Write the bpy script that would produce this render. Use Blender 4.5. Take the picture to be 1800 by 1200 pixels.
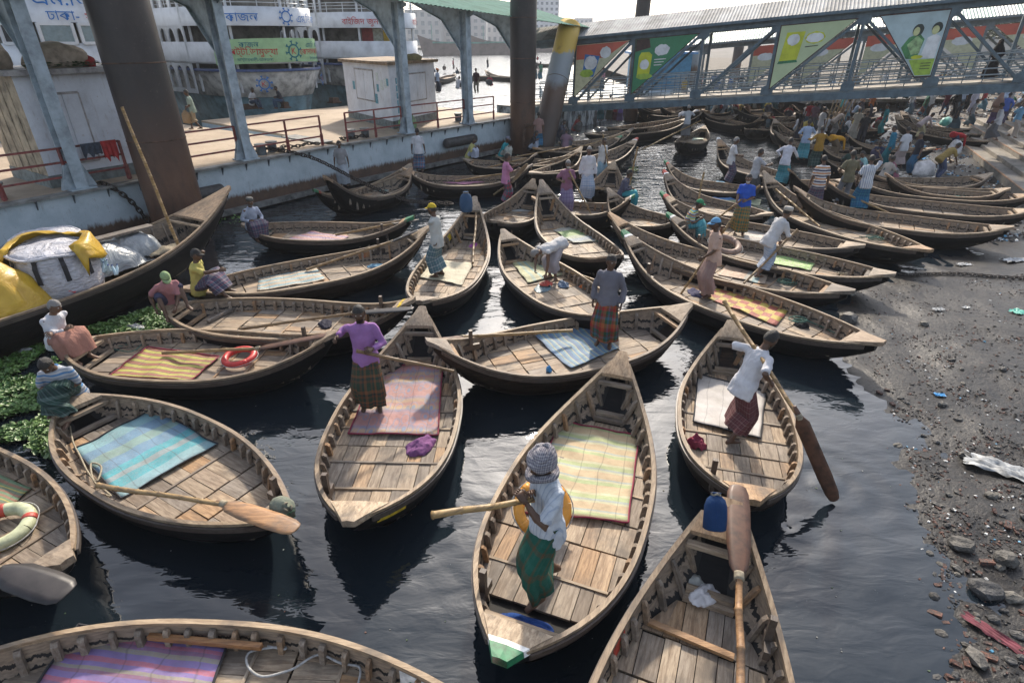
import bpy, bmesh, math, random
import numpy as np
from mathutils import Vector, Matrix, noise as mnoise
R = math.radians
random.seed(7); np.random.seed(7)
for _o in list(bpy.data.objects): bpy.data.objects.remove(_o)
SC = bpy.context.scene
COL = SC.collection

# ------------------------------------------------------------------ camera
CAM_H, FPX = 5.2, 1000.0                       # eye height above the water; focal length for an 1800 px wide frame
PITCH = math.atan(534/1000)
cam = bpy.data.cameras.new('camera'); cam.lens = 20.0; cam.sensor_width = 36.0
cam.clip_start = 0.05; cam.clip_end = 6000
camo = bpy.data.objects.new('camera', cam); COL.objects.link(camo)
camo.location = (0, 0, CAM_H); camo.rotation_euler = (math.pi/2-PITCH, 0, 0)
SC.camera = camo
# ------------------------------------------------------------------ sky, sun, exposure
SUN_EL, SUN_AZ = R(36), R(6)                   # sun ahead of the camera, a little to the right
w = bpy.data.worlds.new('World'); SC.world = w; w.use_nodes = True
nt = w.node_tree
sky = nt.nodes.new('ShaderNodeTexSky'); sky.sky_type = 'NISHITA'; sky.sun_disc = False
sky.sun_elevation = SUN_EL; sky.sun_rotation = SUN_AZ; sky.altitude = 10
sky.air_density = 1.0; sky.dust_density = 2.6; sky.ozone_density = 2.0
bg = nt.nodes['Background']; bg.inputs['Strength'].default_value = 0.15
hs = nt.nodes.new('ShaderNodeHueSaturation'); hs.inputs['Saturation'].default_value = .6      # milky, hazy sky
nt.links.new(sky.outputs[0], hs.inputs['Color']); nt.links.new(hs.outputs[0], bg.inputs['Color'])
sl = bpy.data.lights.new('sun', 'SUN'); sl.energy = 3.0; sl.angle = R(2.8); sl.color = (1.0, 0.88, 0.72)
so = bpy.data.objects.new('sun', sl); COL.objects.link(so)
_d = Vector((math.sin(SUN_AZ)*math.cos(SUN_EL), math.cos(SUN_AZ)*math.cos(SUN_EL), math.sin(SUN_EL)))
so.rotation_euler = _d.to_track_quat('Z', 'Y').to_euler(); so.location = (0, 60, 60)
SC.view_settings.view_transform = 'Standard'; SC.view_settings.look = 'None'
SC.view_settings.gamma = 1.0; SC.view_settings.use_curve_mapping = False
SC.view_settings.exposure = 0.95
SC.render.engine = 'CYCLES'
SC.cycles.use_denoising = True
SC.cycles.max_bounces = 6; SC.cycles.diffuse_bounces = 3; SC.cycles.glossy_bounces = 3
SC.cycles.volume_bounces = 0; SC.cycles.caustics_reflective = False; SC.cycles.caustics_refractive = False

# ------------------------------------------------------------------ helpers
def P(x, y, z):
    """a point of the 1800x1200 photograph at height z, as a place in the world"""
    dx = (x-900)/FPX; dy = (600-y)/FPX
    d = Vector((dx, math.cos(PITCH)+dy*math.sin(PITCH), -math.sin(PITCH)+dy*math.cos(PITCH)))
    return Vector((0, 0, CAM_H)) + d*((z-CAM_H)/d.z)
def PY(x, y, Y):
    dx = (x-900)/FPX; dy = (600-y)/FPX
    d = Vector((dx, math.cos(PITCH)+dy*math.sin(PITCH), -math.sin(PITCH)+dy*math.cos(PITCH)))
    return Vector((0, 0, CAM_H)) + d*(Y/d.y)

def PD(x, y, D):
    """the point seen at (x, y) of the photograph at depth D along the view axis"""
    dx = (x-900)/FPX; dy = (600-y)/FPX
    return Vector((0, 0, CAM_H)) + Vector((dx, math.cos(PITCH)+dy*math.sin(PITCH), -math.sin(PITCH)+dy*math.cos(PITCH)))*D
def pix(p):
    v = Vector(p)-Vector((0, 0, CAM_H)); zc = v.y*math.cos(PITCH)-v.z*math.sin(PITCH); yc = v.y*math.sin(PITCH)+v.z*math.cos(PITCH)
    return 900+FPX*v.x/zc, 600-FPX*yc/zc, zc
def on_line(a, b, px):
    """fraction along the line a-b that is seen at column px"""
    lo, hi = -1.0, 3.0
    for _ in range(60):
        m_ = (lo+hi)/2
        if pix(a.lerp(b, m_))[0] < px: lo = m_
        else: hi = m_
    return (lo+hi)/2

class MB:
    """collects shapes for one mesh object"""
    def __init__(s): s.v = []; s.f = []; s.m = []; s.uv = {}
    def add(s, vs, fs, mi=0, uvs=None):
        o = len(s.v); s.v.extend([tuple(p) for p in vs])
        for k, f in enumerate(fs):
            if uvs is not None: s.uv[len(s.f)] = uvs[k]
            s.f.append([i+o for i in f]); s.m.append(mi)
    def box(s, c, size, rot=None, mi=0, taper=1.0):
        x, y, z = [q/2 for q in size]; t = taper
        vs = [(-x,-y,-z),(x,-y,-z),(x,y,-z),(-x,y,-z),(-x*t,-y*t,z),(x*t,-y*t,z),(x*t,y*t,z),(-x*t,y*t,z)]
        c = Vector(c)
        if rot is not None:
            m = rot if isinstance(rot, Matrix) else Matrix.Rotation(rot, 3, 'Z')
            vs = [c + m @ Vector(p) for p in vs]
        else: vs = [c + Vector(p) for p in vs]
        s.add(vs, [(0,3,2,1),(4,5,6,7),(0,1,5,4),(1,2,6,5),(2,3,7,6),(3,0,4,7)], mi)
    def bar(s, a, b, w, h, mi=0, up=(0,0,1)):
        a = Vector(a); b = Vector(b); d = (b-a); L = d.length
        if L < 1e-6: return
        d /= L; u = Vector(up)
        if abs(d.dot(u)) > .98: u = Vector((1,0,0))
        x = d.cross(u).normalized(); u = x.cross(d)
        m = Matrix((x, d, u)).transposed()
        s.box((a+b)/2, (w, L, h), m, mi)
    def tube(s, pts, rad, n=8, mi=0, cap=True, sq=1.0):
        pts = [Vector(p) for p in pts]; k = len(pts)
        if not hasattr(rad, '__len__'): rad = [rad]*k
        rings = []; prev = None
        for i, p in enumerate(pts):
            t = (pts[min(i+1, k-1)]-pts[max(i-1, 0)]).normalized()
            if prev is None:
                u = t.orthogonal().normalized()
            else:
                u = (prev - t*prev.dot(t))
                u = u.normalized() if u.length > 1e-5 else t.orthogonal().normalized()
            prev = u; v = t.cross(u)
            r = rad[i]
            rings.append([p + (u*math.cos(2*math.pi*j/n)+v*math.sin(2*math.pi*j/n)*sq)*r for j in range(n)])
        s.loft(rings, cap, mi)
    def loft(s, rings, cap=True, mi=0, closed=True, uv=False):
        n = len(rings[0]); vs = [p for r in rings for p in r]; fs = []; uvs = []
        for i in range(len(rings)-1):
            for j in range(n if closed else n-1):
                j2 = (j+1) % n
                fs.append((i*n+j, i*n+j2, (i+1)*n+j2, (i+1)*n+j))
                if uv:
                    a, b = j/(n if closed else n-1), (j+1)/(n if closed else n-1); c, d = i/(len(rings)-1), (i+1)/(len(rings)-1)
                    uvs.append(((a,c),(b,c),(b,d),(a,d)))
        s.add(vs, fs, mi, uvs if uv else None)
        if cap:
            o = len(s.v)-len(vs)
            s.f.append([o+j for j in reversed(range(n))]); s.m.append(mi)
            s.f.append([o+(len(rings)-1)*n+j for j in range(n)]); s.m.append(mi)
    def sphere(s, c, r, nu=12, nv=8, mi=0, rot=None):
        c = Vector(c); r = r if hasattr(r, '__len__') else (r, r, r)
        vs = []; fs = []
        for i in range(nv+1):
            th = math.pi*i/nv
            for j in range(nu):
                ph = 2*math.pi*j/nu
                p = Vector((r[0]*math.sin(th)*math.cos(ph), r[1]*math.sin(th)*math.sin(ph), r[2]*math.cos(th)))
                if rot is not None: p = rot @ p
                vs.append(c+p)
        for i in range(nv):
            for j in range(nu):
                j2 = (j+1) % nu
                a = (i*nu+j, (i+1)*nu+j, (i+1)*nu+j2, i*nu+j2)
                fs.append(a)
        s.add(vs, fs, mi)
    def prism(s, poly, z0, z1, mi=0):
        n = len(poly); vs = [(p[0], p[1], z0) for p in poly]+[(p[0], p[1], z1) for p in poly]
        fs = [tuple(reversed(range(n))), tuple(range(n, 2*n))]+[(i, (i+1) % n, n+(i+1) % n, n+i) for i in range(n)]
        s.add(vs, fs, mi)
    def panel(s, o, ex, ey, poly, th, mi=0):
        """flat polygon (2-d points) in the plane o, ex, ey with thickness th along its normal"""
        o = Vector(o); ex = Vector(ex); ey = Vector(ey); nn = ex.cross(ey).normalized()*th
        n = len(poly); a = [o+ex*p[0]+ey*p[1] for p in poly]
        s.add(a+[p+nn for p in a], [tuple(reversed(range(n))), tuple(range(n, 2*n))]+[(i, (i+1) % n, n+(i+1) % n, n+i) for i in range(n)], mi)
    def mesh(s, name, smooth=False):
        me = bpy.data.meshes.new(name); me.from_pydata([tuple(p) for p in s.v], [], s.f)
        if any(s.m): me.polygons.foreach_set('material_index', s.m)
        if s.uv:
            ul = me.uv_layers.new(name='UVMap')
            for fi, u in s.uv.items():
                p = me.polygons[fi]
                for k, li in enumerate(p.loop_indices): ul.data[li].uv = u[k]
        if smooth: me.polygons.foreach_set('use_smooth', [True]*len(me.polygons))
        me.update(); return me
    def build(s, name, mat, parent=None, smooth=False, loc=None):
        return obj(name, s.mesh(name, smooth), mat, parent, loc)
def obj(name, me, mat=None, parent=None, loc=None):
    o = bpy.data.objects.new(name, me); COL.objects.link(o)
    if mat is not None and len(me.materials) == 0:
        for m in (mat if isinstance(mat, (list, tuple)) else [mat]): me.materials.append(m)
    if parent is not None: o.parent = parent
    if loc is not None: o.location = loc
    return o
LABELS = {}
def tag(o, label, cat, group=None, kind=None):
    o['label'] = label; o['category'] = cat
    if group: o['group'] = group
    if kind: o['kind'] = kind
    return o
def thing(name, label, cat, loc=(0,0,0), rz=0, group=None):
    o = bpy.data.objects.new(name, None); COL.objects.link(o); o.empty_display_size = .2
    o.location = loc; o.rotation_euler = (0, 0, rz)
    return tag(o, label, cat, group)
def struct(o, kind='structure'):
    o['kind'] = kind; return o
def catmull(pts, n=6):
    pts = [Vector(p) for p in pts]; out = []
    for i in range(len(pts)-1):
        p0 = pts[max(i-1, 0)]; p1 = pts[i]; p2 = pts[i+1]; p3 = pts[min(i+2, len(pts)-1)]
        for k in range(n):
            t = k/n
            out.append(.5*((2*p1)+(p2-p0)*t+(2*p0-5*p1+4*p2-p3)*t*t+(3*p1-p0-3*p2+p3)*t**3))
    out.append(pts[-1]); return out

# ------------------------------------------------------------------ materials
class NT:
    def __init__(s, name):
        s.mat = bpy.data.materials.new(name); s.mat.use_nodes = True
        s.t = s.mat.node_tree; s.b = s.t.nodes['Principled BSDF']
    def n(s, kind, out=0, **kw):
        nd = s.t.nodes.new('ShaderNode'+kind)
        for k, v in kw.items():
            if k.startswith('_'): setattr(nd, k[1:], v)
            else:
                key = int(k[1:]) if k[0] == 'i' and k[1:].isdigit() else k.replace('__', ' ')
                s.set(nd.inputs[key], v)
        return nd.outputs[out]
    def set(s, sock, v):
        if isinstance(v, bpy.types.NodeSocket): s.t.links.new(v, sock)
        else:
            if hasattr(v, '__len__') and len(v) == 3 and sock.type == 'RGBA': v = (*v, 1)
            sock.default_value = v
    def p(s, **kw):
        for k, v in kw.items(): s.set(s.b.inputs[k.replace('__', ' ')], v)
        return s.mat
    def obj(s): return s.n('TexCoord', 3)
    def uv(s): return s.n('TexCoord', 2)
    def pos(s): return s.n('NewGeometry', 0)
    def rnd(s): return s.n('ObjectInfo', 5)
    def ocol(s): return s.n('ObjectInfo', 1)
    def map(s, v, scale=(1,1,1), loc=(0,0,0), rot=(0,0,0)):
        return s.n('Mapping', Vector=v, Scale=scale, Location=loc, Rotation=rot)
    def noise(s, v, scale=5, detail=4, rough=.55, dist=0, out=0):
        return s.n('TexNoise', out, Vector=v, Scale=scale, Detail=detail, Roughness=rough, Distortion=dist)
    def ramp(s, f, stops, interp='LINEAR'):
        nd = s.t.nodes.new('ShaderNodeValToRGB'); cr = nd.color_ramp; cr.interpolation = interp
        while len(cr.elements) < len(stops): cr.elements.new(.5)
        for e, (q, c) in zip(cr.elements, stops):
            e.position = q; e.color = (*c, 1) if hasattr(c, '__len__') else (c, c, c, 1)
        s.set(nd.inputs[0], f); return nd.outputs[0]
    def mix(s, f, a, b, mode='MIX'):
        nd = s.t.nodes.new('ShaderNodeMix'); nd.data_type = 'RGBA'; nd.blend_type = mode
        s.set(nd.inputs[0], f); s.set(nd.inputs[6], a); s.set(nd.inputs[7], b); return nd.outputs[2]
    def math(s, op, a, b=0, c=0):
        nd = s.t.nodes.new('ShaderNodeMath'); nd.operation = op
        s.set(nd.inputs[0], a); s.set(nd.inputs[1], b); s.set(nd.inputs[2], c); return nd.outputs[0]
    def vadd(s, a, b):
        nd = s.t.nodes.new('ShaderNodeVectorMath'); nd.operation = 'ADD'
        s.set(nd.inputs[0], a); s.set(nd.inputs[1], b); return nd.outputs[0]
    def sep(s, v):
        nd = s.t.nodes.new('ShaderNodeSeparateXYZ'); s.set(nd.inputs[0], v); return nd.outputs
    def comb(s, x, y, z):
        nd = s.t.nodes.new('ShaderNodeCombineXYZ')
        s.set(nd.inputs[0], x); s.set(nd.inputs[1], y); s.set(nd.inputs[2], z); return nd.outputs[0]
    def bump(s, h, strength=.3, dist=.02):
        s.t.links.new(s.n('Bump', Height=h, Strength=strength, Distance=dist), s.b.inputs['Normal']); return s
MAT = {}
def srgb(r, g, b):
    return tuple(((c/255)/12.92 if c/255 <= .04045 else ((c/255+.055)/1.055)**2.4) for c in (r, g, b))
def plain(name, col, rough=.7, metal=0, var=.18, scale=6, spec=.5, bump=0):
    """plain coloured surface with uneven dirt"""
    if name in MAT: return MAT[name]
    m = NT(name); o = m.obj(); nz = m.noise(o, scale, 5, .6)
    d = tuple(max(0, c*(1-2.2*var)) for c in col); l = tuple(min(1, c*(1+var)) for c in col)
    c = m.ramp(nz, [(.3, d), (.55, col), (.75, l)])
    if bump: m.bump(nz, bump, .02)
    m.b.inputs['Specular IOR Level'].default_value = spec
    MAT[name] = m.p(Base__Color=c, Roughness=rough, Metallic=metal); return MAT[name]
def wood_mat(name, cols, axis=0, rough=.72, spot=.75):
    m = NT(name); o = m.obj(); r = m.rnd()
    off = m.comb(m.math('MULTIPLY', r, 37.), m.math('MULTIPLY', r, 91.), m.math('MULTIPLY', r, 13.))
    v = m.vadd(o, off)
    sc = [6., 6., 6.]; sc[axis] = .8
    g = m.noise(m.map(v, tuple(sc)), 5, 6, .62, .4)
    fine = m.noise(m.map(v, tuple(q*4 for q in sc)), 6, 3, .6)
    big = m.noise(v, 2.3, 4, .6)
    base = m.ramp(r, [(i/(len(cols)-1), c) for i, c in enumerate(cols)])
    dark = m.mix(1, base, (.52, .47, .43), 'MULTIPLY')
    c = m.mix(m.ramp(g, [(.36, 0), (.62, 1)]), dark, base)
    c = m.mix(m.math('MULTIPLY', m.ramp(fine, [(.50, 0), (.72, 1)]), .35), c, (.06, .05, .045))
    c = m.mix(m.math('MULTIPLY', m.ramp(big, [(.50, 0), (.68, 1)]), spot), c, (.085, .07, .057))
    m.bump(g, .35, .01)
    MAT[name] = m.p(Base__Color=c, Roughness=rough); return MAT[name]
PLANKC = [(.17,.137,.107), (.40,.305,.205), (.25,.205,.16), (.48,.37,.25), (.32,.265,.205), (.42,.255,.125), (.45,.355,.25), (.20,.168,.137), (.37,.315,.255)]
wood_mat('plank_wood', PLANKC, 0)
wood_mat('cross_wood', PLANKC, 1)
wood_mat('rib_wood', [(.20,.165,.13), (.30,.25,.20), (.25,.205,.16), (.33,.26,.19), (.36,.2,.09)], 2)
wood_mat('rail_wood', [(.29,.215,.14), (.38,.285,.185), (.25,.19,.135)], 0, .65)
wood_mat('grey_wood', [(.17,.15,.13), (.24,.215,.19), (.20,.17,.14)], 0)
wood_mat('dark_wood', [(.07,.05,.04), (.11,.075,.055), (.06,.05,.045)], 0, .5)
wood_mat('orange_wood', [(.40,.20,.08), (.34,.17,.07), (.42,.24,.11)], 0, .55)
# tarred outside of a boat
m = NT('tar'); o = m.obj(); g = m.noise(m.map(o, (1.2,1.2,7)), 4, 6, .65)
z = m.sep(o)[2]
c = m.ramp(g, [(.35, (.004,.004,.005)), (.6, (.010,.009,.009)), (.8, (.035,.026,.021))])
m.bump(g, .3, .01); MAT['tar'] = m.p(Base__Color=c, Roughness=.6, Specular__IOR__Level=.2)
m = NT('tar_brown'); o = m.obj(); g = m.noise(m.map(o, (1.2,1.2,6)), 4, 6, .65)
m.bump(g, .3, .01); MAT['tar_brown'] = m.p(Base__Color=m.ramp(g, [(.3, (.008,.006,.005)), (.55, (.026,.016,.011)), (.75, (.075,.045,.028))]), Roughness=.6, Specular__IOR__Level=.2)
# inside of the planking with tarred seams; UV.v runs from the rail down
m = NT('side_wood'); uv = m.uv(); o = m.obj(); s_ = m.sep(uv)
r = m.rnd()
off = m.comb(m.math('MULTIPLY', r, 31.), 0, 0)
g = m.noise(m.map(m.vadd(o, off), (1.3, 6, 9)), 4, 6, .6)
teeth = m.noise(m.map(m.vadd(o, off), (24, 0, 1.5)), 1, 2, .5)
vj = m.math('ADD', s_[1], m.math('MULTIPLY', m.math('SUBTRACT', teeth, .5), .42))
band = m.ramp(vj, [(.0, 0), (.44, 0), (.455, 1), (.56, 1), (.575, 0), (.78, 0), (.80, 1), (1, 1)])
c = m.ramp(g, [(.3, (.13,.10,.075)), (.55, (.26,.20,.145)), (.75, (.33,.25,.175))])
c = m.mix(band, c, (.012,.011,.011)); m.bump(g, .3, .01)
MAT['side_wood'] = m.p(Base__Color=c, Roughness=.7)
# bamboo
m = NT('bamboo'); o = m.obj(); r = m.rnd()
g = m.noise(m.map(o, (2, 2, 20)), 3, 5, .6); base = m.ramp(r, [(0, (.30,.18,.065)), (.5, (.36,.24,.10)), (1, (.22,.14,.07))])
c = m.mix(m.ramp(g, [(.4, 0), (.7, 1)]), base, (.09,.055,.03)); m.bump(g, .2, .005)
MAT['bamboo'] = m.p(Base__Color=c, Roughness=.5)
plain('blade_dark', (.022,.018,.018), .45, var=.3, scale=9)
plain('blade_brown', (.10,.045,.025), .5, var=.3, scale=9)
plain('paint_green', (.02,.17,.075), .55, var=.25, scale=14); plain('paint_white', (.72,.72,.70), .6, var=.2, scale=14)
plain('paint_red', (.42,.05,.03), .55, var=.25, scale=14); plain('paint_yellow', (.62,.42,.02), .6, var=.3, scale=14)
plain('rope_green', (.05,.13,.10), .8, var=.2, scale=30); plain('rope_tan', (.28,.24,.17), .85, var=.2, scale=30)
plain('rope_grey', (.36,.36,.35), .85, var=.2, scale=30)

# ------------------------------------------------------------------ the water
m = NT('river_water'); ps = m.pos(); y = m.sep(ps)[1]
far = m.ramp(m.math('MULTIPLY', y, 1/60.), [(.13, .0), (.20, .06), (.28, .5), (.40, 1.0)])
swell = m.noise(m.map(ps, (.8, 1.25, 1)), .55, 2, .5, .4)
rip = m.noise(m.map(ps, (.75, 1.6, 1)), 3.2, 3, .5, .5)
chop = m.noise(m.map(ps, (.6, 1.7, 1)), 1.9, 3, .5, .3)
h = m.math('ADD', m.math('MULTIPLY', swell, .8), m.math('MULTIPLY', rip, .10))
h = m.math('ADD', h, m.math('MULTIPLY', m.math('MULTIPLY', chop, far), .62))
for cx_, cy_, am_, fr_ in ((*P(1452, 850, 0)[:2], .020, 17.), (*P(1385, 925, 0)[:2], .026, 14.), (*P(757, 912, 0)[:2], .012, 20.)):   # rings spreading from the oars
    d_ = m.n('VectorMath', 1, _operation='DISTANCE', i0=ps, i1=(cx_, cy_, 0)); ev = m.math('POWER', 2.718, m.math('MULTIPLY', d_, -1.5))
    h = m.math('ADD', h, m.math('MULTIPLY', m.math('MULTIPLY', m.math('SINE', m.math('MULTIPLY', d_, fr_)), ev), am_*3.2))
m.bump(h, .6, .18)
dirt = m.noise(ps, 30, 2, .5)
c = m.mix(m.ramp(dirt, [(.74, 0), (.78, .5)]), (.009,.0145,.020), (.10,.10,.09))
MAT['river_water'] = m.p(Base__Color=c, Roughness=m.ramp(far, [(0, .025), (1, .07)]), IOR=1.45, Specular__IOR__Level=.8)
b = MB(); b.add([(-2500,-60,0),(2500,-60,0),(2500,3500,0),(-2500,3500,0)], [(0,1,2,3)])
struct(b.build('river_water', MAT['river_water']))
# ------------------------------------------------------------------ the bank
SHORE_PX = [(1700,1420),(1668,1200),(1655,1080),(1628,950),(1585,800),(1540,690),(1500,612),(1478,545),(1500,505),(1570,498),(1640,455),
            (1735,428),(1770,375),(1720,330),(1620,292),(1540,258),(1460,218),(1400,197),(1310,186),(1180,184),(1090,187)]
SHORE = [P(x, y, 0).to_2d() for x, y in SHORE_PX]
SHORE = [Vector((3.4, -3))] + SHORE + [Vector((SHORE[-1].x+.5, 70)), Vector((10, 140))]
_sa = np.array([tuple(p) for p in SHORE])
def shore_dist(X, Y):
    """signed distance to the water line, positive on land"""
    X = np.asarray(X, float); Y = np.asarray(Y, float); best = np.full(X.shape, 1e9); sgn = np.ones(X.shape)
    for a, b_ in zip(_sa[:-1], _sa[1:]):
        d = b_-a; L2 = d@d
        t = np.clip(((X-a[0])*d[0]+(Y-a[1])*d[1])/L2, 0, 1)
        qx = X-(a[0]+t*d[0]); qy = Y-(a[1]+t*d[1]); dd = np.hypot(qx, qy)
        s = np.where(d[0]*qy-d[1]*qx < 0, 1., -1.)
        m_ = dd < best-1e-9
        best = np.where(m_, dd, best); sgn = np.where(m_, s, sgn)
    return best*sgn
def fbm(x, y, s, seed=0):
    return mnoise.fractal(Vector((x*s+seed, y*s-seed, seed*.7)), 1.0, 2.0, 4)
def bank_h(x, y, sd=None):
    if sd is None: sd = float(shore_dist(np.array([x]), np.array([y]))[0])
    h = .055*sd if sd < 6 else .33+.10*(sd-6)
    h = max(-.5, min(h, 1.35))
    if sd > -1: h += .05*fbm(x, y, .9, 3)*min(1, (sd+1)*.6) + .02*fbm(x, y, 4, 9)
    return h
xs = np.concatenate([np.arange(2.6, 14, .14), np.arange(14, 62, .45)])
ys = np.concatenate([np.arange(-2.5, 14, .14), np.arange(14, 60, .4), np.arange(60, 140, 4)])
XX, YY = np.meshgrid(xs, ys)
SD = shore_dist(XX, YY)
vs = []; idx = -np.ones(XX.shape, int)
for i in range(XX.shape[0]):
    for j in range(XX.shape[1]):
        if SD[i, j] > -2.2:
            idx[i, j] = len(vs); vs.append((XX[i, j], YY[i, j], bank_h(XX[i, j], YY[i, j], SD[i, j])))
fs = []
for i in range(XX.shape[0]-1):
    for j in range(XX.shape[1]-1):
        q = (idx[i, j], idx[i, j+1], idx[i+1, j+1], idx[i+1, j])
        if min(q) >= 0: fs.append(q)
m = NT('wet_mud'); ps = m.pos(); z = m.sep(ps)[2]
n1 = m.noise(ps, 1.1, 6, .6); n2 = m.noise(ps, 9, 5, .65); n3 = m.noise(ps, 38, 3, .6)
wet = m.ramp(m.math('ADD', z, m.math('MULTIPLY', m.math('SUBTRACT', n1, .5), .25)), [(.1, 0), (.32, .22), (.6, .7), (.9, 1)])
mud = m.ramp(n2, [(.3, (.007,.0068,.0068)), (.5, (.017,.0152,.0138)), (.7, (.034,.029,.025))])
dry = m.ramp(n2, [(.3, (.05,.043,.035)), (.5, (.115,.098,.078)), (.7, (.19,.165,.135))])
c = m.mix(wet, mud, dry)
c = m.mix(m.ramp(n3, [(.70, 0), (.74, .5)]), c, (.22,.21,.20))
c = m.mix(m.ramp(m.noise(ps, 17, 3, .6), [(.68, 0), (.73, .6)]), c, (.16,.06,.03))
m.bump(m.math('ADD', n2, m.math('MULTIPLY', n3, .25)), .4, .05)
MAT['wet_mud'] = m.p(Base__Color=c, Roughness=m.ramp(wet, [(0, .42), (.5, .7), (1, .9)]), Specular__IOR__Level=.28)
bk = MB(); bk.add(vs, fs); struct(bk.build('mud_bank', MAT['wet_mud'], smooth=True))
# land behind the bank and the far shore
plain('town_ground', (.10,.09,.078), .9, var=.3, scale=.4)
b = MB(); b.add([(14,46,1.15),(400,46,1.15),(900,1500,1.15),(40,1500,1.15),(13,120,1.15)], [(0,1,2,3,4)]); struct(b.build('ground', MAT['town_ground']))
b = MB(); b.add([(-900,330,.8),(140,300,.8),(700,420,.8),(700,1600,.8),(-1500,1600,.8)], [(0,1,2,3,4)]); struct(b.build('far_bank_ground', MAT['town_ground']))
# concrete ledge at the top of the bank
plain('concrete', (.30,.28,.25), .85, var=.2, scale=1.4, bump=.2)
plain('dark_concrete', (.09,.085,.08), .85, var=.3, scale=1.4)
lg = thing('concrete_jetty', 'long low concrete jetty slab above the rubbish covered bank', 'jetty')
A = P(1405, 178, 1.0); B_ = P(1765, 170, 1.0)
b = MB(); b.bar(A, B_, 1.6, .22); b.build('slab', MAT['concrete'], lg)
for k in range(7):
    q = A.lerp(B_, (k+.5)/7); b = MB(); b.box((q.x, q.y, q.z-.55), (.35, .5, .86)); b.build('pier', MAT['dark_concrete'], lg)
# steps down the bank
st = thing('concrete_steps', 'broad flight of pale concrete steps down to the beached boats', 'steps')
a0 = P(1665, 225, .35); a1 = P(1790, 318, .35)
dirn = (a1-a0).normalized(); perp = Vector((-dirn.y, dirn.x, 0)); perp = perp if perp.x > 0 else -perp
plain('step_concrete', (.25,.225,.19), .85, var=.2, scale=2.0, bump=.2)
for k in range(13):
    b = MB(); b.bar(a0+perp*(k*.62)+Vector((0,0,k*.15-.35))-dirn*2.0, a1+perp*(k*.62)+Vector((0,0,k*.15-.35))+dirn*9, .60, .7)
    b.build('step', MAT['step_concrete'], st)
    if k % 2 == 0:
        b = MB(); b.bar(a0+perp*(k*.62-.26)+Vector((0,0,k*.15+.014))-dirn*2.0, a1+perp*(k*.62-.26)+Vector((0,0,k*.15+.014))+dirn*9, .07, .02)
        b.build('worn_edge', MAT['orange_wood'], st)
# stones and broken bricks lying on the mud
def rock_mesh(name, seed, sc, sharp):
    rnd = random.Random(seed); bm = bmesh.new()
    bmesh.ops.create_icosphere(bm, subdivisions=2 if not sharp else 1, radius=1)
    for v_ in bm.verts:
        f = 1+.28*mnoise.noise(v_.co*1.6+Vector((seed*3.1, 0, 0)))
        v_.co = Vector((v_.co.x*sc[0], v_.co.y*sc[1], v_.co.z*sc[2]))*f
    me = bpy.data.meshes.new(name); bm.to_mesh(me); bm.free(); return me
def brick_mesh(name, seed):
    rnd = random.Random(seed); b = MB(); b.box((0,0,0), (2.0, 1.0, .62)); me = b.mesh(name)
    for v_ in me.vertices: v_.co = v_.co*(1+rnd.uniform(-.16, .16))
    return me
ms = NT('bank_stone'); o = ms.obj(); g = ms.noise(o, 1.6, 5, .65); r = ms.rnd()
base = ms.ramp(r, [(0, (.05,.05,.052)), (.4, (.11,.105,.10)), (.7, (.17,.155,.13)), (1, (.07,.065,.06))])
c = ms.mix(ms.ramp(g, [(.4, 0), (.65, 1)]), ms.mix(1, base, (.4,.4,.4), 'MULTIPLY'), base); ms.bump(g, .5, .1)
MAT['stone'] = ms.p(Base__Color=c, Roughness=.6)
ms = NT('old_brick'); o = ms.obj(); g = ms.noise(o, 1.8, 5, .65); r = ms.rnd()
base = ms.ramp(r, [(0, (.13,.05,.033)), (.5, (.18,.072,.045)), (1, (.09,.05,.042))])
c = ms.mix(ms.ramp(g, [(.40, 0), (.62, 1)]), (.03,.026,.025), base); ms.bump(g, .5, .1)
MAT['brick'] = ms.p(Base__Color=c, Roughness=.7)
STONES = [rock_mesh('stone', k, s, k % 2) for k, s in enumerate([(1,.8,.5), (1.2,.7,.45), (.9,.9,.6), (1.1,.6,.5)])]
for q in STONES: q.materials.append(MAT['stone'])
BRICKS = [brick_mesh('brick', k) for k in range(4)]
for q in BRICKS: q.materials.append(MAT['brick'])
rs = random.Random(11)
def rest(o, x, y, s):
    o.location = (x, y, bank_h(x, y)+s*.18); o.scale = (s, s, s); o.rotation_euler = (rs.uniform(-.25,.25), rs.uniform(-.25,.25), rs.uniform(0, 6.3))
cnt = 0
while cnt < 170:
    px, py = rs.uniform(1500, 1830), rs.choice([rs.uniform(560, 1210), rs.uniform(860, 1210)])
    if py > 870 and px < 1640: continue
    p = P(px, py, .12); sd = float(shore_dist(np.array([p.x]), np.array([p.y]))[0])
    if sd < -.1: continue
    big = py > 880
    if rs.random() < .5:
        o = obj('brick', rs.choice(BRICKS)); s = rs.uniform(.014, .036) if rs.random() < .85 else rs.uniform(.04, .07)
        o.name = 'brick_fragment'; tag(o, 'broken red brick fragment lying on the black mud', 'brick', 'brick fragments on the mud')
    else:
        o = obj('stone', rs.choice(STONES)); s = rs.uniform(.025, .07) if rs.random() < .85 else rs.uniform(.07, .11)
        tag(o, 'small dark stone lying on the black mud', 'stone', 'small stones on the mud')
    rest(o, p.x, p.y, s); cnt += 1
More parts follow.
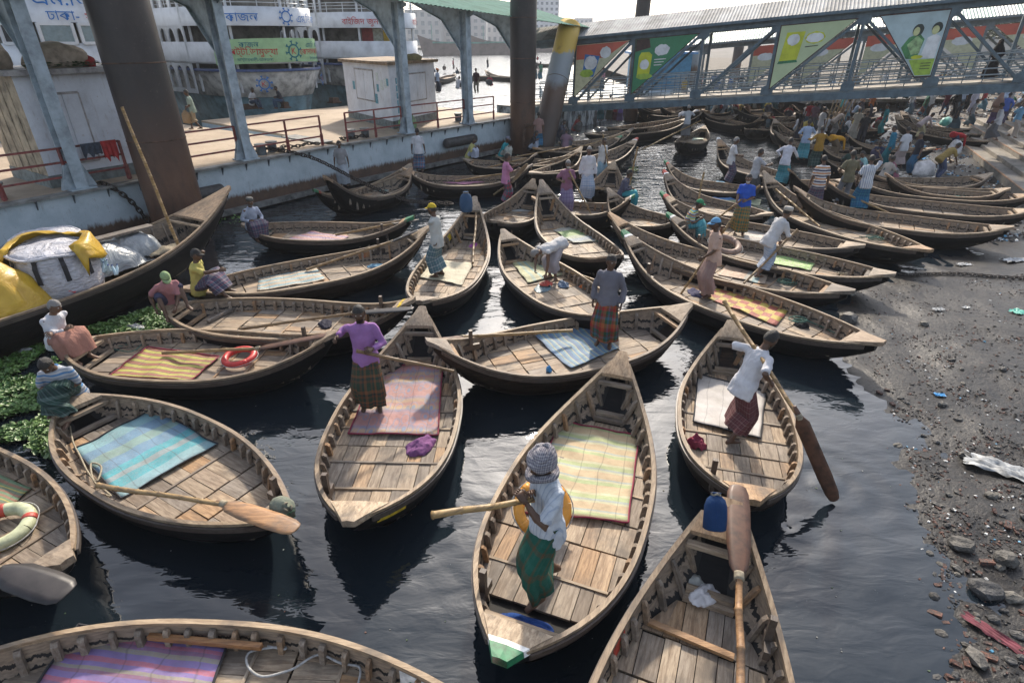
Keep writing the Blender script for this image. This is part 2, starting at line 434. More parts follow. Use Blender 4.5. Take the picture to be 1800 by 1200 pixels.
for (px, py, s, lab) in [(1492,556,.30,'large smooth grey boulder at the water edge below the chequered mat boat'), (1735,1028,.24,'large rough grey boulder among brick rubble'),
                         (1690,950,.20,'angular grey block on the rubble'), (1770,980,.19,'rounded grey stone near the right edge of the rubble'), (1722,1150,.17,'dark angular stone low on the rubble')]:
    s *= .72; o = obj('boulder', STONES[2] if 'smooth' in lab else rs.choice(STONES)); p = P(px, py, .1); rest(o, p.x, p.y, s); tag(o, lab, 'stone')
    o.location.z = bank_h(p.x, p.y)+s*.25
# fine rubble that nobody could count
b = MB()
k = 0
while k < 7000:
    if k < 3100: px, py = rs.uniform(1500, 1830), rs.uniform(480, 1210)
    elif k < 5100: px, py = rs.uniform(1500, 1830), rs.uniform(235, 420)
    else: px, py = rs.uniform(1420, 1830), rs.uniform(178, 240)
    p = P(px, py, .12 if k < 5100 else .75); sd = float(shore_dist(np.array([p.x]), np.array([p.y]))[0])
    if sd < .05 and rs.random() < .9: continue
    if mnoise.noise(Vector((p.x*1.3, p.y*1.3, 2))) < .05 and rs.random() < .85: continue
    z = bank_h(p.x, p.y, sd); s = rs.uniform(.006, .02)*(1 if k < 3100 else 2.6 if k < 5100 else 4.5)
    mi = rs.choices([0,1,2,3], [7,2.4,.6,.1])[0] if k < 3100 else rs.choices([0,1,2,3], [4,2,3,1.4])[0]
    M3 = Matrix.Rotation(rs.uniform(0, 6.3), 3, 'Z') @ Matrix.Rotation(rs.uniform(-.5, .5), 3, 'X')
    b.box((p.x, p.y, z+s*.3), (s*rs.uniform(1.2, 3), s*rs.uniform(.8, 1.8), s*rs.uniform(.5, 1)), M3, mi, .7); k += 1
plain('litter_white', (.62,.62,.60), .6, var=.2, scale=8); plain('litter_blue', (.10,.32,.50), .5, var=.2, scale=8)
plain('rubble_dark', (.03,.028,.028), .7, var=.3, scale=20); plain('rubble_red', (.11,.05,.035), .75, var=.3, scale=20)
o = b.build('rubble', [MAT['rubble_dark'], MAT['rubble_red'], MAT['litter_white'], MAT['litter_blue']])
struct(o, 'stuff'); o['label'] = 'fine brick rubble and litter strewn over the bank'
# rubbish sheets
def crumple(name, w_, h_, mat, seed, amp=.06, n=14):
    b = MB(); vs = []; rr = random.Random(seed)
    for i in range(n+1):
        for j in range(n+1):
            x = (i/n-.5)*w_; y = (j/n-.5)*h_
            e = 1+.22*mnoise.noise(Vector((i*.5+seed, j*.5, 1)))
            vs.append((x*e, y*e, amp*(.6+mnoise.noise(Vector((x*7/w_+seed, y*7/h_, seed*1.3)))*1.1+.5*mnoise.noise(Vector((x*19/w_, y*19/h_, seed*2.3))))))
    b.add(vs, [(i*(n+1)+j, (i+1)*(n+1)+j, (i+1)*(n+1)+j+1, i*(n+1)+j+1) for i in range(n) for j in range(n)])
    me = b.mesh(name, True); me.materials.append(mat); return me
def litter(name, px, py, w_, h_, mat, label, rz, seed):
    p = P(px, py, .15); o = obj(name, crumple(name, w_, h_, mat, seed, min(w_, h_)*.13)); o.location = (p.x, p.y, bank_h(p.x, p.y)+.02)
    o.rotation_euler = (0, 0, rz); tag(o, label, 'rubbish'); return o
plain('plastic_white', (.36,.37,.37), .4, var=.4, scale=9); plain('plastic_blue', (.03,.25,.55), .4, var=.15); plain('cloth_maroon', (.16,.035,.05), .8, var=.3, scale=6)
plain('plastic_green', (.12,.45,.36), .4, var=.2)
litter('plastic_sheet', 1765, 815, .34, .85, MAT['plastic_white'], 'torn white plastic sheet half buried in the mud', .9, 1)
litter('plastic_scrap', 1655, 686, .16, .09, MAT['plastic_blue'], 'bright blue plastic scrap on the mud', -.3, 2)
litter('cloth_rag', 1768, 1108, .12, .62, MAT['cloth_maroon'], 'long maroon rag trailing over the rubble', .6, 3)
litter('plastic_bag', 1650, 542, .26, .12, MAT['plastic_white'], 'crumpled white bag on the mud beside the boulder', .2, 4)
litter('plastic_bag', 1697, 458, .35, .2, MAT['plastic_white'], 'white bag at the edge of the green shallows', .1, 5)
litter('plastic_bag', 1788, 452, .7, .3, MAT['plastic_white'], 'pale sacking on the mud at the right edge of the picture', .1, 6)
litter('plastic_scrap', 1790, 548, .3, .22, MAT['plastic_green'], 'turquoise plastic scrap at the right edge of the mud', .4, 7)
litter('plastic_bag', 1700, 536, .16, .1, MAT['plastic_white'], 'small white paper scrap on open mud', .5, 8)
litter('plastic_scrap', 1620, 275, .7, .35, MAT['plastic_blue'], 'sky blue scrap on the grey upper bank', .5, 9)
litter('cloth_rag', 1635, 262, 1.1, .35, plain('cloth_orange', (.62,.13,.03), .8), 'orange rag on the grey upper bank', .2, 10)
# heavy chain lying over the mud
def chain(name, label, pts, r, mat, step):
    t = thing(name, label, 'chain', pts[0]); pts = catmull(pts, 12); o0 = Vector(pts[0])
    seg = [0]
    for a, b_ in zip(pts[:-1], pts[1:]): seg.append(seg[-1]+(b_-a).length)
    b = MB(); ring = []
    for k in range(14):
        a = 2*math.pi*k/14; ring.append(Vector((math.cos(a)*step*.78, math.sin(a)*step*.42, 0)))
    b.tube(ring+[ring[0]], r, 6); me = b.mesh('link', True); me.materials.append(mat)
    n = int(seg[-1]/step)
    for k in range(n):
        d = (k+.5)*step; i = max(q for q in range(len(seg)-1) if seg[q] <= d)
        f = (d-seg[i])/max(1e-6, seg[i+1]-seg[i]); p = pts[i].lerp(pts[i+1], f); tn = (pts[i+1]-pts[i]).normalized()
        o = obj('link', me, None, t); q = tn.to_track_quat('X', 'Z').to_matrix() @ Matrix.Rotation(math.pi/2*(k % 2)+.3, 3, 'X')
        o.matrix_local = Matrix.Translation(p-o0) @ q.to_4x4()
    return t
plain('chain_iron', (.05,.042,.038), .6, .6, var=.3, scale=20)
def bk_pt(px, py, dz=.03):
    p = P(px, py, .15); return Vector((p.x, p.y, max(.02, bank_h(p.x, p.y))+dz))
chain('mooring_chain', 'rusty mooring chain stretched over the mud to a boat tip', [bk_pt(1545,474), bk_pt(1600,476), bk_pt(1680,478), bk_pt(1760,485), bk_pt(1850,492)], .012, MAT['chain_iron'], .085)
# ------------------------------------------------------------------ boats
RIB = None
def rib_mesh():
    global RIB
    if RIB is None:
        b = MB(); x, y = .023, .026
        prof = [(-y, 0), (y, 0), (y, .86), (y*.1, 1.0), (-y, 1.0)]
        n = len(prof); vs = [(-x, p[0], p[1]) for p in prof]+[(x, p[0], p[1]) for p in prof]
        b.add(vs, [tuple(range(n)), tuple(reversed(range(n, 2*n)))]+[(i, n+i, n+(i+1) % n, (i+1) % n) for i in range(n)])
        RIB = b.mesh('rib'); RIB.materials.append(MAT['rib_wood'])
    return RIB
BOATS = {}
class Boat:
    """a wooden river dinghy between its stern tip A and its bow tip B (world points); x runs from stern to bow"""
    def __init__(s, key, label, A, B, beam=.80, zm=.47, s0=.48, lod=0, floor=.20, tipA=None, tipB=None, nrow=None, rail=None,
                 group='wooden boats crowded at the landing', end=.085, name='wooden_boat', sh=3.0, deckA=.07, deckB=.06, gapA=.05, gapB=.075, hullmat='tar', cols=None, long=False):
        s.key = key; A = Vector(A); B = Vector(B); s.A = A; s.B = B
        d = (B-A).to_2d(); s.L = d.length; s.rz = math.atan2(d.y, d.x)
        s.b = beam; s.zm = zm; s.s0 = s0; s.zA = A.z; s.zB = B.z; s.e = end; s.sh = sh; s.fl = zm-floor
        mid = (A+B)/2; s.org = Vector((mid.x, mid.y, 0))
        s.root = thing(name, label, 'boat', s.org, s.rz, group); s.lod = 2 if pix(mid)[2] > 21.5 else lod
        s.rnd = random.Random(sum(ord(c)*(i+3) for i, c in enumerate(key))); BOATS[key] = s
        s.dA = deckA; s.dB = deckB; s.gA = gapA; s.gB = gapB
        s.hull(hullmat); s.rails(); s.ribs(); s.planks(long); s.ends(tipA, tipB)
    def u(s, t): return (t-s.s0)/(s.s0 if t < s.s0 else 1-s.s0)
    def w(s, t): u = s.u(t); return s.e+(s.b-s.e)*max(0, 1-abs(u)**(2.8 if u < 0 else 2.1))
    def zg(s, t):
        u = s.u(t); return s.zm+((s.zA if u < 0 else s.zB)-s.zm)*abs(u)**s.sh
    def zk(s, t):
        u = s.u(t); e = (s.zA if u < 0 else s.zB)-.14; return -.22+(e+.22)*abs(u)**3.4
    def x(s, t): return (t-.5)*s.L
    def sec(s, t, q, off=0):
        w, zg, zk = s.w(t)-off, s.zg(t), s.zk(t)
        return max(.01, w*(1-q**2.6)**.7), zg-(zg-zk)*q
    def fz(s, t): return max(s.fl, s.zk(t)+.10)
    def fw(s, t, off=.035):
        zg, zk = s.zg(t), s.zk(t); q = min(.98, max(0, (zg-s.fz(t))/max(.05, zg-zk)))
        return s.sec(t, q, off)[0]
    def hull(s, hm):
        ns = 33 if s.lod < 2 else 17; b = MB(); rings = []
        qs = [0, .12, .28, .45, .62, .78, .9, 1.0]
        for i in range(ns):
            t = i/(ns-1); r = []
            for q in qs[:-1]: y, z = s.sec(t, q); r.append((s.x(t), y, z))
            r.append((s.x(t), 0, s.zk(t)))
            for q in reversed(qs[:-1]): y, z = s.sec(t, q); r.append((s.x(t), -y, z))
            rings.append(r)
        b.loft(rings, False, 0, False)
        n = len(rings[0])
        b.f.append(list(range(n))); b.m.append(0); b.f.append([(ns-1)*n+k for k in reversed(range(n))]); b.m.append(0)
        # inside skin down to the bottom boards; UV.v from rail to floor
        for sgn in (1, -1):
            rr = []
            for i in range(ns):
                t = .03+.94*i/(ns-1); zf = s.fz(t)-.05; zg, zk = s.zg(t), s.zk(t); r = []
                for k in range(5):
                    z = zg-.004-(zg-zf)*k/4; q = min(.97, (zg-z)/max(.05, zg-zk)); y = s.sec(t, q, .028)[0]
                    r.append((s.x(t), sgn*y, z))
                rr.append(r)
            if sgn < 0: rr = [list(r) for r in rr]
            o0 = len(b.v); b.loft(rr, False, 1, False)
            nf = 4*(ns-1)
            for i in range(ns-1):
                for k in range(4):
                    fi = len(b.f)-nf+i*4+k
                    u0, u1 = i/(ns-1), (i+1)/(ns-1)
                    b.uv[fi] = ((u0, k/4), (u0, (k+1)/4), (u1, (k+1)/4), (u1, k/4))
                    if sgn > 0: b.f[fi] = b.f[fi][::-1]; b.uv[fi] = b.uv[fi][::-1]
        rr = []
        for i in range(ns):
            t = .03+.94*i/(ns-1); y = s.fw(t, .02); rr.append([(s.x(t), -y, s.fz(t)-.045), (s.x(t), y, s.fz(t)-.045)])
        b.loft(rr, False, 0, False)
        b.build('hull', [MAT[hm], MAT['side_wood']], s.root, True)
    def rails(s):
        ns = 30 if s.lod < 2 else 16
        for sgn in (1, -1):
            b = MB(); rings = []
            for i in range(ns):
                t = .015+.97*i/(ns-1); w, z = s.w(t), s.zg(t); x = s.x(t)
                rings.append([(x, sgn*(w-.035), z+.004), (x, sgn*(w+.018), z+.004), (x, sgn*(w+.018), z+.042), (x, sgn*(w-.035), z+.046)])
            b.loft(rings, True); b.build('gunwale', MAT['rail_wood'], s.root)
            if s.lod < 2:
                b = MB(); rings = []
                for i in range(ns):
                    t = .02+.96*i/(ns-1); w, z = s.w(t), s.zg(t); x = s.x(t)
                    rings.append([(x, sgn*(w+.016), z-.075), (x, sgn*(w+.036), z-.075), (x, sgn*(w+.038), z-.012), (x, sgn*(w+.016), z-.006)])
                b.loft(rings, True); b.build('rubbing_strake', MAT['dark_wood'], s.root)
    def ribs(s):
        step = .205 if s.lod == 0 else .24
        n = int(s.L*.84/step)
        if s.lod >= 1:
            b = MB()
            for sgn in (1, -1):
                for k in range(0, n, 1):
                    t = .1+.8*(k+.5)/n; zg, zf = s.zg(t), s.fz(t); y = s.w(t)-.06
                    b.box((s.x(t), sgn*y, (zg+zf)/2), (.05, .05, zg-zf-.03))
            o = b.build('ribs', MAT['rib_wood'], s.root); o['kind'] = 'stuff'; return
        me = rib_mesh()
        for sgn in (1, -1):
            for k in range(n):
                t = .09+.845*(k+.5+s.rnd.uniform(-.12, .12))/n
                zg, zf = s.zg(t), s.fz(t)-.03; y0 = s.w(t)-.062; y1 = s.fw(t)-.03
                a = math.atan2((s.w(t+.01)-s.w(t-.01)), .02*s.L)
                o = obj('rib', me, None, s.root); h = (zg-.012-zf)
                ht = math.hypot(h, y0-y1); tilt = math.atan2(y0-y1, h)
                o.location = (s.x(t), sgn*y1, zf)
                o.rotation_euler = (-sgn*tilt if True else 0, 0, sgn*a+(math.pi if sgn > 0 else 0))
                if sgn > 0: o.rotation_euler = (tilt, 0, a+math.pi)
                else: o.rotation_euler = (tilt, 0, -a)
                o.scale = (s.rnd.uniform(.8, 1.25), s.rnd.uniform(.85, 1.15), ht)
    def planks(s, long):
        t0, t1 = s.dA+s.gA, 1-s.dB-s.gB
        nrow = max(3, round((t1-t0)*s.L/(.44 if not long else 1.2))); s.t0, s.t1 = t0, t1
        rows = [t0+(t1-t0)*i/nrow for i in range(nrow+1)]
        for i in range(1, nrow): rows[i] += s.rnd.uniform(-.012, .012)
        joined = MB() if s.lod >= 2 else None
        for i in range(nrow):
            a, b_ = rows[i]+.0013, rows[i+1]-.0013
            wm = max(s.fw(a), s.fw(b_))+.02
            y = -wm; cuts = [y]; pw = s.rnd.uniform(.15, .25) if s.lod < 2 else .3
            while y < wm:
                y += pw*s.rnd.uniform(.75, 1.3); cuts.append(min(y, wm))
            if len(cuts) > 2 and cuts[-1]-cuts[-2] < .06: cuts.pop(-2)
            for y0, y1 in zip(cuts[:-1], cuts[1:]):
                wa, wb = s.fw(a)+.005, s.fw(b_)+.005; g = .004
                cl = lambda yy, ww: max(-ww, min(ww, yy))
                pa0, pa1, pb0, pb1 = cl(y0+g, wa), cl(y1-g, wa), cl(y0+g, wb), cl(y1-g, wb)
                if pa1-pa0 < .02 and pb1-pb0 < .02: continue
                if min(pa1-pa0, pb1-pb0) < .012:
                    if pa1-pa0 < pb1-pb0: pa0, pa1 = (pa0-.012, pa0+.004) if pa0 > 0 else (pa1-.004, pa1+.012)
                    else: pb0, pb1 = (pb0-.012, pb0+.004) if pb0 > 0 else (pb1-.004, pb1+.012)
                dz = s.rnd.uniform(-.006, .007); tilt = s.rnd.uniform(-.004, .004); za, zb = s.fz(a)+dz+tilt, s.fz(b_)+dz-tilt; th = .028
                gx = s.rnd.uniform(0, .012)
                v = [(s.x(a)+gx, pa0, za-th), (s.x(b_)-gx, pb0, zb-th), (s.x(b_)-gx, pb1, zb-th), (s.x(a)+gx, pa1, za-th),
                     (s.x(a)+gx, pa0, za), (s.x(b_)-gx, pb0, zb), (s.x(b_)-gx, pb1, zb), (s.x(a)+gx, pa1, za)]
                f = [(0,3,2,1), (4,5,6,7), (0,1,5,4), (1,2,6,5), (2,3,7,6), (3,0,4,7)]
                if joined is not None: joined.add(v, f)
                else:
                    b = MB(); b.add(v, f); b.build('plank', MAT['plank_wood'], s.root)
            if s.lod < 2 and 0 < i and s.rnd.random() < .45:
                t = rows[i]; ww = s.fw(t)-.01; b = MB(); b.box((s.x(t), 0, s.fz(t)+.006), (.03, 2*ww, .022)); b.build('batten', MAT['cross_wood'], s.root)
        if joined is not None:
            o = joined.build('floor', MAT['plank_wood'], s.root)
    def ends(s, tipA, tipB):
        for end, dk, tip in ((0, s.dA, tipA), (1, s.dB, tipB)):
            # small pointed deck at the tip
            rings = []; n = 7
            for i in range(n):
                t = dk*(1-i/(n-1)) if end == 0 else 1-dk*(1-i/(n-1))
                f = i/(n-1); y = max(.05, s.w(t)-.02); z = s.zg(t)+.05+.035*f; th = .05+.03*f; x = s.x(t)+(-.10 if end == 0 else .10)*f**2
                rings.append([(x, -y, z-th), (x, y, z-th), (x, y*.96, z), (x, 0, z+.012), (x, -y*.96, z)])
            b = MB(); b.loft(rings, True); b.build('end_deck', MAT['plank_wood'], s.root)
            if tip:
                for k, (mn, f0, f1) in enumerate(tip):
                    rr = []
                    for f in (f0, (f0+f1)/2, f1):
                        t = dk*(1-f) if end == 0 else 1-dk*(1-f)
                        y = max(.05, s.w(t)-.02)+.004; z = s.zg(t)+.05+.035*f; x = s.x(t)+(-.10 if end == 0 else .10)*f**2; th = .05+.03*f
                        rr.append([(x, -y, z-th-.004), (x, y, z-th-.004), (x, y*.96, z+.004), (x, 0, z+.017), (x, -y*.96, z+.004)])
                    b = MB(); b.loft(rr, True); b.build('painted_tip', MAT[mn], s.root)
            # cross beams
            for t in ((dk+.012, dk+.035) if end == 0 else (1-dk-.012, 1-dk-.055, 1-dk-s.gB+.005)):
                y = s.w(t)-.05; b = MB(); b.box((s.x(t), 0, s.zg(t)-.045 if t in (dk+.012, 1-dk-.012) else s.fz(t)+.03), (.075, 2*(y if t in (dk+.012, 1-dk-.012) else s.fw(t)-.01), .05)); b.build('thwart', MAT['cross_wood'], s.root)
    # helpers for things that lie in the boat
    def at(s, t, y, dz=0):
        c, sn = math.cos(s.rz), math.sin(s.rz); x = s.x(t)
        return Vector((s.org.x+c*x-sn*y, s.org.y+sn*x+c*y, s.fz(t)+dz))
def oar_post(bt, t, side):
    b = MB(); y = side*(bt.w(t)-.09); b.box((bt.x(t), y, bt.zg(t)+.05), (.055, .06, .34)); b.box((bt.x(t), y, bt.zg(t)-.10), (.30, .055, .10))
    b.build('oar_post', MAT['dark_wood'], bt.root)
def boatpx(key, label, a, za, b_, zb, beam=.80, **kw):
    return Boat(key, label, P(*a, za), P(*b_, zb), beam, **kw)
def Lfix(a, b_, L):
    """keep b where it is and pull a so that the boat is L long"""
    d = (a-b_).to_2d().normalized()*L; return Vector((b_.x+d.x, b_.y+d.y, a.z))
GW = [('paint_white', .58, .70), ('paint_green', .70, 1.0)]; RW = [('paint_white', .62, .72), ('paint_red', .72, 1.0)]; GR = [('paint_red', .5, .7), ('paint_green', .7, 1.0)]
WH = [('paint_white', .7, 1.0)]
# --- near boats
boatpx('teal', 'boat carrying the turquoise mat, man seated at its far tip', (118,700), .62, (500,908), .62, .80, tipB=[('paint_green', .55, 1)])
boatpx('redbuoy', 'boat with yellow and red striped mat and red lifebuoy', (112,606), .58, (585,588), .95, .88)
boatpx('tan5', 'boat with tan floor and dark cloth behind the red lifebuoy boat', (290,540), .58, (720,530), .98, .86, tipB=[('paint_yellow', .3, .5)])
boatpx('bluestripe', 'boat with pale blue and tan striped mat below two seated men', (330,510), .58, (748,404), 1.0, .88, hullmat='tar_brown')
boatpx('pinkmat', 'boat with pink and violet mat moored near the pontoon wall', (432,398), .58, (722,384), .9, .85, tipB=[('paint_green', .4, 1)], lod=1)
boatpx('ycap', 'boat under the man in the yellow cap with dark bag on its far end', (740,532), .72, (834,352), 1.25, .78, tipB=None)
boatpx('purple', 'boat with faded pink patterned mat under the man in the purple shirt', (618,914), .70, (741,550), 1.0, .88)
boatpx('greyman', 'boat with blue and yellow striped mat under the man in the grey shirt', (1206,542), .78, (760,602), 1.0, .92, s0=.52, hullmat='tar_brown')
boatpx('cream', 'boat with pale yellow and green mat under the man in the head wrap', (886,1150), .70, (1092,632), 1.0, .86, tipA=GW, gapA=.10)
boatpx('white', 'boat with white cloth mat under the man in the white shirt', (1322,878), .66, (1284,575), .90, .78, hullmat='tar_brown')
_b = P(1275, 898, .95); _a = Lfix(P(1205, 1400, .7), _b, 4.9)
Boat('oarboat', 'empty boat with long oar and blue bag at the bottom edge', _a, _b, .84, end=.17)
Boat('left', 'boat with pale lifebuoy cut by the left edge of the picture', Vector((-8.75, 5.95, .7)), P(112, 988, .72), .82)
Boat('purplemat', 'boat with purple and pink mat cut by the bottom edge', P(-250, 1245, .62), P(905, 1312, .62), .95)
boatpx('tank', 'boat with green striped mat and heap of orange cloth', (1078,556), .72, (886,410), .85, .80, s0=.5)
boatpx('centre', 'boat with green and grey mat in the middle of the landing', (1084,452), .85, (953,322), 1.35, .80)
boatpx('pinkshirt', 'short grey boat under the man in the pink shirt', (862,390), .68, (936,320), 1.1, .78, lod=1)
# --- right hand fan of boats
boatpx('checker', 'boat with yellow and red chequered mat', (1542,604), .62, (1100,412), 1.12, .84, tipB=GW)
boatpx('peach', 'boat with peach and blue mat behind the chequered mat boat', (1492,514), .60, (1076,380), 1.12, .84)
boatpx('floral', 'boat with bright green floral mat', (1564,484), .60, (1178,380), 1.0, .84, tipB=GW)
boatpx('pale4', 'boat with pale folded mat under the man in the blue shirt', (1512,434), .60, (1166,342), 1.12, .84, tipB=GR, lod=1)
boatpx('redtip', 'dark boat with red painted tip and blue bundle', (1352,378), .62, (1170,304), 1.2, .84, tipB=RW, lod=1)
boatpx('greentip', 'dark boat with green and red tip next to the sunlit ripples', (1335,332), .62, (1172,286), 1.15, .80, tipB=GR, lod=1)
boatpx('east1', 'long boat with orange patched boards pointing at the grey mud', (1630,442), .60, (1345,306), 1.25, .84)
boatpx('east2', 'long boat with orange rail beached below the man in the striped shirt', (1772,402), .66, (1400,332), 1.1, .88)
Boat('east3', 'long grey boat beached second in the upper right row', P(1815,372,.66), P(1450,318,1.0), .84, lod=1)
Boat('east4', 'long brown boat beached third in the upper right row', P(1812,345,.66), P(1478,300,1.0), .84, lod=1)
boatpx('east5', 'dark boat carrying white sacks beached in the upper right row', (1738,308), .80, (1520,300), .9, .80, lod=1)
boatpx('east6', 'brown boat with pale end behind the checked shirt man', (1768,334), .70, (1560,308), .9, .75, lod=1)
# --- middle water and pontoon side
boatpx('midpole', 'boat with green painted tip behind the man in the mauve shirt', (940,350), .7, (1110,346), .95, .76, tipB=GW, lod=1)
boatpx('away', 'pale boat pointing away with two men poling', (1052,332), .7, (1078,288), 1.1, .74, lod=1)
boatpx('greenseat', 'dark boat behind the bow of the chequered mat boat', (1190,392), .62, (1072,336), 1.05, .80, lod=1)
boatpx('white740', 'dark boat with pink mat under the man in the white shirt by the pontoon', (712,298), .95, (932,292), 1.0, .84, lod=1)
boatpx('chainboat', 'boat with green tip lying under the sagging chain', (720,300), .95, (556,336), .9, .84, tipB=GR, lod=1)
boatpx('darkpeak', 'black boat with high peak behind the sagging chain boat', (720,292), .9, (574,312), 1.45, .70, lod=1, deckB=.25)
boatpx('yshirt', 'boat under the crouching man in the pale yellow shirt', (818,282), .62, (940,272), .95, .78, lod=1)
boatpx('tealshirt', 'boat under the seated man in teal shirt beside the rusty pile', (876,276), .62, (1012,270), .95, .78, lod=1)
boatpx('row1', 'dark boat with long bamboo oar in the pile side row', (915,300), .62, (1020,262), .95, .78, lod=1)
boatpx('row2', 'boat with red and white tip drifting by the sunlit ripples', (930,306), .62, (1118,246), 1.0, .80, tipB=RW, lod=1)
boatpx('row3', 'boat with green rope moored behind the drifting red tipped boat', (940,262), .62, (1092,240), .95, .80, tipB=[('paint_green', .3, .8)], lod=1)
boatpx('row4', 'dark boat with bright oar under the gangway end', (985,252), .62, (1110,228), .95, .78, lod=1)
boatpx('row5', 'long dark boat beside the spotted quay wall', (1030,236), .62, (1210,208), .95, .82, lod=2)
boatpx('row6', 'boat with grey interior beside the spotted quay wall', (1070,226), .62, (1235,196), .9, .80, lod=2)
boatpx('rowing', 'small boat rowed away through the glittering water', (1200,250), .75, (1238,224), .75, .74, lod=1)
boatpx('black', 'black boat with orange tip beside the man in the white vest', (1390,312), .65, (1264,246), 1.25, .80, tipB=[('paint_white', .8, 1.0)], lod=1)
# --- far crowd of boats
FARB = [((1240,202),(1340,212),'boat with seated passengers crossing below the gangway'),((1100,190),(1230,196),'long dark boat along the far quay below the gangway'),
 ((1326,228),(1345,202),'small pale boat pointing at the camera with a red clad passenger'),((1420,245),(1362,212),'black boat packed with men in white'),
 ((1510,262),(1362,232),'black high tipped boat among the far crowd'),((1560,228),(1440,205),'dark boat under the men reaching up at bamboo poles'),
 ((1735,250),(1576,205),'brown boat with yellow spot beached by the steps'),((1722,238),(1585,198),'brown boat with pale boards beached nearest the steps'),
 ((1705,228),(1600,205),'dark boat carrying turquoise bundle by the steps'),((1640,262),(1490,238),'long boat with pale ribs under the man in the shawl'),
 ((1560,275),(1440,252),'boat with blue mat amid the far crowd'),((1570,292),(1440,268),'boat with bare boards behind the man in mustard shirt'),
 ((1400,200),(1290,190),'far boat in shadow left of the bamboo poles'),((1480,200),(1395,186),'far boat at the foot of the bamboo poles'),
 ((1540,208),(1450,190),'far boat right of the bamboo poles'),((1480,318),(1390,300),'boat with green striped mat behind the orange shirt man')]
rfb = random.Random(9)
for k in range(14):
    x_ = rfb.uniform(1120, 1520); y_ = rfb.uniform(186, 214) if x_ > 1330 else rfb.uniform(183, 196); FARB.append(((x_+rfb.uniform(55, 85), y_+rfb.uniform(-4, 12)), (x_, y_), 'dark boat jammed in the far crowd below the gangway'))
for k, (a, b_, lab) in enumerate(FARB):
    boatpx('far%d' % k, lab, a, .62, b_, 1.0, .74, lod=2)
# --- boats out on the open river seen past the pontoon
for k, (a, b_, lab) in enumerate([((880,134),(808,126),'rowing boat with three passengers out on the bright river'), ((905,137),(853,124),'rowing boat with raised tip out on the bright river'),
        ((800,131),(760,134),'small boat at the pontoon corner on the bright river'), ((1010,112),(932,108),'far rowing boat seen through the gangway end')]):
    Boat('river%d' % k, lab, P(*a, .5), P(*b_, 1.1), .8, lod=2, group='boats out on the river')
# ------------------------------------------------------------------ landing pontoon on the left
DZ = 1.6
m = NT('pontoon_paint'); ps = m.pos(); z = m.sep(ps)[2]
n1 = m.noise(ps, 1.7, 6, .65); n2 = m.noise(m.map(ps, (3, 3, .6)), 4, 5, .6); n3 = m.noise(ps, 24, 3, .6)
paint = m.ramp(n1, [(.3, (.33,.40,.44)), (.6, (.45,.52,.56))])
paint = m.mix(m.ramp(n2, [(.60, 0), (.75, .6)]), paint, (.16,.12,.10))
paint = m.mix(m.ramp(n3, [(.66, 0), (.72, .6)]), paint, (.05,.045,.04))
rust = m.ramp(n1, [(.3, (.04,.028,.022)), (.6, (.11,.065,.042))])
f = m.ramp(m.math('ADD', z, m.math('MULTIPLY', m.math('SUBTRACT', n2, .5), .35)), [(.52, 1), (.66, 0)])
m.bump(n1, .25, .03); MAT['pontoon_paint'] = m.p(Base__Color=m.mix(f, paint, rust), Roughness=.55)
m = NT('pontoon_deck'); ps = m.pos(); n1 = m.noise(ps, .6, 6, .6); n2 = m.noise(ps, 7, 5, .6)
c = m.ramp(n1, [(.3, (.25,.19,.135)), (.5, (.38,.295,.21)), (.7, (.44,.35,.26))]); c = m.mix(m.ramp(n2, [(.55, 0), (.75, .55)]), c, (.17,.13,.10))
MAT['pontoon_deck'] = m.p(Base__Color=c, Roughness=.8)
plain('steel_grey', (.35,.42,.47), .5, .1, var=.22, scale=3); plain('steel_dark', (.10,.12,.135), .5, .2, var=.25, scale=3)
plain('rail_red', (.20,.045,.04), .5, var=.3, scale=8); plain('rust', (.10,.055,.035), .7, .2, var=.35, scale=4, bump=.2)
plain('rubber', (.045,.042,.042), .6, var=.3, scale=8); plain('edge_steel', (.20,.20,.19), .6, .2, var=.35, scale=3)
def flat(v): return Vector((v.x, v.y, 0))
def pontoon(name, label, a, b_, depth, belt):
    a, b_ = flat(a), flat(b_); e = (b_-a).normalized(); n = Vector((-e.y, e.x, 0)); L = (b_-a).length
    t = thing(name, label, 'pontoon', a); T = lambda s, d, z: e*s+n*d+Vector((0, 0, z))
    b = MB(); q = [T(0,.02,0), T(L,.02,0), T(L,depth,0), T(0,depth,0)]; b.prism([(p.x, p.y) for p in q], -.6, DZ-.09); b.build('hull', MAT['pontoon_paint'], t)
    b = MB(); q = [T(0,.16,0), T(L,.16,0), T(L,depth,0), T(0,depth,0)]; b.prism([(p.x, p.y) for p in q], DZ-.088, DZ); b.build('deck', MAT['pontoon_deck'], t)
    b = MB(); b.bar(T(0,.02,DZ-.03), T(L,.02,DZ-.03), .28, .07); b.build('edge_plate', MAT['edge_steel'], t)
    b = MB(); b.bar(T(0,-.08,.14), T(L,-.08,.14), .2, .16); b.build('belting', MAT['edge_steel'], t)
    k = .45
    while k < L:
        b = MB(); b.panel(T(k,.02,DZ-.07), -n, Vector((0,0,-1)), [(0,0), (.11,0), (0,.24)], .025); b.build('bracket', MAT['steel_dark'], t); k += .85
    return t, e, n, L
PA0, PA1 = P(-230, 400, DZ), P(588, 255.5, DZ); PB0, PB1 = P(602, 253.5, DZ), P(925, 203, DZ)
pA, eA, nA, LA = pontoon('landing_pontoon', 'long grey steel pontoon with sandy deck at left', PA0, PA1, 11.2, 1)
pB, eB, nB, LB = pontoon('landing_pontoon', 'grey steel pontoon with rusty waterline behind the white cabin', PB0, PB1, 11.2, 1)
def EA(px, d=0, z=DZ):
    f = on_line(PA0, PA1, px); p = PA0.lerp(PA1, f); return Vector((p.x, p.y, z))+nA*d
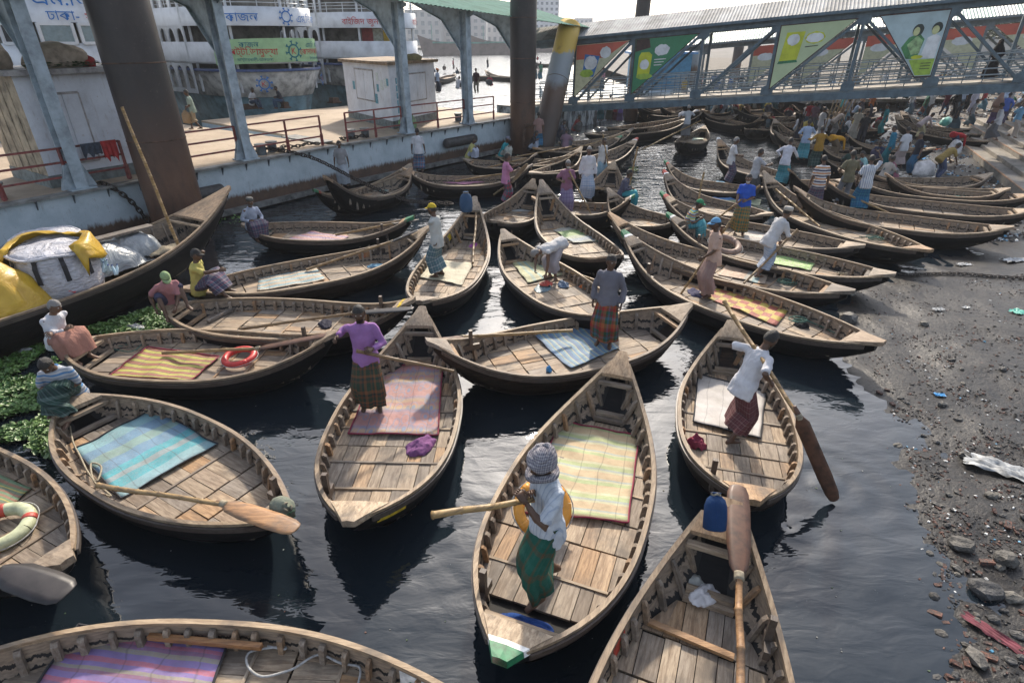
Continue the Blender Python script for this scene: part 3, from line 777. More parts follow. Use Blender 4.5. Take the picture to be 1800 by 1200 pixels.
def EB(px, d=0, z=DZ):
    f = on_line(PB0, PB1, px); p = PB0.lerp(PB1, f); return Vector((p.x, p.y, z))+nB*d
# gangplank between the two pontoons
b = MB(); q = EA(586, .5, DZ+.03); r_ = EB(606, .5, DZ+.03); b.bar(q+nA*1.5, r_+nB*1.5, 2.6, .04)
tag(b.build('gangplank', MAT['edge_steel']), 'steel plate bridging the gap between the two pontoons', 'gangplank')
# fenders
def fender(p, e, L, lab):
    b = MB(); n = 14; rings = []
    for sx, r in ((0,.12), (.03,.19), (.06,.21), (L-.06,.21), (L-.03,.19), (L,.12)):
        rings.append([p+e*sx+Vector((0, 0, math.sin(2*math.pi*j/n)*r))+Vector((e.y, -e.x, 0))*(math.cos(2*math.pi*j/n)*r) for j in range(n)])
    b.loft(rings); tag(b.build('fender', MAT['rubber'], None, True), lab, 'fender')
fender(EB(775, -.24, .98), eB, 2.0, 'black rubber fender on the pontoon wall above the crouching man')
fender(EA(292, -.24, .9), eA, 1.5, 'black rubber fender beside the big dark pile')
# canopy
def ibeam(b, a, c, w_, d_, n, t=.03):
    """upright or sloping I section; flange faces along n"""
    a = Vector(a); c = Vector(c); ax = (c-a).normalized(); n = Vector(n); sd = ax.cross(n).normalized()
    for s_ in (-1, 1):
        o = n*(d_/2-t/2)*s_; b.bar(a+o, c+o, w_, t, up=n)
    b.bar(a, c, t, d_-2*t, up=n)
def canopy(label, posts, e, n, eave, ridge_in, rise, ext0, ext1, mat, haunch=1.0):
    t = thing('canopy', label, 'canopy', posts[0])
    o0 = posts[0]; R_ = lambda p: Vector(p)-o0
    for k, p in enumerate(posts):
        h = eave(p)-.12
        b = MB(); ibeam(b, R_(p)+Vector((0,0,.02)), R_(Vector((p.x, p.y, h))), .30, .42, n); b.build('post', MAT['steel_grey'], t)
        b = MB()
        for s_ in (-.04, .04): b.panel(R_(p)-e*.0+n*s_*1.0+Vector((0,0,.02))-e*.42, e, Vector((0,0,1)), [(0,0),(.84,0),(.62,.62),(.22,.62)], .025)
        b.box(R_(p)+Vector((0,0,.02)), (.62,.62,.04), math.atan2(e.y, e.x)); b.build('base_plate', MAT['steel_grey'], t)
        # tapered rafter with haunch, running in over the deck
        poly = [(.16,-1.75*haunch), (1.35,-.42), (ridge_in,rise-.30), (ridge_in,rise), (-.55,-.10), (-.55,-.02+.0)]
        poly = [(.16,-1.75*haunch), (1.35,-.42), (ridge_in,rise-.34), (ridge_in,rise-.02), (-.55,-.16), (-.55,-.24), (.16,-.5)]
        b = MB(); b.panel(R_(Vector((p.x, p.y, h+.12)))-e*.012, n, Vector((0,0,1)), poly, .024)
        q = [R_(Vector((p.x, p.y, h+.12)))+n*x_+Vector((0,0,z_)) for x_, z_ in poly[:3]]
        b.bar(q[0], q[1], .22, .025, up=n); b.bar(q[1], q[2], .22, .025, up=n); b.build('rafter', MAT['steel_dark'] if mat is None else MAT['steel_grey'], t)
    # corrugated sheets
    a = posts[0]-e*ext0; c = posts[-1]+e*ext1; L = (c-a).length; ns = int(L/.95)
    for k in range(ns):
        b = MB(); rows = []
        for d, dz in ((-.75, -.18), (ridge_in, rise)):
            row = []
            for i in range(17):
                s_ = (k+i/16*1.02)*L/ns; p = a+e*s_+n*d; z0 = eave(a+e*s_)
                row.append(R_(Vector((p.x, p.y, z0+dz+.035+(.028 if i % 4 in (1,2) else 0)+.002*(k % 2)))))
            rows.append(row)
        b.loft(rows, False, 0, False)
        me = b.mesh('roof_sheet'); o = obj('roof_sheet', me, mat, t)
        so_ = o.modifiers.new('thickness', 'SOLIDIFY'); so_.thickness = .006
    for d, z_ in ((ridge_in*.33, rise*.33-.22), (ridge_in*.66, rise*.66-.24)):
        b = MB(); b.bar(R_(Vector((a.x, a.y, eave(a)+z_+.02)))+n*d, R_(Vector((c.x, c.y, eave(c)+z_+.02)))+n*d, .07, .15); b.build('purlin', MAT['steel_dark'], t)
    return t
plain('roof_green', (.10,.24,.19), .85, .0, var=.15, scale=1.2, spec=.15)
_e0, _e1 = PD(600, 2, pix(EB(602))[2]), PD(985, 50, pix(EB(925))[2]*1.06)
def eaveB(p):
    f = ((p-_e0).to_2d().dot((_e1-_e0).to_2d()))/((_e1-_e0).to_2d().length_squared); return _e0.z+(_e1.z-_e0.z)*f+.18
canopy('green corrugated canopy on grey steel posts over the pontoon', [EB(722, .22), EB(829, .22), EB(916, .22)], eB, nB, eaveB, 4.6, 1.15, 4.2, 6.0, MAT['roof_green'])
canopy('canopy with haunched posts above the large dark pile', [EA(148, .25), EA(441, .25)], eA, nA, lambda p: 6.45, 5.0, .9, 6.5, 1.8, MAT['roof_green'], 1.05)
# red railings
def railing(label, pts, group='red railings along the pontoon edge'):
    t = thing('railing', label, 'railing', pts[0], group=group); o0 = pts[0]
    L = (pts[-1]-pts[0]).length; n = max(1, round(L/1.55)); e = (pts[-1]-pts[0]).normalized()
    for k in range(n+1):
        b = MB(); p = e*(L*k/n); b.bar(p, p+Vector((0,0,1.06)), .06, .06)
        if k not in (0,): b.bar(p+Vector((0,0,.02)), p+Vector((0,0,.42))+Vector((0,0,0)), .09, .09)
        b.build('post', MAT['rail_red'], t)
    for z_ in (.34, .70, 1.05):
        b = MB(); b.bar(Vector((0,0,z_)), e*L+Vector((0,0,z_)), .055, .05); b.build('rail', MAT['rail_red'], t)
    return t
railing('red railing in front of the left white cabin with clothes drying', [EA(-120, .30), EA(238, .30)])
railing('red railing between the dark pile and second canopy post', [EA(318, .30), EA(432, .30)])
railing('red railing right of the second canopy post by the heap of chain', [EA(452, .30), EA(577, .30)])
railing('red railing in front of the right white cabin', [EB(620, .30), EB(716, .30)])
railing('red railing between the third and fourth canopy posts', [EB(728, .30), EB(825, .30)])
railing('short red railing left of the rusty centre pile', [EB(833, .30), EB(876, .30)])
# bollards
def bollard(p, lab):
    t = thing('bollard', lab, 'bollard', p, group='bollards on the pontoon deck'); b = MB(); n = 14
    b.tube([(0,0,0), (0,0,.30)], .16, 14); b.build('post', MAT['steel_dark'], t, False)
    b = MB(); b.tube([(0,0,.30), (0,0,.36)], .20, 14); b.build('cap', MAT['edge_steel'], t)
for px, d, lab, E_ in ((22, .9, 'bollard at the far left of the pontoon deck', EA), (478, .55, 'bollard at the left end of the chain heap', EA), (503, .75, 'bollard with chain turns on the deck', EA),
                       (640, .8, 'bollard left of the right white cabin corner', EB), (662, .7, 'bollard in front of the right white cabin', EB), (838, 1.2, 'bollard behind the fourth canopy post', EB), (850, 1.0, 'bollard next to the rusty centre pile', EB)):
    bollard(E_(px, d), lab)
# chains
c0 = EA(497, .6, DZ+.12)
chain('anchor_chain', 'heavy chain sagging from the pontoon over the boats', [c0, EA(512, -.05, DZ+.02), P(560, 282, 1.35), P(640, 322, .75), P(715, 352, .30), P(795, 358, .05)], .021, MAT['chain_iron'], .15)
hp = [EA(462, .5, DZ+.05)]
rs2 = random.Random(5)
for k in range(9): hp.append(EA(470+k*13, .35+.5*rs2.random(), DZ+.06+.08*rs2.random()))
chain('chain_heap', 'heap of rusty chain along the pontoon deck edge', hp, .02, MAT['chain_iron'], .13)
chain('chain_heap', 'tangle of rusty chain at the right cabin foot', [EB(612+k*9, .3+.5*rs2.random(), DZ+.06+.1*rs2.random()) for k in range(7)], .02, MAT['chain_iron'], .13)
chain('anchor_chain', 'short chain hanging from the pontoon beside the dark pile', [EA(182, .3, DZ+.05), EA(190, -.05, DZ), EA(215, -.18, 1.1), EA(232, -.3, .4)], .02, MAT['chain_iron'], .14)
# ---- white cabins
m = NT('cabin_white'); o = m.obj(); ps = m.pos(); n1 = m.noise(o, 1.3, 6, .65); n2 = m.noise(m.map(o, (3,3,.7)), 3, 5, .6); n3 = m.noise(o, 9, 4, .6)
c = m.ramp(n1, [(.3, (.52,.54,.58)), (.6, (.70,.73,.78))]); c = m.mix(m.ramp(n2, [(.58, 0), (.75, .5)]), c, (.30,.25,.20)); c = m.mix(m.ramp(n3, [(.66, 0), (.72, .6)]), c, (.40,.32,.27))
MAT['cabin_white'] = m.p(Base__Color=c, Roughness=.7)
plain('cabin_grey', (.17,.20,.20), .7, var=.25); plain('beige_wood', (.42,.34,.24), .75, var=.3, scale=3); plain('frame_grey', (.36,.34,.33), .7, var=.25); plain('roof_brown', (.26,.18,.11), .8, var=.35, scale=4)
plain('poster_pale', (.62,.68,.66), .7, var=.15, scale=20); plain('poster_blue', (.14,.36,.46), .7, var=.35, scale=24)
def cabin(label, C, Rr, Lf, H, roofmat, leftmat, skirt=True, slope=.0):
    t = thing('cabin', label, 'cabin', C); ex = flat(Rr-C); ey = flat(Lf-C); W, D = ex.length, ey.length; ex.normalize(); ey.normalize(); up = Vector((0,0,1))
    q = [Vector((0,0,0)), ex*W, ex*W+ey*D, ey*D]
    b = MB(); b.prism([(p.x, p.y) for p in q], 0, H)
    b.m = [0]*len(b.f); b.m[-1] = 1; b.build('wall', [MAT['cabin_white'], leftmat], t)
    if skirt:
        b = MB(); q2 = [p+(p-(ex*W+ey*D)/2).normalized()*.03 for p in q]; b.prism([(p.x, p.y) for p in q2], 0, .32); b.build('skirting', MAT['cabin_grey'], t)
    b = MB(); ov = .22; c4 = [-(ex+ey)*ov, ex*(W+ov)-ey*ov, ex*(W+ov)+ey*(D+ov), ey*(D+ov)-ex*ov]
    zz = [H+slope, H, H, H+slope]
    b.add([p+up*(z_+.01) for p, z_ in zip(c4, zz)]+[p+up*(z_+.13) for p, z_ in zip(c4, zz)], [(3,2,1,0),(4,5,6,7),(0,1,5,4),(1,2,6,5),(2,3,7,6),(3,0,4,7)]); b.build('roof', [roofmat], t)
    return t, ex, ey, W, D
def shutter(t, o, ex, w_, h_, lab='window'):
    """closed double shutter standing proud of the wall; o lower left corner, ex along the wall, outward = ex x up"""
    up = Vector((0,0,1)); out = ex.cross(up)
    f = MB(); f.bar(o, o+ex*w_, .06, .05, up=up); f.bar(o+up*h_, o+ex*w_+up*h_, .09, .06); f.bar(o, o+up*h_, .06, .05, up=out); f.bar(o+ex*w_, o+ex*w_+up*h_, .06, .05, up=out)
    fo = f.build(lab, MAT['frame_grey'], t)
    for k in range(2):
        g = MB(); g.panel(o+out*.004+ex*(w_*(.02+.49*k))+up*.04, ex, up, [(0,0),(w_*.47,0),(w_*.47,h_-.07),(0,h_-.07)], .025); g.build('shutter', MAT['cabin_white'], fo)
C2 = P(692, 227, DZ); R2 = P(768, 209, DZ); L2 = P(614, 206, DZ)
t2, ex, ey, W, D = cabin('white cabin with paper notices and brown roof on the right pontoon', C2, R2, L2, 2.55, MAT['roof_brown'], MAT['cabin_white'], slope=0)
shutter(t2, ex*(W*.35)+Vector((0,0,1.0)), ex, W*.42, 1.15)
sx = -ey
shutter(t2, ey*(D*.72)+Vector((0,0,1.0)), sx, D*.40, 1.3)
rp = random.Random(3)
for k in range(9):
    a = ey*(D*rp.uniform(.05, .95)); h_ = rp.uniform(.9, 1.9); s_ = rp.uniform(.18, .34)
    b = MB(); b.panel(a+Vector((0,0,h_))+sx.cross(Vector((0,0,1)))*.006, sx, Vector((0,0,1)), [(0,0),(s_,0),(s_,s_*1.3),(0,s_*1.3)], .004); b.build('paper_notice', MAT['poster_pale' if k % 2 else 'poster_blue'], t2)
for k in range(5):
    b = MB(); b.panel(ex*(W*.12)+Vector((0,0,.6+k*.3))+ex.cross(Vector((0,0,1)))*.006, ex, Vector((0,0,1)), [(0,0),(.26,0),(.26,.24),(0,.24)], .004); b.build('paper_notice', MAT['poster_blue'], t2)
C1 = EA(118, .85); R1 = P(341, 276, DZ)
R1 = EA(335, .95); L1 = C1+nA*2.6
t1, ex, ey, W, D = cabin('white cabin with plank doors at the left behind the dark pile', C1, R1, L1, 2.75, MAT['frame_grey'], MAT['beige_wood'])
shutter(t1, ex*(W*.16)+Vector((0,0,.55)), ex, W*.24, 1.75, 'door'); shutter(t1, ex*(W*.80)+Vector((0,0,.55)), ex, W*.15, 1.75, 'door')
for k in range(1, 5):
    b = MB(); b.bar(ey*(D*k/5)+Vector((0,0,.05))+(-ey).cross(Vector((0,0,1)))*.008, ey*(D*k/5)+Vector((0,0,2.6))+(-ey).cross(Vector((0,0,1)))*.008, .03, .02, up=-ex); b.build('cover_strip', MAT['beige_wood'], t1)
# bundles on the cabin roofs
def bundle(name, label, p, r, mat, seed, cat='bundle'):
    bm = bmesh.new(); bmesh.ops.create_icosphere(bm, subdivisions=3, radius=1)
    for v_ in bm.verts:
        f = 1+.22*mnoise.noise(v_.co*1.7+Vector((seed, seed*2, 0)))+.10*mnoise.noise(v_.co*5+Vector((seed, 0, 3)))
        v_.co = Vector((v_.co.x*r[0], v_.co.y*r[1], max(v_.co.z, -.55)*r[2]))*f
    me = bpy.data.meshes.new(name); bm.to_mesh(me); bm.free(); me.polygons.foreach_set('use_smooth', [True]*len(me.polygons))
    o = obj(name, me, mat); o.location = Vector(p)+Vector((0,0,r[2]*.5)); o.rotation_euler.z = seed; return tag(o, label, cat)
plain('sack_pale', (.42,.33,.25), .8, var=.2, scale=5, bump=.3); plain('sack_white', (.62,.60,.60), .6, var=.2, scale=5, bump=.3); plain('sack_olive', (.25,.22,.10), .8, var=.2)
zr = DZ+2.88
bundle('cloth_bundle', 'pale sack heaped on the left cabin roof', C1+ex*(W*.42)+ey*.8+Vector((0,0,2.88)), (.75,.5,.42), MAT['sack_pale'], 1)
bundle('cloth_bundle', 'pale sack at the left end of the left cabin roof', C1+ex*(W*.0)+ey*.9+Vector((0,0,2.88)), (.5,.4,.5), MAT['sack_pale'], 2)
bundle('cloth_bundle', 'small red bundle on the left cabin roof', C1+ex*(W*.62)+ey*.7+Vector((0,0,2.88)), (.25,.2,.2), plain('cloth_red', (.42,.03,.03), .8), 3)
# green leaves lying on that roof
b = MB()
for k in range(160):
    p = C1+ex*(W*rs2.uniform(.15, .7))+ey*rs2.uniform(.2, .6)+Vector((0,0,2.90+rs2.uniform(0,.12))); M3 = Matrix.Rotation(rs2.uniform(0,6.3), 3, 'Z') @ Matrix.Rotation(rs2.uniform(-.7,.7), 3, 'X')
    b.add([p+M3 @ Vector(q) for q in ((-.09,0,0),(0,-.03,.01),(.09,0,0),(0,.03,.01))], [(0,1,2,3)])
o = b.build('cut_greens', plain('leaf_dark', (.035,.075,.02), .6)); struct(o, 'stuff'); o['label'] = 'cut green leaves lying on the left cabin roof'
bundle('cloth_bundle', 'olive sack on the right cabin roof', C2+flat(R2-C2)*.55+Vector((0,0,2.68)), (.42,.2,.2), MAT['sack_olive'], 4)
bundle('cloth_bundle', 'green and blue bundle at the foot of the right cabin', EB(742, .9), (.55,.4,.45), plain('sack_green', (.16,.30,.14), .7, var=.3), 5)
bundle('cloth_bundle', 'dark blue bundle at the foot of the third canopy post', EB(731, .6), (.3,.25,.3), plain('sack_navy', (.04,.06,.13), .7, var=.3), 6)
# washing on the railing
def hung_cloth(label, a, c, drop, mat, seed):
    b = MB(); rows = []
    for j in range(9):
        row = []
        for i in range(13):
            p = a.lerp(c, i/12); k = j/8; s_ = 1 if i % 5 else .8
            row.append(p+Vector((0,0,.03-drop*k*(.75+.45*mnoise.noise(Vector((i*.45, seed, 0))))))+Vector((.05, -.05, 0))*(.6+.6*math.sin(i*1.9+seed)*k))
        rows.append(row)
    b.loft(rows, False, 0, False); return tag(b.build('drying_cloth', mat, None, True), label, 'cloth')
hung_cloth('blue jeans drying on the red railing', EA(172, .26, DZ+1.07), EA(206, .26, DZ+1.07), .42, plain('cloth_denim', (.05,.065,.09), .9, var=.3, scale=12), 1)
hung_cloth('red shirt drying on the red railing beside the pile', EA(206, .26, DZ+1.08), EA(232, .26, DZ+1.08), .62, MAT['cloth_red'], 2)
# ---- piles
m = NT('pile_steel'); ps = m.pos(); o = m.obj(); z = m.sep(ps)[2]; n1 = m.noise(m.map(ps, (1,1,.5)), 1.6, 6, .65); n2 = m.noise(ps, 14, 4, .6)
tar_ = m.ramp(n1, [(.3, (.014,.013,.014)), (.7, (.035,.03,.03))]); ru = m.ramp(n1, [(.3, (.045,.028,.022)), (.5, (.105,.055,.035)), (.7, (.16,.085,.05))])
f = m.ramp(m.math('ADD', z, m.math('MULTIPLY', m.math('SUBTRACT', n1, .5), 2.6)), [(.0, 1), (.40, .9), (.60, 0), (1, 0)])
f = m.ramp(m.math('MULTIPLY', m.math('ADD', z, m.math('MULTIPLY', m.math('SUBTRACT', n1, .5), 3.5)), .2), [(.36, 1), (.8, .05)])
c = m.mix(f, tar_, ru); c = m.mix(m.ramp(n2, [(.64, 0), (.7, .3)]), c, (.15,.12,.10))
m.bump(n1, .2, .03); MAT['pile_steel'] = m.p(Base__Color=c, Roughness=.48, Metallic=.15)
m = NT('pile_yellow'); o = m.obj(); z = m.sep(o)[2]; n1 = m.noise(m.map(o, (1,1,.5)), 2, 6, .65)
zj = m.math('MULTIPLY', m.math('ADD', z, m.math('MULTIPLY', m.math('SUBTRACT', n1, .5), .9)), .14)
c = m.ramp(zj, [(.20, (.055,.038,.03)), (.40, (.10,.06,.04)), (.46, (.22,.25,.27)), (.62, (.26,.29,.30)), (.64, (.50,.34,.06)), (.80, (.55,.37,.07))])
c = m.mix(m.ramp(n1, [(.58, 0), (.75, .5)]), c, (.10,.06,.04)); MAT['pile_yellow'] = m.p(Base__Color=c, Roughness=.6)
def pile(label, base, top, r, mat, cone=False, seams=()):
    t = thing('steel_pile', label, 'pile', base, group='steel mooring piles'); d = top-base; b = MB(); n = 32
    ax = d.normalized(); k = 9
    b.tube([d*(i/k)-ax*(1.2 if i == 0 else 0) for i in range(k+1)], r, n); b.build('shaft', mat, t, True)
    if cone:
        b = MB(); b.tube([d-ax*.02, d+ax*.30], [r*1.01, r*.12], n); b.build('cap', mat, t)
    for s_ in seams:
        b = MB(); b.tube([d*s_-ax*.015, d*s_+ax*.015], r*1.012, n); b.build('weld_seam', MAT['rust'], t, True)
pb = EA(268, -.92, 0); pile('huge dark steel pile rising in front of the left cabin', pb, pb+Vector((-.15,.1,11)), .72, MAT['pile_steel'], seams=(.25,.42,.58))
pb = EB(898, -.75, 0); pile('rusty steel pile in the centre beside the canopy end', pb, pb+Vector((.0,0,12)), .62, MAT['pile_steel'], seams=(.2,.36,.5))
D_ = pix(pb)[2]; y0 = P(952, 264, 0); yt = PD(1001, 46, pix(y0)[2]*1.03)
pile('leaning pile with yellow painted top', y0, yt, .60, MAT['pile_yellow'], cone=True, seams=(.55,))
pb = P(1108, 212, 0); pile('grey pile standing behind the gangway roof', pb, pb+Vector((.2,0,9)), .46, MAT['pile_steel'])
# steel guide frame round the centre pile
b = MB(); q = EB(898, -.75, 0)
for dx, dy in ((-.7,-.7), (.7,-.7)): b.bar(q+eB*dx+nB*dy*.9+Vector((0,0,-.2)), q+eB*dx+nB*dy*.9+Vector((0,0,1.5)), .12, .12)
b.bar(q+eB*-.75-nB*.66+Vector((0,0,1.4)), q+eB*.75-nB*.66+Vector((0,0,1.4)), .12, .14); b.bar(q+eB*-.75-nB*.66+Vector((0,0,.5)), q+eB*.75-nB*.66+Vector((0,0,.5)), .12, .14)
tag(b.build('pile_guide', MAT['rust']), 'rusty steel guide frame round the foot of the centre pile', 'frame')
# ------------------------------------------------------------------ lettering
def text_mesh(txt, size):
    cu = bpy.data.curves.new('lettering', 'FONT'); cu.body = txt; cu.size = size; cu.resolution_u = 3
    o = bpy.data.objects.new('lettering', cu); COL.objects.link(o)
    dg = bpy.context.evaluated_depsgraph_get(); me = bpy.data.meshes.new_from_object(o.evaluated_get(dg))
    bpy.data.objects.remove(o); me.name = 'lettering'
    v = np.array([tuple(q.co) for q in me.vertices]) if len(me.vertices) else np.zeros((1,3))
    return me, v.min(0), v.max(0)
plain('ink_blue', (.02,.16,.48), .6, var=.1); plain('ink_red', (.50,.03,.03), .6, var=.1); plain('ink_teal', (.01,.16,.20), .6, var=.1); plain('ink_black', (.02,.02,.025), .6, var=.1)
def letters(parent, txt, size, fn, mat, weight=1):
    """lettering bent over a surface: fn(u, v) gives the point u along and v up"""
    me, lo, hi = text_mesh(txt, size)
    w_ = hi[0]-lo[0]
    for q in me.vertices: q.co = fn(q.co.x-lo[0]-w_/2, q.co.y)
    me.materials.clear(); return obj('lettering', me, mat, parent)
# ------------------------------------------------------------------ river ferries behind the pontoon
plain('ferry_white', (.62,.65,.68), .5, var=.12, scale=1.2); plain('ferry_dark', (.035,.037,.04), .7, var=.3); plain('ferry_hull', (.10,.19,.22), .6, var=.3, scale=1.5)
plain('ferry_dirty', (.46,.45,.42), .65, var=.3, scale=2.2); plain('banner_green', (.34,.55,.30), .75, var=.08, scale=2); plain('glass_grey', (.22,.29,.31), .25, var=.1); plain('deck_trim', (.03,.06,.17), .5)
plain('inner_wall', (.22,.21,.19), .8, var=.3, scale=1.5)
class Ferry:
    def __init__(s, label, bow, rz, W, name='river_ferry'):
        s.t = thing(name, label, 'ferry', (bow.x, bow.y, .35), rz, 'river ferries behind the pontoon'); s.W = W
    def line(s, W, y0, Lr, ymax=14, n=36):
        """plan outline as (point, arc length) from the port side round the bow to starboard"""
        pts = [Vector((-W, ymax, 0)), Vector((-W, (ymax+Lr)/2, 0))]
        for i in range(n+1):
            a = -math.pi/2+math.pi*i/n; c = abs(math.cos(a)); sn = math.sin(a)
            pts.append(Vector((W*math.copysign(abs(sn)**.85, sn), Lr-(Lr-y0)*c**.9, 0)))
        pts += [Vector((W, (ymax+Lr)/2, 0)), Vector((W, ymax, 0))]; return pts
    def band(s, name, mat, W, y0, Lr, z0, z1, W2=None, y2=None, th=.07, ymax=14):
        a = s.line(W, y0, Lr, ymax); b_ = s.line(W2 or W, y0 if y2 is None else y2, Lr, ymax); n = len(a)
        ctr = Vector((0, Lr+2, 0)); b = MB(); inn = lambda p: p+(ctr-p).normalized()*th
        up = lambda p, z_: Vector((p.x, p.y, z_))
        b.loft([[up(p, z0) for p in a], [up(p, z1) for p in b_], [up(inn(p), z1) for p in b_], [up(inn(p), z0) for p in a]], False, 0, False)
        return b.build(name, mat, s.t, True)
    def slab(s, name, mat, W, y0, Lr, z0, z1, ymax=14):
        b = MB(); b.prism([(p.x, p.y) for p in reversed(s.line(W, y0, Lr, ymax))][::-1], z0, z1); return b.build(name, mat, s.t)
    def surf(s, W, y0, Lr, off=.02, ymax=14):
        """fn(u, z): arc length u from the stem (positive to starboard), height z"""
        pts = s.line(W, y0, Lr, ymax, 60); L = [0]
        for a, c in zip(pts[:-1], pts[1:]): L.append(L[-1]+(c-a).length)
        mid = L[-1]/2
        def fn(u, z_):
            d = max(0, min(L[-1]-1e-4, u+mid)); i = int(np.searchsorted(L, d, 'right')-1); i = min(i, len(pts)-2)
            p = pts[i].lerp(pts[i+1], (d-L[i])/max(1e-6, L[i+1]-L[i])); tn = (pts[i+1]-pts[i]).normalized(); out = Vector((tn.y, -tn.x, 0))
            return Vector((p.x, p.y, z_))+out*off
        return fn, mid
    def arches(s, side, z0, z1, y0, y1, n, W, mat):
        """wall with arched openings along one side"""
        x = side*W
        for k in range(n):
            a = y0+(y1-y0)*k/n; w_ = (y1-y0)/n; c = .16*w_; b = MB()
            b.box((x, a+c/2, (z0+z1)/2), (.07, c, z1-z0)); b.box((x, a+w_-c/2, (z0+z1)/2), (.07, c, z1-z0))
            m_ = 8; zr = z1-.12; hh = min(.45, (z1-z0)*.5); xs_ = [a+c+(w_-2*c)*i/m_ for i in range(m_+1)]
            for i in range(m_):
                f = lambda q: zr-hh+hh*math.sqrt(max(0, 1-(2*(q-a-c)/(w_-2*c)-1)**2))
                za, zb = f(xs_[i]), f(xs_[i+1]); v = [(x-.035, xs_[i], za), (x-.035, xs_[i+1], zb), (x-.035, xs_[i+1], z1), (x-.035, xs_[i], z1)]
                v += [(p[0]+.07, p[1], p[2]) for p in v]
                b.add(v, [(0,1,2,3), (7,6,5,4), (0,4,5,1), (2,6,7,3)])
            b.box((x, a+w_/2, z0+.12), (.07, w_-2*c, .24)); b.build('arched_window', mat, s.t)
    def rail(s, W, y0, Lr, z0, h, mat, nu=14):
        fn, mid = s.surf(W, y0, Lr, -.05)
        b = MB()
        for z_ in (h*.35, h*.7, h):
            b.tube([fn(mid*.62*(2*i/30-1), z0+z_) for i in range(31)], .02, 5)
        for i in range(nu+1): u = mid*.62*(2*i/nu-1); b.bar(fn(u, z0), fn(u, z0+h), .035, .035)
        return b.build('deck_railing', mat, s.t)
    def posts(s, W, y0, Lr, z0, z1, n, mat):
        fn, mid = s.surf(W, y0, Lr, -.14)
        for i in range(n):
            u = mid*.60*(2*i/(n-1)-1); b = MB(); b.bar(fn(u, z0), fn(u, z1), .11, .11); b.build('pillar', mat, s.t)
    def cogwheel(s, fn, u0, z0, r, mat, ink=None):
        b = MB(); n = 24
        def q(a, rr): return fn(u0+math.cos(a)*rr, z0+math.sin(a)*rr)
        for i in range(n):
            a0, a1 = 2*math.pi*i/n, 2*math.pi*(i+1)/n; b.add([q(a0,r*.55), q(a1,r*.55), q(a1,r*.70), q(a0,r*.70)], [(0,1,2,3)])
        for i in range(8):
            a = 2*math.pi*i/8+.2; d = .10; b.add([q(a-d,r*.68), q(a+d,r*.68), q(a+d*.7,r*.95), q(a-d*.7,r*.95)], [(0,1,2,3)]); b.add([q(a-d*1.6,r*.92), q(a+d*1.6,r*.92), q(a+d*1.6,r*1.05), q(a-d*1.6,r*1.05)], [(0,1,2,3)])
        b.build('wheel_emblem', MAT[mat], s.t)
        if ink: letters(s.t, 'K', r*.9, lambda u, v: fn(u0+u, z0-r*.3+v), MAT[ink])
RZ = math.atan2(nB.x*-1, nB.y)
def ferry(label, bow, W, txt):
    f = Ferry(label, bow, RZ, W)
    f.band('hull', MAT['ferry_hull'], W*.62, 1.3, 6.5, -.9, 1.75, W*.80, .6)
    f.band('bow_bulwark', MAT['ferry_dirty'], W*.80, .6, 6.0, 1.75, 3.15, W*.97, .0, .08)
    f.band('bulwark_rim', MAT['deck_trim'], W*.985, -.02, 6.0, 3.12, 3.26, None, None, .14)
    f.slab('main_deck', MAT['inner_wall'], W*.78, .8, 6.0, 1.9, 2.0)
    f.slab('upper_deck', MAT['ferry_white'], W*.98, .5, 6.0, 3.52, 3.66)
    f.band('upper_parapet', MAT['ferry_white'], W, .45, 6.0, 3.6, 4.62)
    f.slab('top_deck', MAT['ferry_white'], W*.98, .5, 6.0, 5.48, 5.60)
    f.band('top_parapet', MAT['ferry_white'], W, .45, 6.0, 5.42, 6.35)
    f.slab('roof_deck', MAT['ferry_white'], W*.94, .9, 6.0, 7.55, 7.7)
    f.band('roof_parapet', MAT['ferry_white'], W*.95, .85, 6.0, 7.6, 8.3)
    for z0, z1 in ((2.0, 3.52), (3.66, 5.45), (5.6, 7.55)):
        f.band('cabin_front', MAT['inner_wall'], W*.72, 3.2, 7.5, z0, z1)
        f.posts(W*.97, .55, 6.0, z0, z1, 7, MAT['ferry_white'])
    for sd in (-1, 1):
        f.arches(sd, 3.66, 5.44, 5.0, 13.5, 8, W*.985, MAT['ferry_white']); f.arches(sd, 5.6, 7.55, 5.0, 13.5, 8, W*.985, MAT['ferry_white']); f.arches(sd, 1.9, 3.5, 5.0, 13.5, 8, W*.985, MAT['ferry_white'])
    f.rail(W*.98, .5, 6.0, 6.35, .55, MAT['ferry_white'])
    return f
far_edge = lambda px, E_: E_(px, 11.5, 0)
# middle ferry with the green banner
bow2 = P(532, 186, DZ)
f2 = ferry('white ferry with curved green banner behind the pontoon', bow2, 3.7, 'x')
fn, mid = f2.surf(3.7, .45, 6.0, .05)
b = MB(); rows = []
for i in range(41):
    u = -4.3+8.2*i/40; sag = .10*math.sin(i*.9)*.3; rows.append([fn(u, 3.50+.10*math.cos(u*.5)+sag*.2), fn(u, 4.74+.08*math.cos(u*.45))])
b.loft(rows, False, 0, False); bn = b.build('banner', MAT['banner_green'], f2.t, True)
fb, _ = f2.surf(3.7, .45, 6.0, .075)
letters(f2.t, 'কাজল', .38, lambda u, v: fb(-2.2+u, 4.36+v), MAT['ink_teal']); letters(f2.t, 'পট্টি.ডামুড্যা', .46, lambda u, v: fb(-2.0+u, 3.98+v), MAT['ink_red'])
letters(f2.t, 'মাস্টারবাড়ী-তালতলা', .22, lambda u, v: fb(-2.0+u, 3.66+v), MAT['ink_teal']); f2.cogwheel(fb, .25, 4.15, .52, 'ink_teal', 'ink_red')
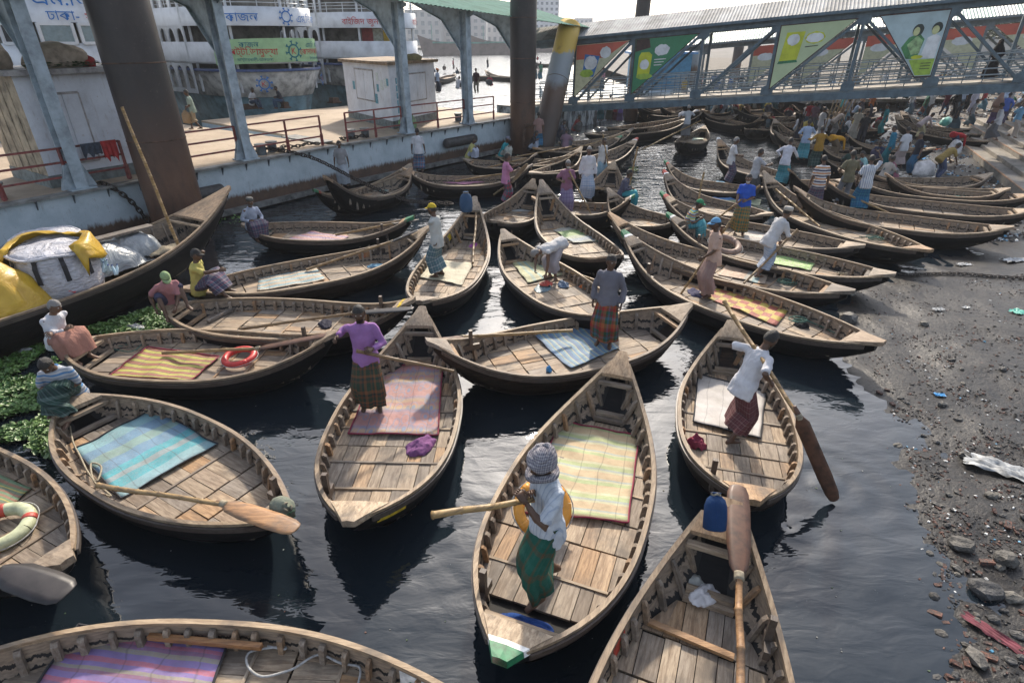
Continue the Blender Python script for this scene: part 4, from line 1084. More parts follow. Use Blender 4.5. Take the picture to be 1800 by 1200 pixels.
letters(f2.t, 'এম.িভ. কাজ', .36, lambda u, v: fb(2.1+u, 4.32+v), MAT['ink_teal']); letters(f2.t, 'েকাদালপুর-পট্টি', .44, lambda u, v: fb(2.25+u, 3.96+v), MAT['ink_red'])
letters(f2.t, 'ঈশানবালা-কাজল', .22, lambda u, v: fb(2.2+u, 3.66+v), MAT['ink_teal'])
letters(f2.t, 'কাজল', .62, lambda u, v: fb(-2.3+u, 5.62+v), MAT['ink_blue']); f2.cogwheel(fb, .1, 5.88, .42, 'ink_blue'); letters(f2.t, 'এম.িভ.কাজল', .52, lambda u, v: fb(2.2+u, 5.60+v), MAT['ink_blue'])
fw2, _ = f2.surf(3.45, .1, 6.0, .22)
f2.cogwheel(fw2, -1.9, 2.5, .42, 'ink_blue', 'ink_red'); f2.cogwheel(fw2, 2.2, 2.6, .38, 'ink_blue', 'ink_red')
# left ferry
bow1 = flat(bow2)-eB*10.0+Vector((0,0,0))-nB*.6
f1 = ferry('white ferry with blue lettering behind the left cabin', bow1, 4.0, 'x')
fb, _ = f1.surf(4.0, .45, 6.0, .06)
letters(f1.t, 'এম.িভ.', .80, lambda u, v: fb(-.7+u, 6.05+v), MAT['ink_blue']); letters(f1.t, 'ঢাকা-', .52, lambda u, v: fb(-.9+u, 5.5+v), MAT['ink_blue']); letters(f1.t, 'সুরেশ্বর', .40, lambda u, v: fb(.6+u, 5.52+v), MAT['ink_red'])
letters(f1.t, 'M-6975', .30, lambda u, v: fb(4.3+u, 5.55+v), MAT['ink_black']); letters(f1.t, 'এম-৬৯৭৫', .30, lambda u, v: fb(-2.9+u, 5.55+v), MAT['ink_black']); letters(f1.t, '৪', .6, lambda u, v: fb(3.2+u, 6.0+v), MAT['ink_blue'])
fi, _ = f1.surf(4.0, .45, 6.0, .0)
for u0, u1, mt in ((-3.4,-2.3,'ferry_dark'), (-1.9,-.7,'glass_grey'), (-.45,.8,'glass_grey'), (1.1,2.2,'glass_grey'), (3.7,4.9,'ferry_dark')):
    fr = MB()
    for z_ in (4.62, 5.36): fr.bar(fi(u0, z_), fi(u1, z_), .12, .12)
    for u in (u0, u1): fr.bar(fi(u, 4.6), fi(u, 5.4), .14, .12)
    fo = fr.build('window', MAT['ferry_white'], f1.t)
    g = MB(); pts = [fi(u0+(u1-u0)*i/6, 4.6) for i in range(7)]; g.loft([[p for p in pts], [p+Vector((0,0,.82)) for p in pts]], False, 0, False); g.build('pane', MAT[mt], fo)
# right ferry
bow3 = flat(bow2)+eB*9.6+nB*1.0
f3 = ferry('white ferry with red lettering behind the right cabin', bow3, 3.6, 'x')
fb, _ = f3.surf(3.6, .45, 6.0, .06)
letters(f3.t, 'বাইিজদ জুনােয়দ', .50, lambda u, v: fb(-2.5+u, 5.62+v), MAT['ink_red']); letters(f3.t, 'বাইিজদ', .50, lambda u, v: fb(2.0+u, 5.62+v), MAT['ink_red'])
fi, _ = f3.surf(3.6, .45, 6.0, -.9)
for k, c_ in enumerate(((.22,.03,.03), (.35,.36,.30), (.45,.30,.02), (.22,.03,.03), (.10,.25,.15))):
    g = MB(); u = -3.2+k*1.05; pts = [fi(u+1.0*i/4, 4.3) for i in range(5)]; g.loft([pts, [p+Vector((0,0,1.1)) for p in pts]], False, 0, False); g.build('curtain', plain('curtain%d' % k, c_, .8), f3.t)
# ------------------------------------------------------------------ covered gangway truss
plain('truss_blue', (.075,.12,.155), .45, .15, var=.2, scale=3); plain('gang_deck', (.36,.32,.27), .8, var=.25, scale=2); plain('roof_zinc', (.34,.345,.345), .75, .0, var=.2, scale=1.5)
plain('roof_zinc_dark', (.24,.245,.245), .75, .0, var=.25, scale=1.5); plain('board_back', (.05,.025,.022), .7, var=.3)
plain('ad_lime', (.46,.55,.33), .5, var=.06, scale=1); plain('ad_packet', (.50,.54,.02), .45, var=.12, scale=3); plain('ad_white', (.66,.68,.69), .6, var=.12, scale=3)
plain('ad_green', (.03,.20,.09), .5, var=.08); plain('ad_red', (.50,.10,.06), .5, var=.15, scale=1); plain('ad_cream', (.50,.50,.33), .5, var=.1); plain('ad_blue', (.03,.15,.42), .5, var=.1)
plain('ad_leaf', (.30,.45,.05), .5, var=.15); plain('ad_skin', (.50,.52,.26), .5, var=.1); plain('ad_hair', (.02,.035,.03), .6, var=.2); plain('ad_sari', (.05,.22,.07), .5, var=.3, scale=5); plain('ad_sky', (.40,.52,.55), .5, var=.15, scale=1)
plain('ad_sari_pale', (.28,.44,.20), .5, var=.3, scale=5)
def tuberail(b, a, c, r=.028): b.tube([a, c], r, 6)
def gangway(label, G0, G1, sA, sB, H, width, postpx, away, roofmats, steel, group='covered gangways'):
    """G0-G1: line of the near lower chord; bays between the columns postpx"""
    ex = (G1-G0); L = ex.length; ex = ex/L; en = Vector((-ex.y, ex.x, 0)).normalized(); en = en if en.y > 0 else -en; up = Vector((0,0,1))
    t = thing('covered_gangway', label, 'gangway', G0, group=group); S = [on_line(G0, G1, px)*L for px in postpx]
    s0, s1 = sA, S[-1]+3.2
    pt = lambda s_, d, z_: ex*s_+en*d+up*z_
    b = MB(); b.bar(pt(s0,width/2,-.02), pt(s1,width/2,-.02), width-.2, .08); b.build('deck', MAT['gang_deck'], t)
    b = MB(); b.bar(pt(s0,-.0,-.10), pt(s1,-.0,-.10), .16, .05); b.bar(pt(s0,.0,.16), pt(s1,.0,.16), .05, .05); b.bar(pt(s0,0,-.28), pt(s1,0,-.28), .20, .30); b.build('lower_chord', MAT[steel], t)
    b = MB(); b.bar(pt(s0,width,-.20), pt(s1,width,-.20), .2, .4); b.build('lower_chord', MAT[steel], t)
    for d in (0, width):
        b = MB(); b.bar(pt(s0,d,H-.12), pt(s1,d,H-.12), .18, .24); b.build('upper_chord', MAT[steel], t)
    for i, s_ in enumerate(S):
        for d in (0, width):
            b = MB(); b.bar(pt(s_,d,-.1), pt(s_,d,H-.2), .15, .13, up=ex); b.build('upright', MAT[steel], t)
        b = MB(); b.panel(pt(s_-.28,-.10,-.05), ex, up, [(0,0),(.56,0),(.56,.30),(.42,.42),(.14,.42),(0,.30)], .02); b.build('gusset', MAT[steel], t); b = MB(); b.panel(pt(s_-.30,-.10,H-.52), ex, up, [(.1,0),(.5,0),(.6,.15),(.6,.42),(0,.42),(0,.15)], .02); b.build('gusset', MAT[steel], t)
        b = MB(); b.bar(pt(s_,0,H-.2), pt(s_,width,H-.2), .1, .12); b.build('cross_beam', MAT[steel], t)
    mid = 4
    for i in range(len(S)-1):
        up_right = i < mid
        for d in (0, width):
            a, c = (pt(S[i]+.1,d,.05), pt(S[i+1]-.1,d,H-.3)) if up_right else (pt(S[i]+.1,d,H-.3), pt(S[i+1]-.1,d,.05))
            for off in ((-.09, .09) if d == 0 else (0,)):
                b = MB(); b.bar(a+ex*off*0+en*off, c+en*off, .11, .09, up=en); b.build('diagonal', MAT[steel], t)
    for d in (.10, width-.1):
        for z_ in (.30, .55, .85, 1.12):
            b = MB(); tuberail(b, pt(s0,d,z_), pt(s1,d,z_)); b.build('handrail', MAT['truss_pale'], t)
        b = MB(); k = s0+.4
        while k < s1: tuberail(b, pt(k,d,0), pt(k,d,1.12), .02); k += .72
        o = b.build('balusters', MAT[steel], t); o['kind'] = 'stuff'
    # curved corrugated roof in sheets
    n = int((s1-s0+1)/.92); prof = []
    for i in range(9):
        a = -1+2*i/8; prof.append((width/2+a*(width/2+.5), H+.10+.72*(1-abs(a))))
    for k in range(n):
        b = MB(); rows = []
        for i in range(19):
            s_ = s0-.5+(k+i/18*1.01)*.92
            rows.append([pt(s_, d, z_+(.03 if i % 3 == 1 else 0)+.003*(k % 2)) for d, z_ in prof])
        b.loft(rows, False, 0, False); o = b.build('roof_sheet', MAT[roofmats[k % len(roofmats)]], t); q = o.modifiers.new('thickness', 'SOLIDIFY'); q.thickness = .006
    for d in (-.48, width+.48):
        b = MB(); b.bar(pt(s0-.4,d,H+.06), pt(s1,d,H+.06), .05, .12); b.build('eave_beam', MAT[steel], t)
    return t, S, pt, ex, en, up
plain('truss_pale', (.30,.36,.40), .45, .2, var=.15, scale=4)
g0 = P(918, 186, DZ+.02); dep = pix(g0)[2]
g1 = PD(1660, 149, dep*105/140)
PPX = [1008, 1107, 1222, 1347, 1488, 1634, 1792]
HT = 3.2
t, S, pt, ex, en, up = gangway('near covered gangway with grey corrugated roof and advertising boards', g0, g1, .0, 0, HT, 2.7, PPX, 1, ['roof_zinc','roof_zinc','roof_zinc_dark'], 'truss_blue')
def board(name_lab, poly, mat, back=True):
    """advertising board: polygon in (bay x, height) on the near face of the truss"""
    b = MB(); b.panel(pt(0,-.16,0), ex, up, poly, .02)
    o = b.build('advert_board', MAT[mat], t)
    cx = sum(p[0] for p in poly)/len(poly); cy = sum(p[1] for p in poly)/len(poly)
    bb = MB(); bb.panel(pt(0,-.135,0), ex, up, [(cx+(p[0]-cx)*1.05, cy+(p[1]-cy)*1.05) for p in poly], .015); bb.build('board_frame', MAT['board_back'], o)
    return o
def prt(parent, poly, mat, lift=.006):
    b = MB(); b.panel(pt(0,-.182-lift,0), ex, up, poly, .003); return b.build('print', MAT[mat], parent)
def blob(cx, cy, rx, ry, seed, n=22, am=.22):
    return [(cx+rx*math.cos(2*math.pi*i/n)*(1+am*mnoise.noise(Vector((i*.7, seed, 0)))), cy+ry*math.sin(2*math.pi*i/n)*(1+am*mnoise.noise(Vector((i*.7, seed+5, 1))))) for i in range(n)]
def tri(i, lo=.35): return [(S[i]+.1, lo), (S[i+1]-.25, HT-.28), (S[i]+.1, HT-.28)]
def adtext(parent, txt, x, y, size, mat, lift=.012):
    me, lo, hi = text_mesh(txt, size)
    for v_ in me.vertices: v_.co = pt(x+v_.co.x-lo[0], -.186-lift, y+v_.co.y)
    me.materials.clear(); obj('print', me, mat, parent)
w1 = S[1]-S[0]
o = board('a', tri(0), 'ad_cream'); prt(o, [(S[0]+.12,2.2),(S[0]+1.75,2.2),(S[0]+w1-.3,HT-.3),(S[0]+.12,HT-.3)], 'ad_red')
prt(o, [(S[0]+.5,1.35),(S[0]+1.15,1.3),(S[0]+1.45,2.3),(S[0]+.6,2.45)], 'ad_blue', .010); prt(o, blob(S[0]+.95, 2.0, .36, .35, 1), 'ad_white', .014); prt(o, blob(S[0]+1.75, 2.45, .30, .28, 2), 'ad_white', .012); prt(o, blob(S[0]+.75, 1.5, .38, .2, 8), 'ad_leaf', .014)
w2 = S[2]-S[1]
o = board('b', tri(1), 'ad_green'); prt(o, [(S[1]+.3,1.15),(S[1]+.95,1.1),(S[1]+1.02,2.15),(S[1]+.85,2.3),(S[1]+.45,2.3),(S[1]+.33,2.1)], 'ad_packet', .010); prt(o, blob(S[1]+.66, 1.72, .24, .24, 3), 'ad_white', .014); prt(o, blob(S[1]+.7, 1.15, .42, .14, 4), 'ad_leaf', .016); prt(o, blob(S[1]+1.5, 2.35, .38, .26, 5), 'ad_white', .010)
prt(o, [(S[1]+.12,2.35),(S[1]+.9,2.5),(S[1]+.8,HT-.29),(S[1]+.12,HT-.29)], 'board_back', .011)
for k in range(3): prt(o, [(S[1]+1.15,1.9-.13*k),(S[1]+1.75-.1*k,1.9-.13*k),(S[1]+1.75-.1*k,1.94-.13*k),(S[1]+1.15,1.94-.13*k)], 'ad_white', .012)
o = board('c', [(S[3]+.12,.25),(S[4]-.32,HT-.28),(S[3]+.12,HT-.28)], 'ad_lime')
prt(o, [(S[3]+.28,1.35),(S[3]+1.05,1.4),(S[3]+1.2,2.62),(S[3]+.42,2.62)], 'ad_packet', .010); prt(o, [(S[3]+.24,1.3),(S[3]+1.1,1.33),(S[3]+1.05,1.44),(S[3]+.28,1.42)], 'paint_green', .014); prt(o, blob(S[3]+.75, 2.3, .27, .24, 6), 'ad_white', .014); prt(o, blob(S[3]+1.65, 2.32, .44, .26, 7, 8, .05), 'ad_packet', .008); prt(o, blob(S[3]+1.65, 2.32, .36, .20, 8), 'ad_white', .012)
prt(o, [(S[3]+1.3,1.94),(S[3]+1.85,1.97),(S[3]+1.85,2.0),(S[3]+1.3,1.98)], 'ink_black', .012)
W5 = S[5]-S[4]
o = board('d', [(S[5]-.72,.42),(S[5]-.12,.42),(S[5]-.12,HT-.26),(S[4]+.62,HT-.26)], 'ad_sky')
prt(o, [(S[5]-.72,.45),(S[5]-.15,.45),(S[5]-.15,1.1),(S[5]-1.12,1.1)], 'ad_leaf', .008)
prt(o, [(S[5]-1.55,1.62),(S[5]-1.25,1.15),(S[5]-.85,1.12),(S[5]-.75,1.9),(S[5]-1.0,2.15),(S[5]-1.35,2.0)], 'ad_sari', .010)
prt(o, [(S[5]-1.35,1.72),(S[5]-1.1,1.3),(S[5]-.8,1.35),(S[5]-.8,1.85),(S[5]-1.05,2.05)], 'ad_sari_pale', .013)
prt(o, blob(S[5]-1.08, 2.27, .20, .24, 1, 20, .1), 'ad_hair', .016); prt(o, blob(S[5]-1.13, 2.22, .12, .17, 2, 20, .08), 'ad_skin', .019)
prt(o, [(S[5]-.72,1.15),(S[5]-.18,1.1),(S[5]-.18,1.95),(S[5]-.4,2.08),(S[5]-.65,1.95)], 'ad_white', .010)
prt(o, blob(S[5]-.40, 2.30, .19, .22, 3, 20, .1), 'ad_hair', .016); prt(o, blob(S[5]-.44, 2.22, .13, .17, 4, 20, .08), 'ad_skin', .019)
prt(o, blob(S[5]-.85, 1.2, .22, .08, 5), 'ad_packet', .020)
for k in range(3): prt(o, [(S[5]-.62,.92-.11*k),(S[5]-.25,.92-.11*k),(S[5]-.25,.95-.11*k),(S[5]-.62,.95-.11*k)], 'ink_black', .012)
# second gangway behind, green roofed
G2a = P(1190, 168, 1.7); d2 = pix(G2a)[2]; G2b = PD(1850, 128, d2*.80)
plain('roof_mint', (.30,.40,.35), .5, .1, var=.12, scale=2); plain('roof_pale', (.42,.43,.41), .5, .1, var=.12, scale=2); plain('truss_far', (.16,.19,.205), .5, .1, var=.15)
t2g, S2, pt2, ex2, en2, up2 = gangway('far covered gangway with mint green roof', G2a, G2b, -.5, 0, 2.9, 2.6, [1228, 1310, 1400, 1500, 1590, 1705, 1830], 1, ['roof_mint','roof_pale','roof_mint'], 'truss_far')
for i, up_r in ((1,1), (2,1), (3,1), (4,0), (5,0)):
    tri_ = [(S2[i]+.1,.4),(S2[i+1]-.25,2.6),(S2[i]+.1,2.6)] if up_r else [(S2[i+1]-.1,.4),(S2[i+1]-.1,2.6),(S2[i]+.25,2.6)]
    b = MB(); b.panel(pt2(0,-.16,0), ex2, up2, tri_, .02); o = b.build('advert_board', MAT['ad_cream'], t2g)
    f = lambda p: p
    y_ = 2.05; a_, c_ = tri_[0], tri_[1]
    if up_r:
        xr = S2[i]+.1+(tri_[1][0]-tri_[0][0])*(y_-.4)/2.2; q = [(S2[i]+.1,y_),(xr,y_),(tri_[1][0],2.6),(S2[i]+.1,2.6)]; cx = S2[i]+.85
    else:
        xl = tri_[0][0]-(tri_[0][0]-tri_[2][0])*(y_-.4)/2.2; q = [(xl,y_),(tri_[0][0],y_),(tri_[0][0],2.6),(tri_[2][0],2.6)]; cx = tri_[0][0]-.9
    b = MB(); b.panel(pt2(0,-.185,0), ex2, up2, q, .003); b.build('print', MAT['ad_red'], o)
    b = MB(); b.panel(pt2(0,-.190,0), ex2, up2, blob(cx, 1.95, .48, .22, i), .003); b.build('print', MAT['ad_white'], o)
# ------------------------------------------------------------------ second pontoon, far piles and things between the gangways
b = MB(); q = P(985, 158, 1.4); 
sp = thing('far_pontoon', 'low far pontoon with blue shed beyond the gangway', 'pontoon', (9, 52, 0))
b.box((0, 0, .6), (13, 9, 1.6)); b.build('hull', MAT['pontoon_paint'], sp)
b = MB(); b.box((3.2, .5, 2.7), (4.5, 3.2, 2.6)); b.build('shed', plain('shed_blue', (.06,.22,.36), .6, var=.15), sp)
b = MB(); b.box((3.2, .5, 4.1), (5.2, 3.8, .16)); b.build('shed_roof', plain('shed_roof_blue', (.10,.26,.50), .5), sp)
b = MB(); b.box((-2.5, .5, 2.2), (2.2, 2.2, 1.6)); b.build('kiosk', MAT['beige_wood'], sp)
for k, (px, dd, r, lab) in enumerate(((1288, 62, .5, 'dark pile beyond the far gangway'), (1212, 50, .5, 'pile with yellow band beyond the near gangway'))):
    q = PD(px, 150, dd); q.z = 0; pile(lab, q, q+Vector((0,0,7.4 if k == 0 else 4.8)), r, MAT['pile_steel'] if k == 0 else MAT['pile_yellow'])
# quay wall with flaking paint along the pontoon's far end, under the gangway
m = NT('flaking_wall'); o = m.pos(); n1 = m.noise(o, 2.2, 5, .6); n2 = m.noise(m.map(o, (2,2,.8)), 1.6, 4, .6)
c = m.ramp(n2, [(.40, (.05,.05,.05)), (.50, (.22,.25,.27)), (.60, (.46,.50,.52))]); c = m.mix(m.ramp(n1, [(.6, 0), (.7, .7)]), c, (.12,.07,.05)); MAT['flaking_wall'] = m.p(Base__Color=c, Roughness=.8)
qa = P(968, 236, 0); qb = P(1095, 205, 0)
wl = thing('moored_barge', 'barge wall with flaking white paint below the gangway', 'barge', qa)
b = MB(); e_ = (qb-qa).normalized(); n_ = Vector((-e_.y, e_.x, 0)); L_ = (qb-qa).length
qq = [Vector((0,0,0)), e_*L_, e_*L_+n_*4, n_*4]; b.prism([(p.x, p.y) for p in qq], -.3, 1.35); b.build('hull', MAT['flaking_wall'], wl)
b = MB(); qq = [-n_*.08-e_*.1, e_*(L_+.1)-n_*.08, e_*L_+n_*4, n_*4]; b.prism([(p.x, p.y) for p in qq], 1.352, 1.45); b.build('deck', MAT['edge_steel'], wl)
# ------------------------------------------------------------------ far bank: city, ships, trees
def win_mat(name, wall, glass, sx, sz):
    return plain(name, wall, .85, var=.12, scale=.3)
def building(name, label, px, ybase, ytop, wpx, D, col, floors, bays, group='hazy buildings on the far bank', depthf=.8):
    """a block standing at depth D, seen between the given rows of the photograph"""
    c = PD(px, ybase, D); tp = PD(px, ytop, D); W = wpx*D/FPX; H = tp.z; base = Vector((c.x, c.y, .8)); H = H-.8; dp = W*depthf
    t = thing(name, label, 'building', base, group=group)
    mt = plain('wall_%d_%d_%d' % tuple(int(q*100) for q in col), col, .85, var=.12, scale=.15)
    b = MB(); b.box((0, dp/2, H/2), (W, dp, H)); b.build('wall', mt, t)
    b = MB(); b.box((0, dp/2, H+.25), (W*1.02, dp*1.02, .5)); b.build('parapet', mt, t)
    if floors:
        gl = plain('far_glass', (.10,.14,.18), .3, var=.2, scale=.2); fh = H/floors; bw = W/bays
        b = MB(); b.box((0, -.02, 0), (bw*.5, .16, fh*.5)); me = b.mesh('window'); me.materials.append(gl)
        for i in range(floors):
            for k in range(bays):
                o = obj('window', me, None, t); o.location = (-W/2+bw*(k+.5), 0, fh*(i+.55))
    return t
def far(px, y, w_, ytop, D, col, fl, by, lab): building('far_building', lab, px, y, ytop, w_, D, col, fl, by)
far(960, 70, 42, -6, 330, (.55,.58,.62), 9, 5, 'pale tower block with rows of windows beside the centre pile')
far(930, 70, 26, 6, 340, (.40,.40,.41), 6, 3, 'grey concrete block left of the pale tower')
far(1025, 70, 30, 34, 420, (.45,.46,.48), 3, 4, 'low far block right of the pale tower')
far(800, 70, 110, -14, 380, (.42,.41,.41), 8, 9, 'broad unfinished block behind the green canopy')
far(875, 70, 40, 14, 420, (.45,.45,.46), 4, 4, 'hazy block left of the centre pile')
far(745, 70, 60, 20, 360, (.38,.38,.38), 4, 5, 'hazy grey block behind the ferry stern')
rf = random.Random(21)
for k in range(26):
    px = 560+k*50+rf.uniform(-15, 15); D = rf.uniform(380, 620)
    if 900 < px < 1000: continue
    far(px, 68, rf.uniform(28, 60), rf.uniform(44, 60) if px > 1000 else rf.uniform(30, 58), D, rf.choice([(.42,.42,.42), (.36,.36,.37), (.46,.44,.41), (.40,.43,.45)]), 0, 0,
        'grey block in the hazy skyline of the far bank')
# long white building with arched windows at the upper right
aw = thing('arched_building', 'long pale building with a row of arched windows beyond the far gangway', 'building', PD(1745, 60, 120))
c0_ = PD(1745, 60, 120); H = PD(1745, 8, 120).z-1.1; aw.location.z = 1.1
b = MB(); b.box((8, 6, H/2), (46, 12, H)); b.build('wall', plain('arch_wall', (.50,.46,.41), .85, var=.1, scale=.4), aw)
b = MB(); b.box((8, 6, H+.3), (47, 13, .6)); b.build('parapet', MAT['arch_wall'], aw)
b = MB(); poly = [(-.55,0),(.55,0),(.55,1.5)]+[(.55*math.cos(a), 1.5+.75*math.sin(a)) for a in [math.pi*i/8 for i in range(1,8)]]+[(-.55,1.5)]; b.panel((0,0,0), (1,0,0), (0,0,1), poly, .12); me = b.mesh('window'); me.materials.append(plain('arch_glass', (.13,.16,.19), .3))
fr = MB(); fr.panel((0,.0,-.1), (1,0,0), (0,0,1), [(p[0]*1.25, p[1]*1.1) for p in poly], .06); mf = fr.mesh('window_surround'); mf.materials.append(MAT['arch_wall'])
for r_ in range(2):
    for k in range(19):
        o = obj('window', me, None, aw); o.location = (-13.6+k*2.3, -.01, H-3.4-r_*3.4)
        o2 = obj('window_surround', mf, None, o)
# trees behind
mt_ = NT('tree_leaf'); r = mt_.rnd(); o = mt_.obj(); nz = mt_.noise(o, .6, 3, .6)
MAT['tree_leaf'] = mt_.p(Base__Color=mt_.ramp(nz, [(.3, (.02,.035,.012)), (.6, (.05,.075,.025)), (.8, (.08,.10,.035))]), Roughness=.7)
def tree(label, base, h, r, seed):
    t = thing('tree', label, 'tree', base, group='trees behind the bank'); rr = random.Random(seed); b = MB()
    b.tube([(0,0,0), (.1,0,h*.3), (0,.1,h*.6)], [.3,.22,.1], 7)
    for k in range(6):
        a = rr.uniform(0,6.3); b.tube([(0,0,h*(.3+.05*k)), (math.cos(a)*r*.5, math.sin(a)*r*.5, h*(.5+.06*k)), (math.cos(a)*r*.8, math.sin(a)*r*.8, h*(.6+.06*k))], [.12,.07,.02], 5)
    b.build('trunk', plain('bark', (.06,.05,.04), .9), t)
    b = MB()
    for k in range(900):
        c = rr.choice([(0,0,.72,1), (.5,.1,.62,.6), (-.5,0,.66,.65), (.1,.5,.6,.6), (.2,-.4,.8,.5), (-.3,-.4,.55,.5)])
        d = Vector((rr.gauss(0,1), rr.gauss(0,1), rr.gauss(0,.8))).normalized()*rr.uniform(.55,1)**.5
        p = Vector((c[0]*r+d.x*r*c[3]*.7, c[1]*r+d.y*r*c[3]*.7, h*c[2]+d.z*h*.26*c[3])); s_ = rr.uniform(.18,.4)
        M3 = Matrix.Rotation(rr.uniform(0,6.3), 3, 'Z') @ Matrix.Rotation(rr.uniform(0,3), 3, 'X')
        b.add([p+M3 @ Vector(q)*s_ for q in ((-1,0,0), (0,-.6,.1), (1,0,0), (0,.6,.1))], [(0,1,2,3)])
    b.build('crown', MAT['tree_leaf'], t)
for k, (px, D, h, r_) in enumerate(((1610, 78, 7, 3.5), (1690, 84, 8, 4), (1770, 74, 8, 4.2), (1830, 66, 8, 4), (1470, 95, 7, 4), (1540, 100, 6, 3.6))):
    q = PD(px, 120, D); tree('hazy tree behind the far gangway, %s' % ['below the arched building left end', 'below the arched windows', 'near the right edge', 'cut by the right edge', 'left of the lime board', 'behind the sari board'][k], Vector((q.x, q.y, 1.1)), h, r_, k)
# sea going hulls on the far side of the river
def ship(label, a, b_, D, hull, trim, house):
    A = PD(a, 93, D); B2 = PD(b_, 93, D*1.05); t = thing('cargo_ship', label, 'ship', (A.x, A.y, 0), math.atan2(B2.y-A.y, B2.x-A.x), 'cargo ships on the far bank'); L = (B2-A).to_2d().length
    b = MB(); rings = []
    for i in range(13):
        f = i/12; w_ = 4.2*(1-(1-min(1, f*3.2))**2) if f < .5 else 4.2; sheer = 3.4+2.6*(1-min(1, f*2.4))**2; x = f*L-(2.6*(1-f) if f < .2 else 0)
        rings.append([(x+1.8*(1-min(1,f*5)), -w_*.75, -.4), (x, -w_, sheer), (x, w_, sheer), (x+1.8*(1-min(1,f*5)), w_*.75, -.4)])
    b.loft(rings); b.build('hull', hull, t)
    b = MB(); b.bar((L*.05,-4.1,3.7), (L,-4.3,3.5), .3, .5); b.build('bulwark', trim, t)
    b = MB(); b.box((L*.62,0,5.0), (L*.18,5,3)); b.build('deckhouse', house, t); b = MB(); b.box((L*.62,0,6.7), (L*.2,5.6,.4)); b.build('house_roof', trim, t)
    b = MB(); b.tube([(L*.12,0,4), (L*.12,0,9)], .12, 6); b.build('mast', trim, t)
plain('ship_brown', (.20,.15,.14), .7, var=.2, scale=.4); plain('ship_green', (.10,.26,.22), .6, var=.2, scale=.4); plain('ship_blue', (.20,.32,.36), .6, var=.2, scale=.4)
ship('rusty brown cargo ship with green rail on the far bank', 748, 850, 190, MAT['ship_brown'], MAT['ship_green'], MAT['ship_blue'])
ship('brown and green cargo ship right of the fourth canopy post', 838, 935, 200, MAT['ship_brown'], MAT['ship_green'], MAT['ship_blue'])
ship('hazy cargo ship seen through the gangway end', 935, 1015, 230, MAT['ship_brown'], MAT['ship_blue'], MAT['ship_green'])
# ------------------------------------------------------------------ hazy air
hz = NT('haze'); pv = hz.t.nodes.new('ShaderNodeVolumePrincipled'); pv.inputs['Color'].default_value = (.93,.96,1.0,1); pv.inputs['Density'].default_value = .00055; pv.inputs['Anisotropy'].default_value = .1
hz.t.nodes.remove(hz.b); hz.t.links.new(pv.outputs[0], hz.t.nodes['Material Output'].inputs['Volume'])
b = MB(); b.box((0, 1700, 22), (5200, 3800, 47)); o = b.build('haze', hz.mat); struct(o, 'stuff')
# ------------------------------------------------------------------ people
def rot_xyz(pitch, roll, yaw): return Matrix.Rotation(yaw, 3, 'Z') @ Matrix.Rotation(roll, 3, 'Y') @ Matrix.Rotation(-pitch, 3, 'X')
def ik(a, t, l1, l2, hint):
    a = Vector(a); t = Vector(t); d = t-a; L = d.length; mx = (l1+l2)*.995
    if L > mx: t = a+d*(mx/L); d = t-a; L = mx
    L = max(L, abs(l1-l2)+.02); u = d.normalized(); h = Vector(hint); h = h-u*h.dot(u); h = h.normalized() if h.length > 1e-4 else u.orthogonal().normalized()
    c = (l1*l1+L*L-l2*l2)/(2*l1*L); c = max(-1, min(1, c)); return a+u*(l1*c)+h*(l1*math.sqrt(1-c*c)), t
def cloth_mat(name, col=None, kind='plain', cols=(), scale=1.0, axis=2, uvs=False):
    """woven cloth; colours from the object colour unless stripes or checks are given"""
    if name in MAT: return MAT[name]
    m = NT(name); o = m.obj(); base = m.ocol() if col is None else None
    if base is None:
        c0 = m.t.nodes.new('ShaderNodeRGB'); c0.outputs[0].default_value = (*col, 1); base = c0.outputs[0]
    src = m.uv() if uvs else o; sx = m.sep(src); wob = m.noise(o, 5, 2, .5)
    if kind == 'stripe' or kind == 'check':
        ax = sx[1 if uvs else axis]
        v = m.math('FRACT', m.math('MULTIPLY', ax, scale))
        st = m.ramp(v, [(i/len(cols), c) for i, c in enumerate(cols)], 'CONSTANT'); base = st
        if kind == 'check':
            v2 = m.math('FRACT', m.math('MULTIPLY', m.math('ADD', sx[0], m.math('MULTIPLY', sx[1], 0 if uvs else .8)), scale*(.9 if not uvs else 2.2)))
            st2 = m.ramp(v2, [(i/len(cols), c) for i, c in enumerate(cols)], 'CONSTANT'); base = m.mix(.5, st, st2)
    f = m.noise(o, 3.2, 4, .6); c = m.mix(m.ramp(f, [(.35, 0), (.7, 1)]), m.mix(1, base, (.72,.72,.74), 'MULTIPLY'), base)
    wr = m.noise(m.map(o, (7, 7, 2.6)), 1.6, 3, .5, 1.2); m.bump(wr, .55, .035)
    MAT[name] = m.p(Base__Color=c, Roughness=.85, Specular__IOR__Level=.2); return MAT[name]
cloth_mat('cloth'); 
plain('eye_white', (.55,.53,.50), .3, var=.02); plain('eye_dark', (.01,.008,.006), .3, var=.05)
m = NT('skin'); o = m.obj(); oc = m.ocol(); nz = m.noise(o, 14, 3, .5)
MAT['skin'] = m.p(Base__Color=m.mix(m.ramp(nz, [(.4, 0), (.7, .35)]), oc, m.mix(1, oc, (.6,.55,.5), 'MULTIPLY')), Roughness=.5, Specular__IOR__Level=.4)
m = NT('hair'); o = m.obj(); nz = m.noise(m.map(o, (30,30,12)), 3, 3, .6); m.bump(nz, .8, .02); MAT['hair'] = m.p(Base__Color=m.mix(m.ramp(nz, [(.4, 0), (.7, .5)]), m.ocol(), m.mix(1, m.ocol(), (.4,.4,.4), 'MULTIPLY')), Roughness=.6)
REMESH = []
def later(o, voxel, smooth=3, wrinkle=0): REMESH.append((o, voxel, smooth, wrinkle))
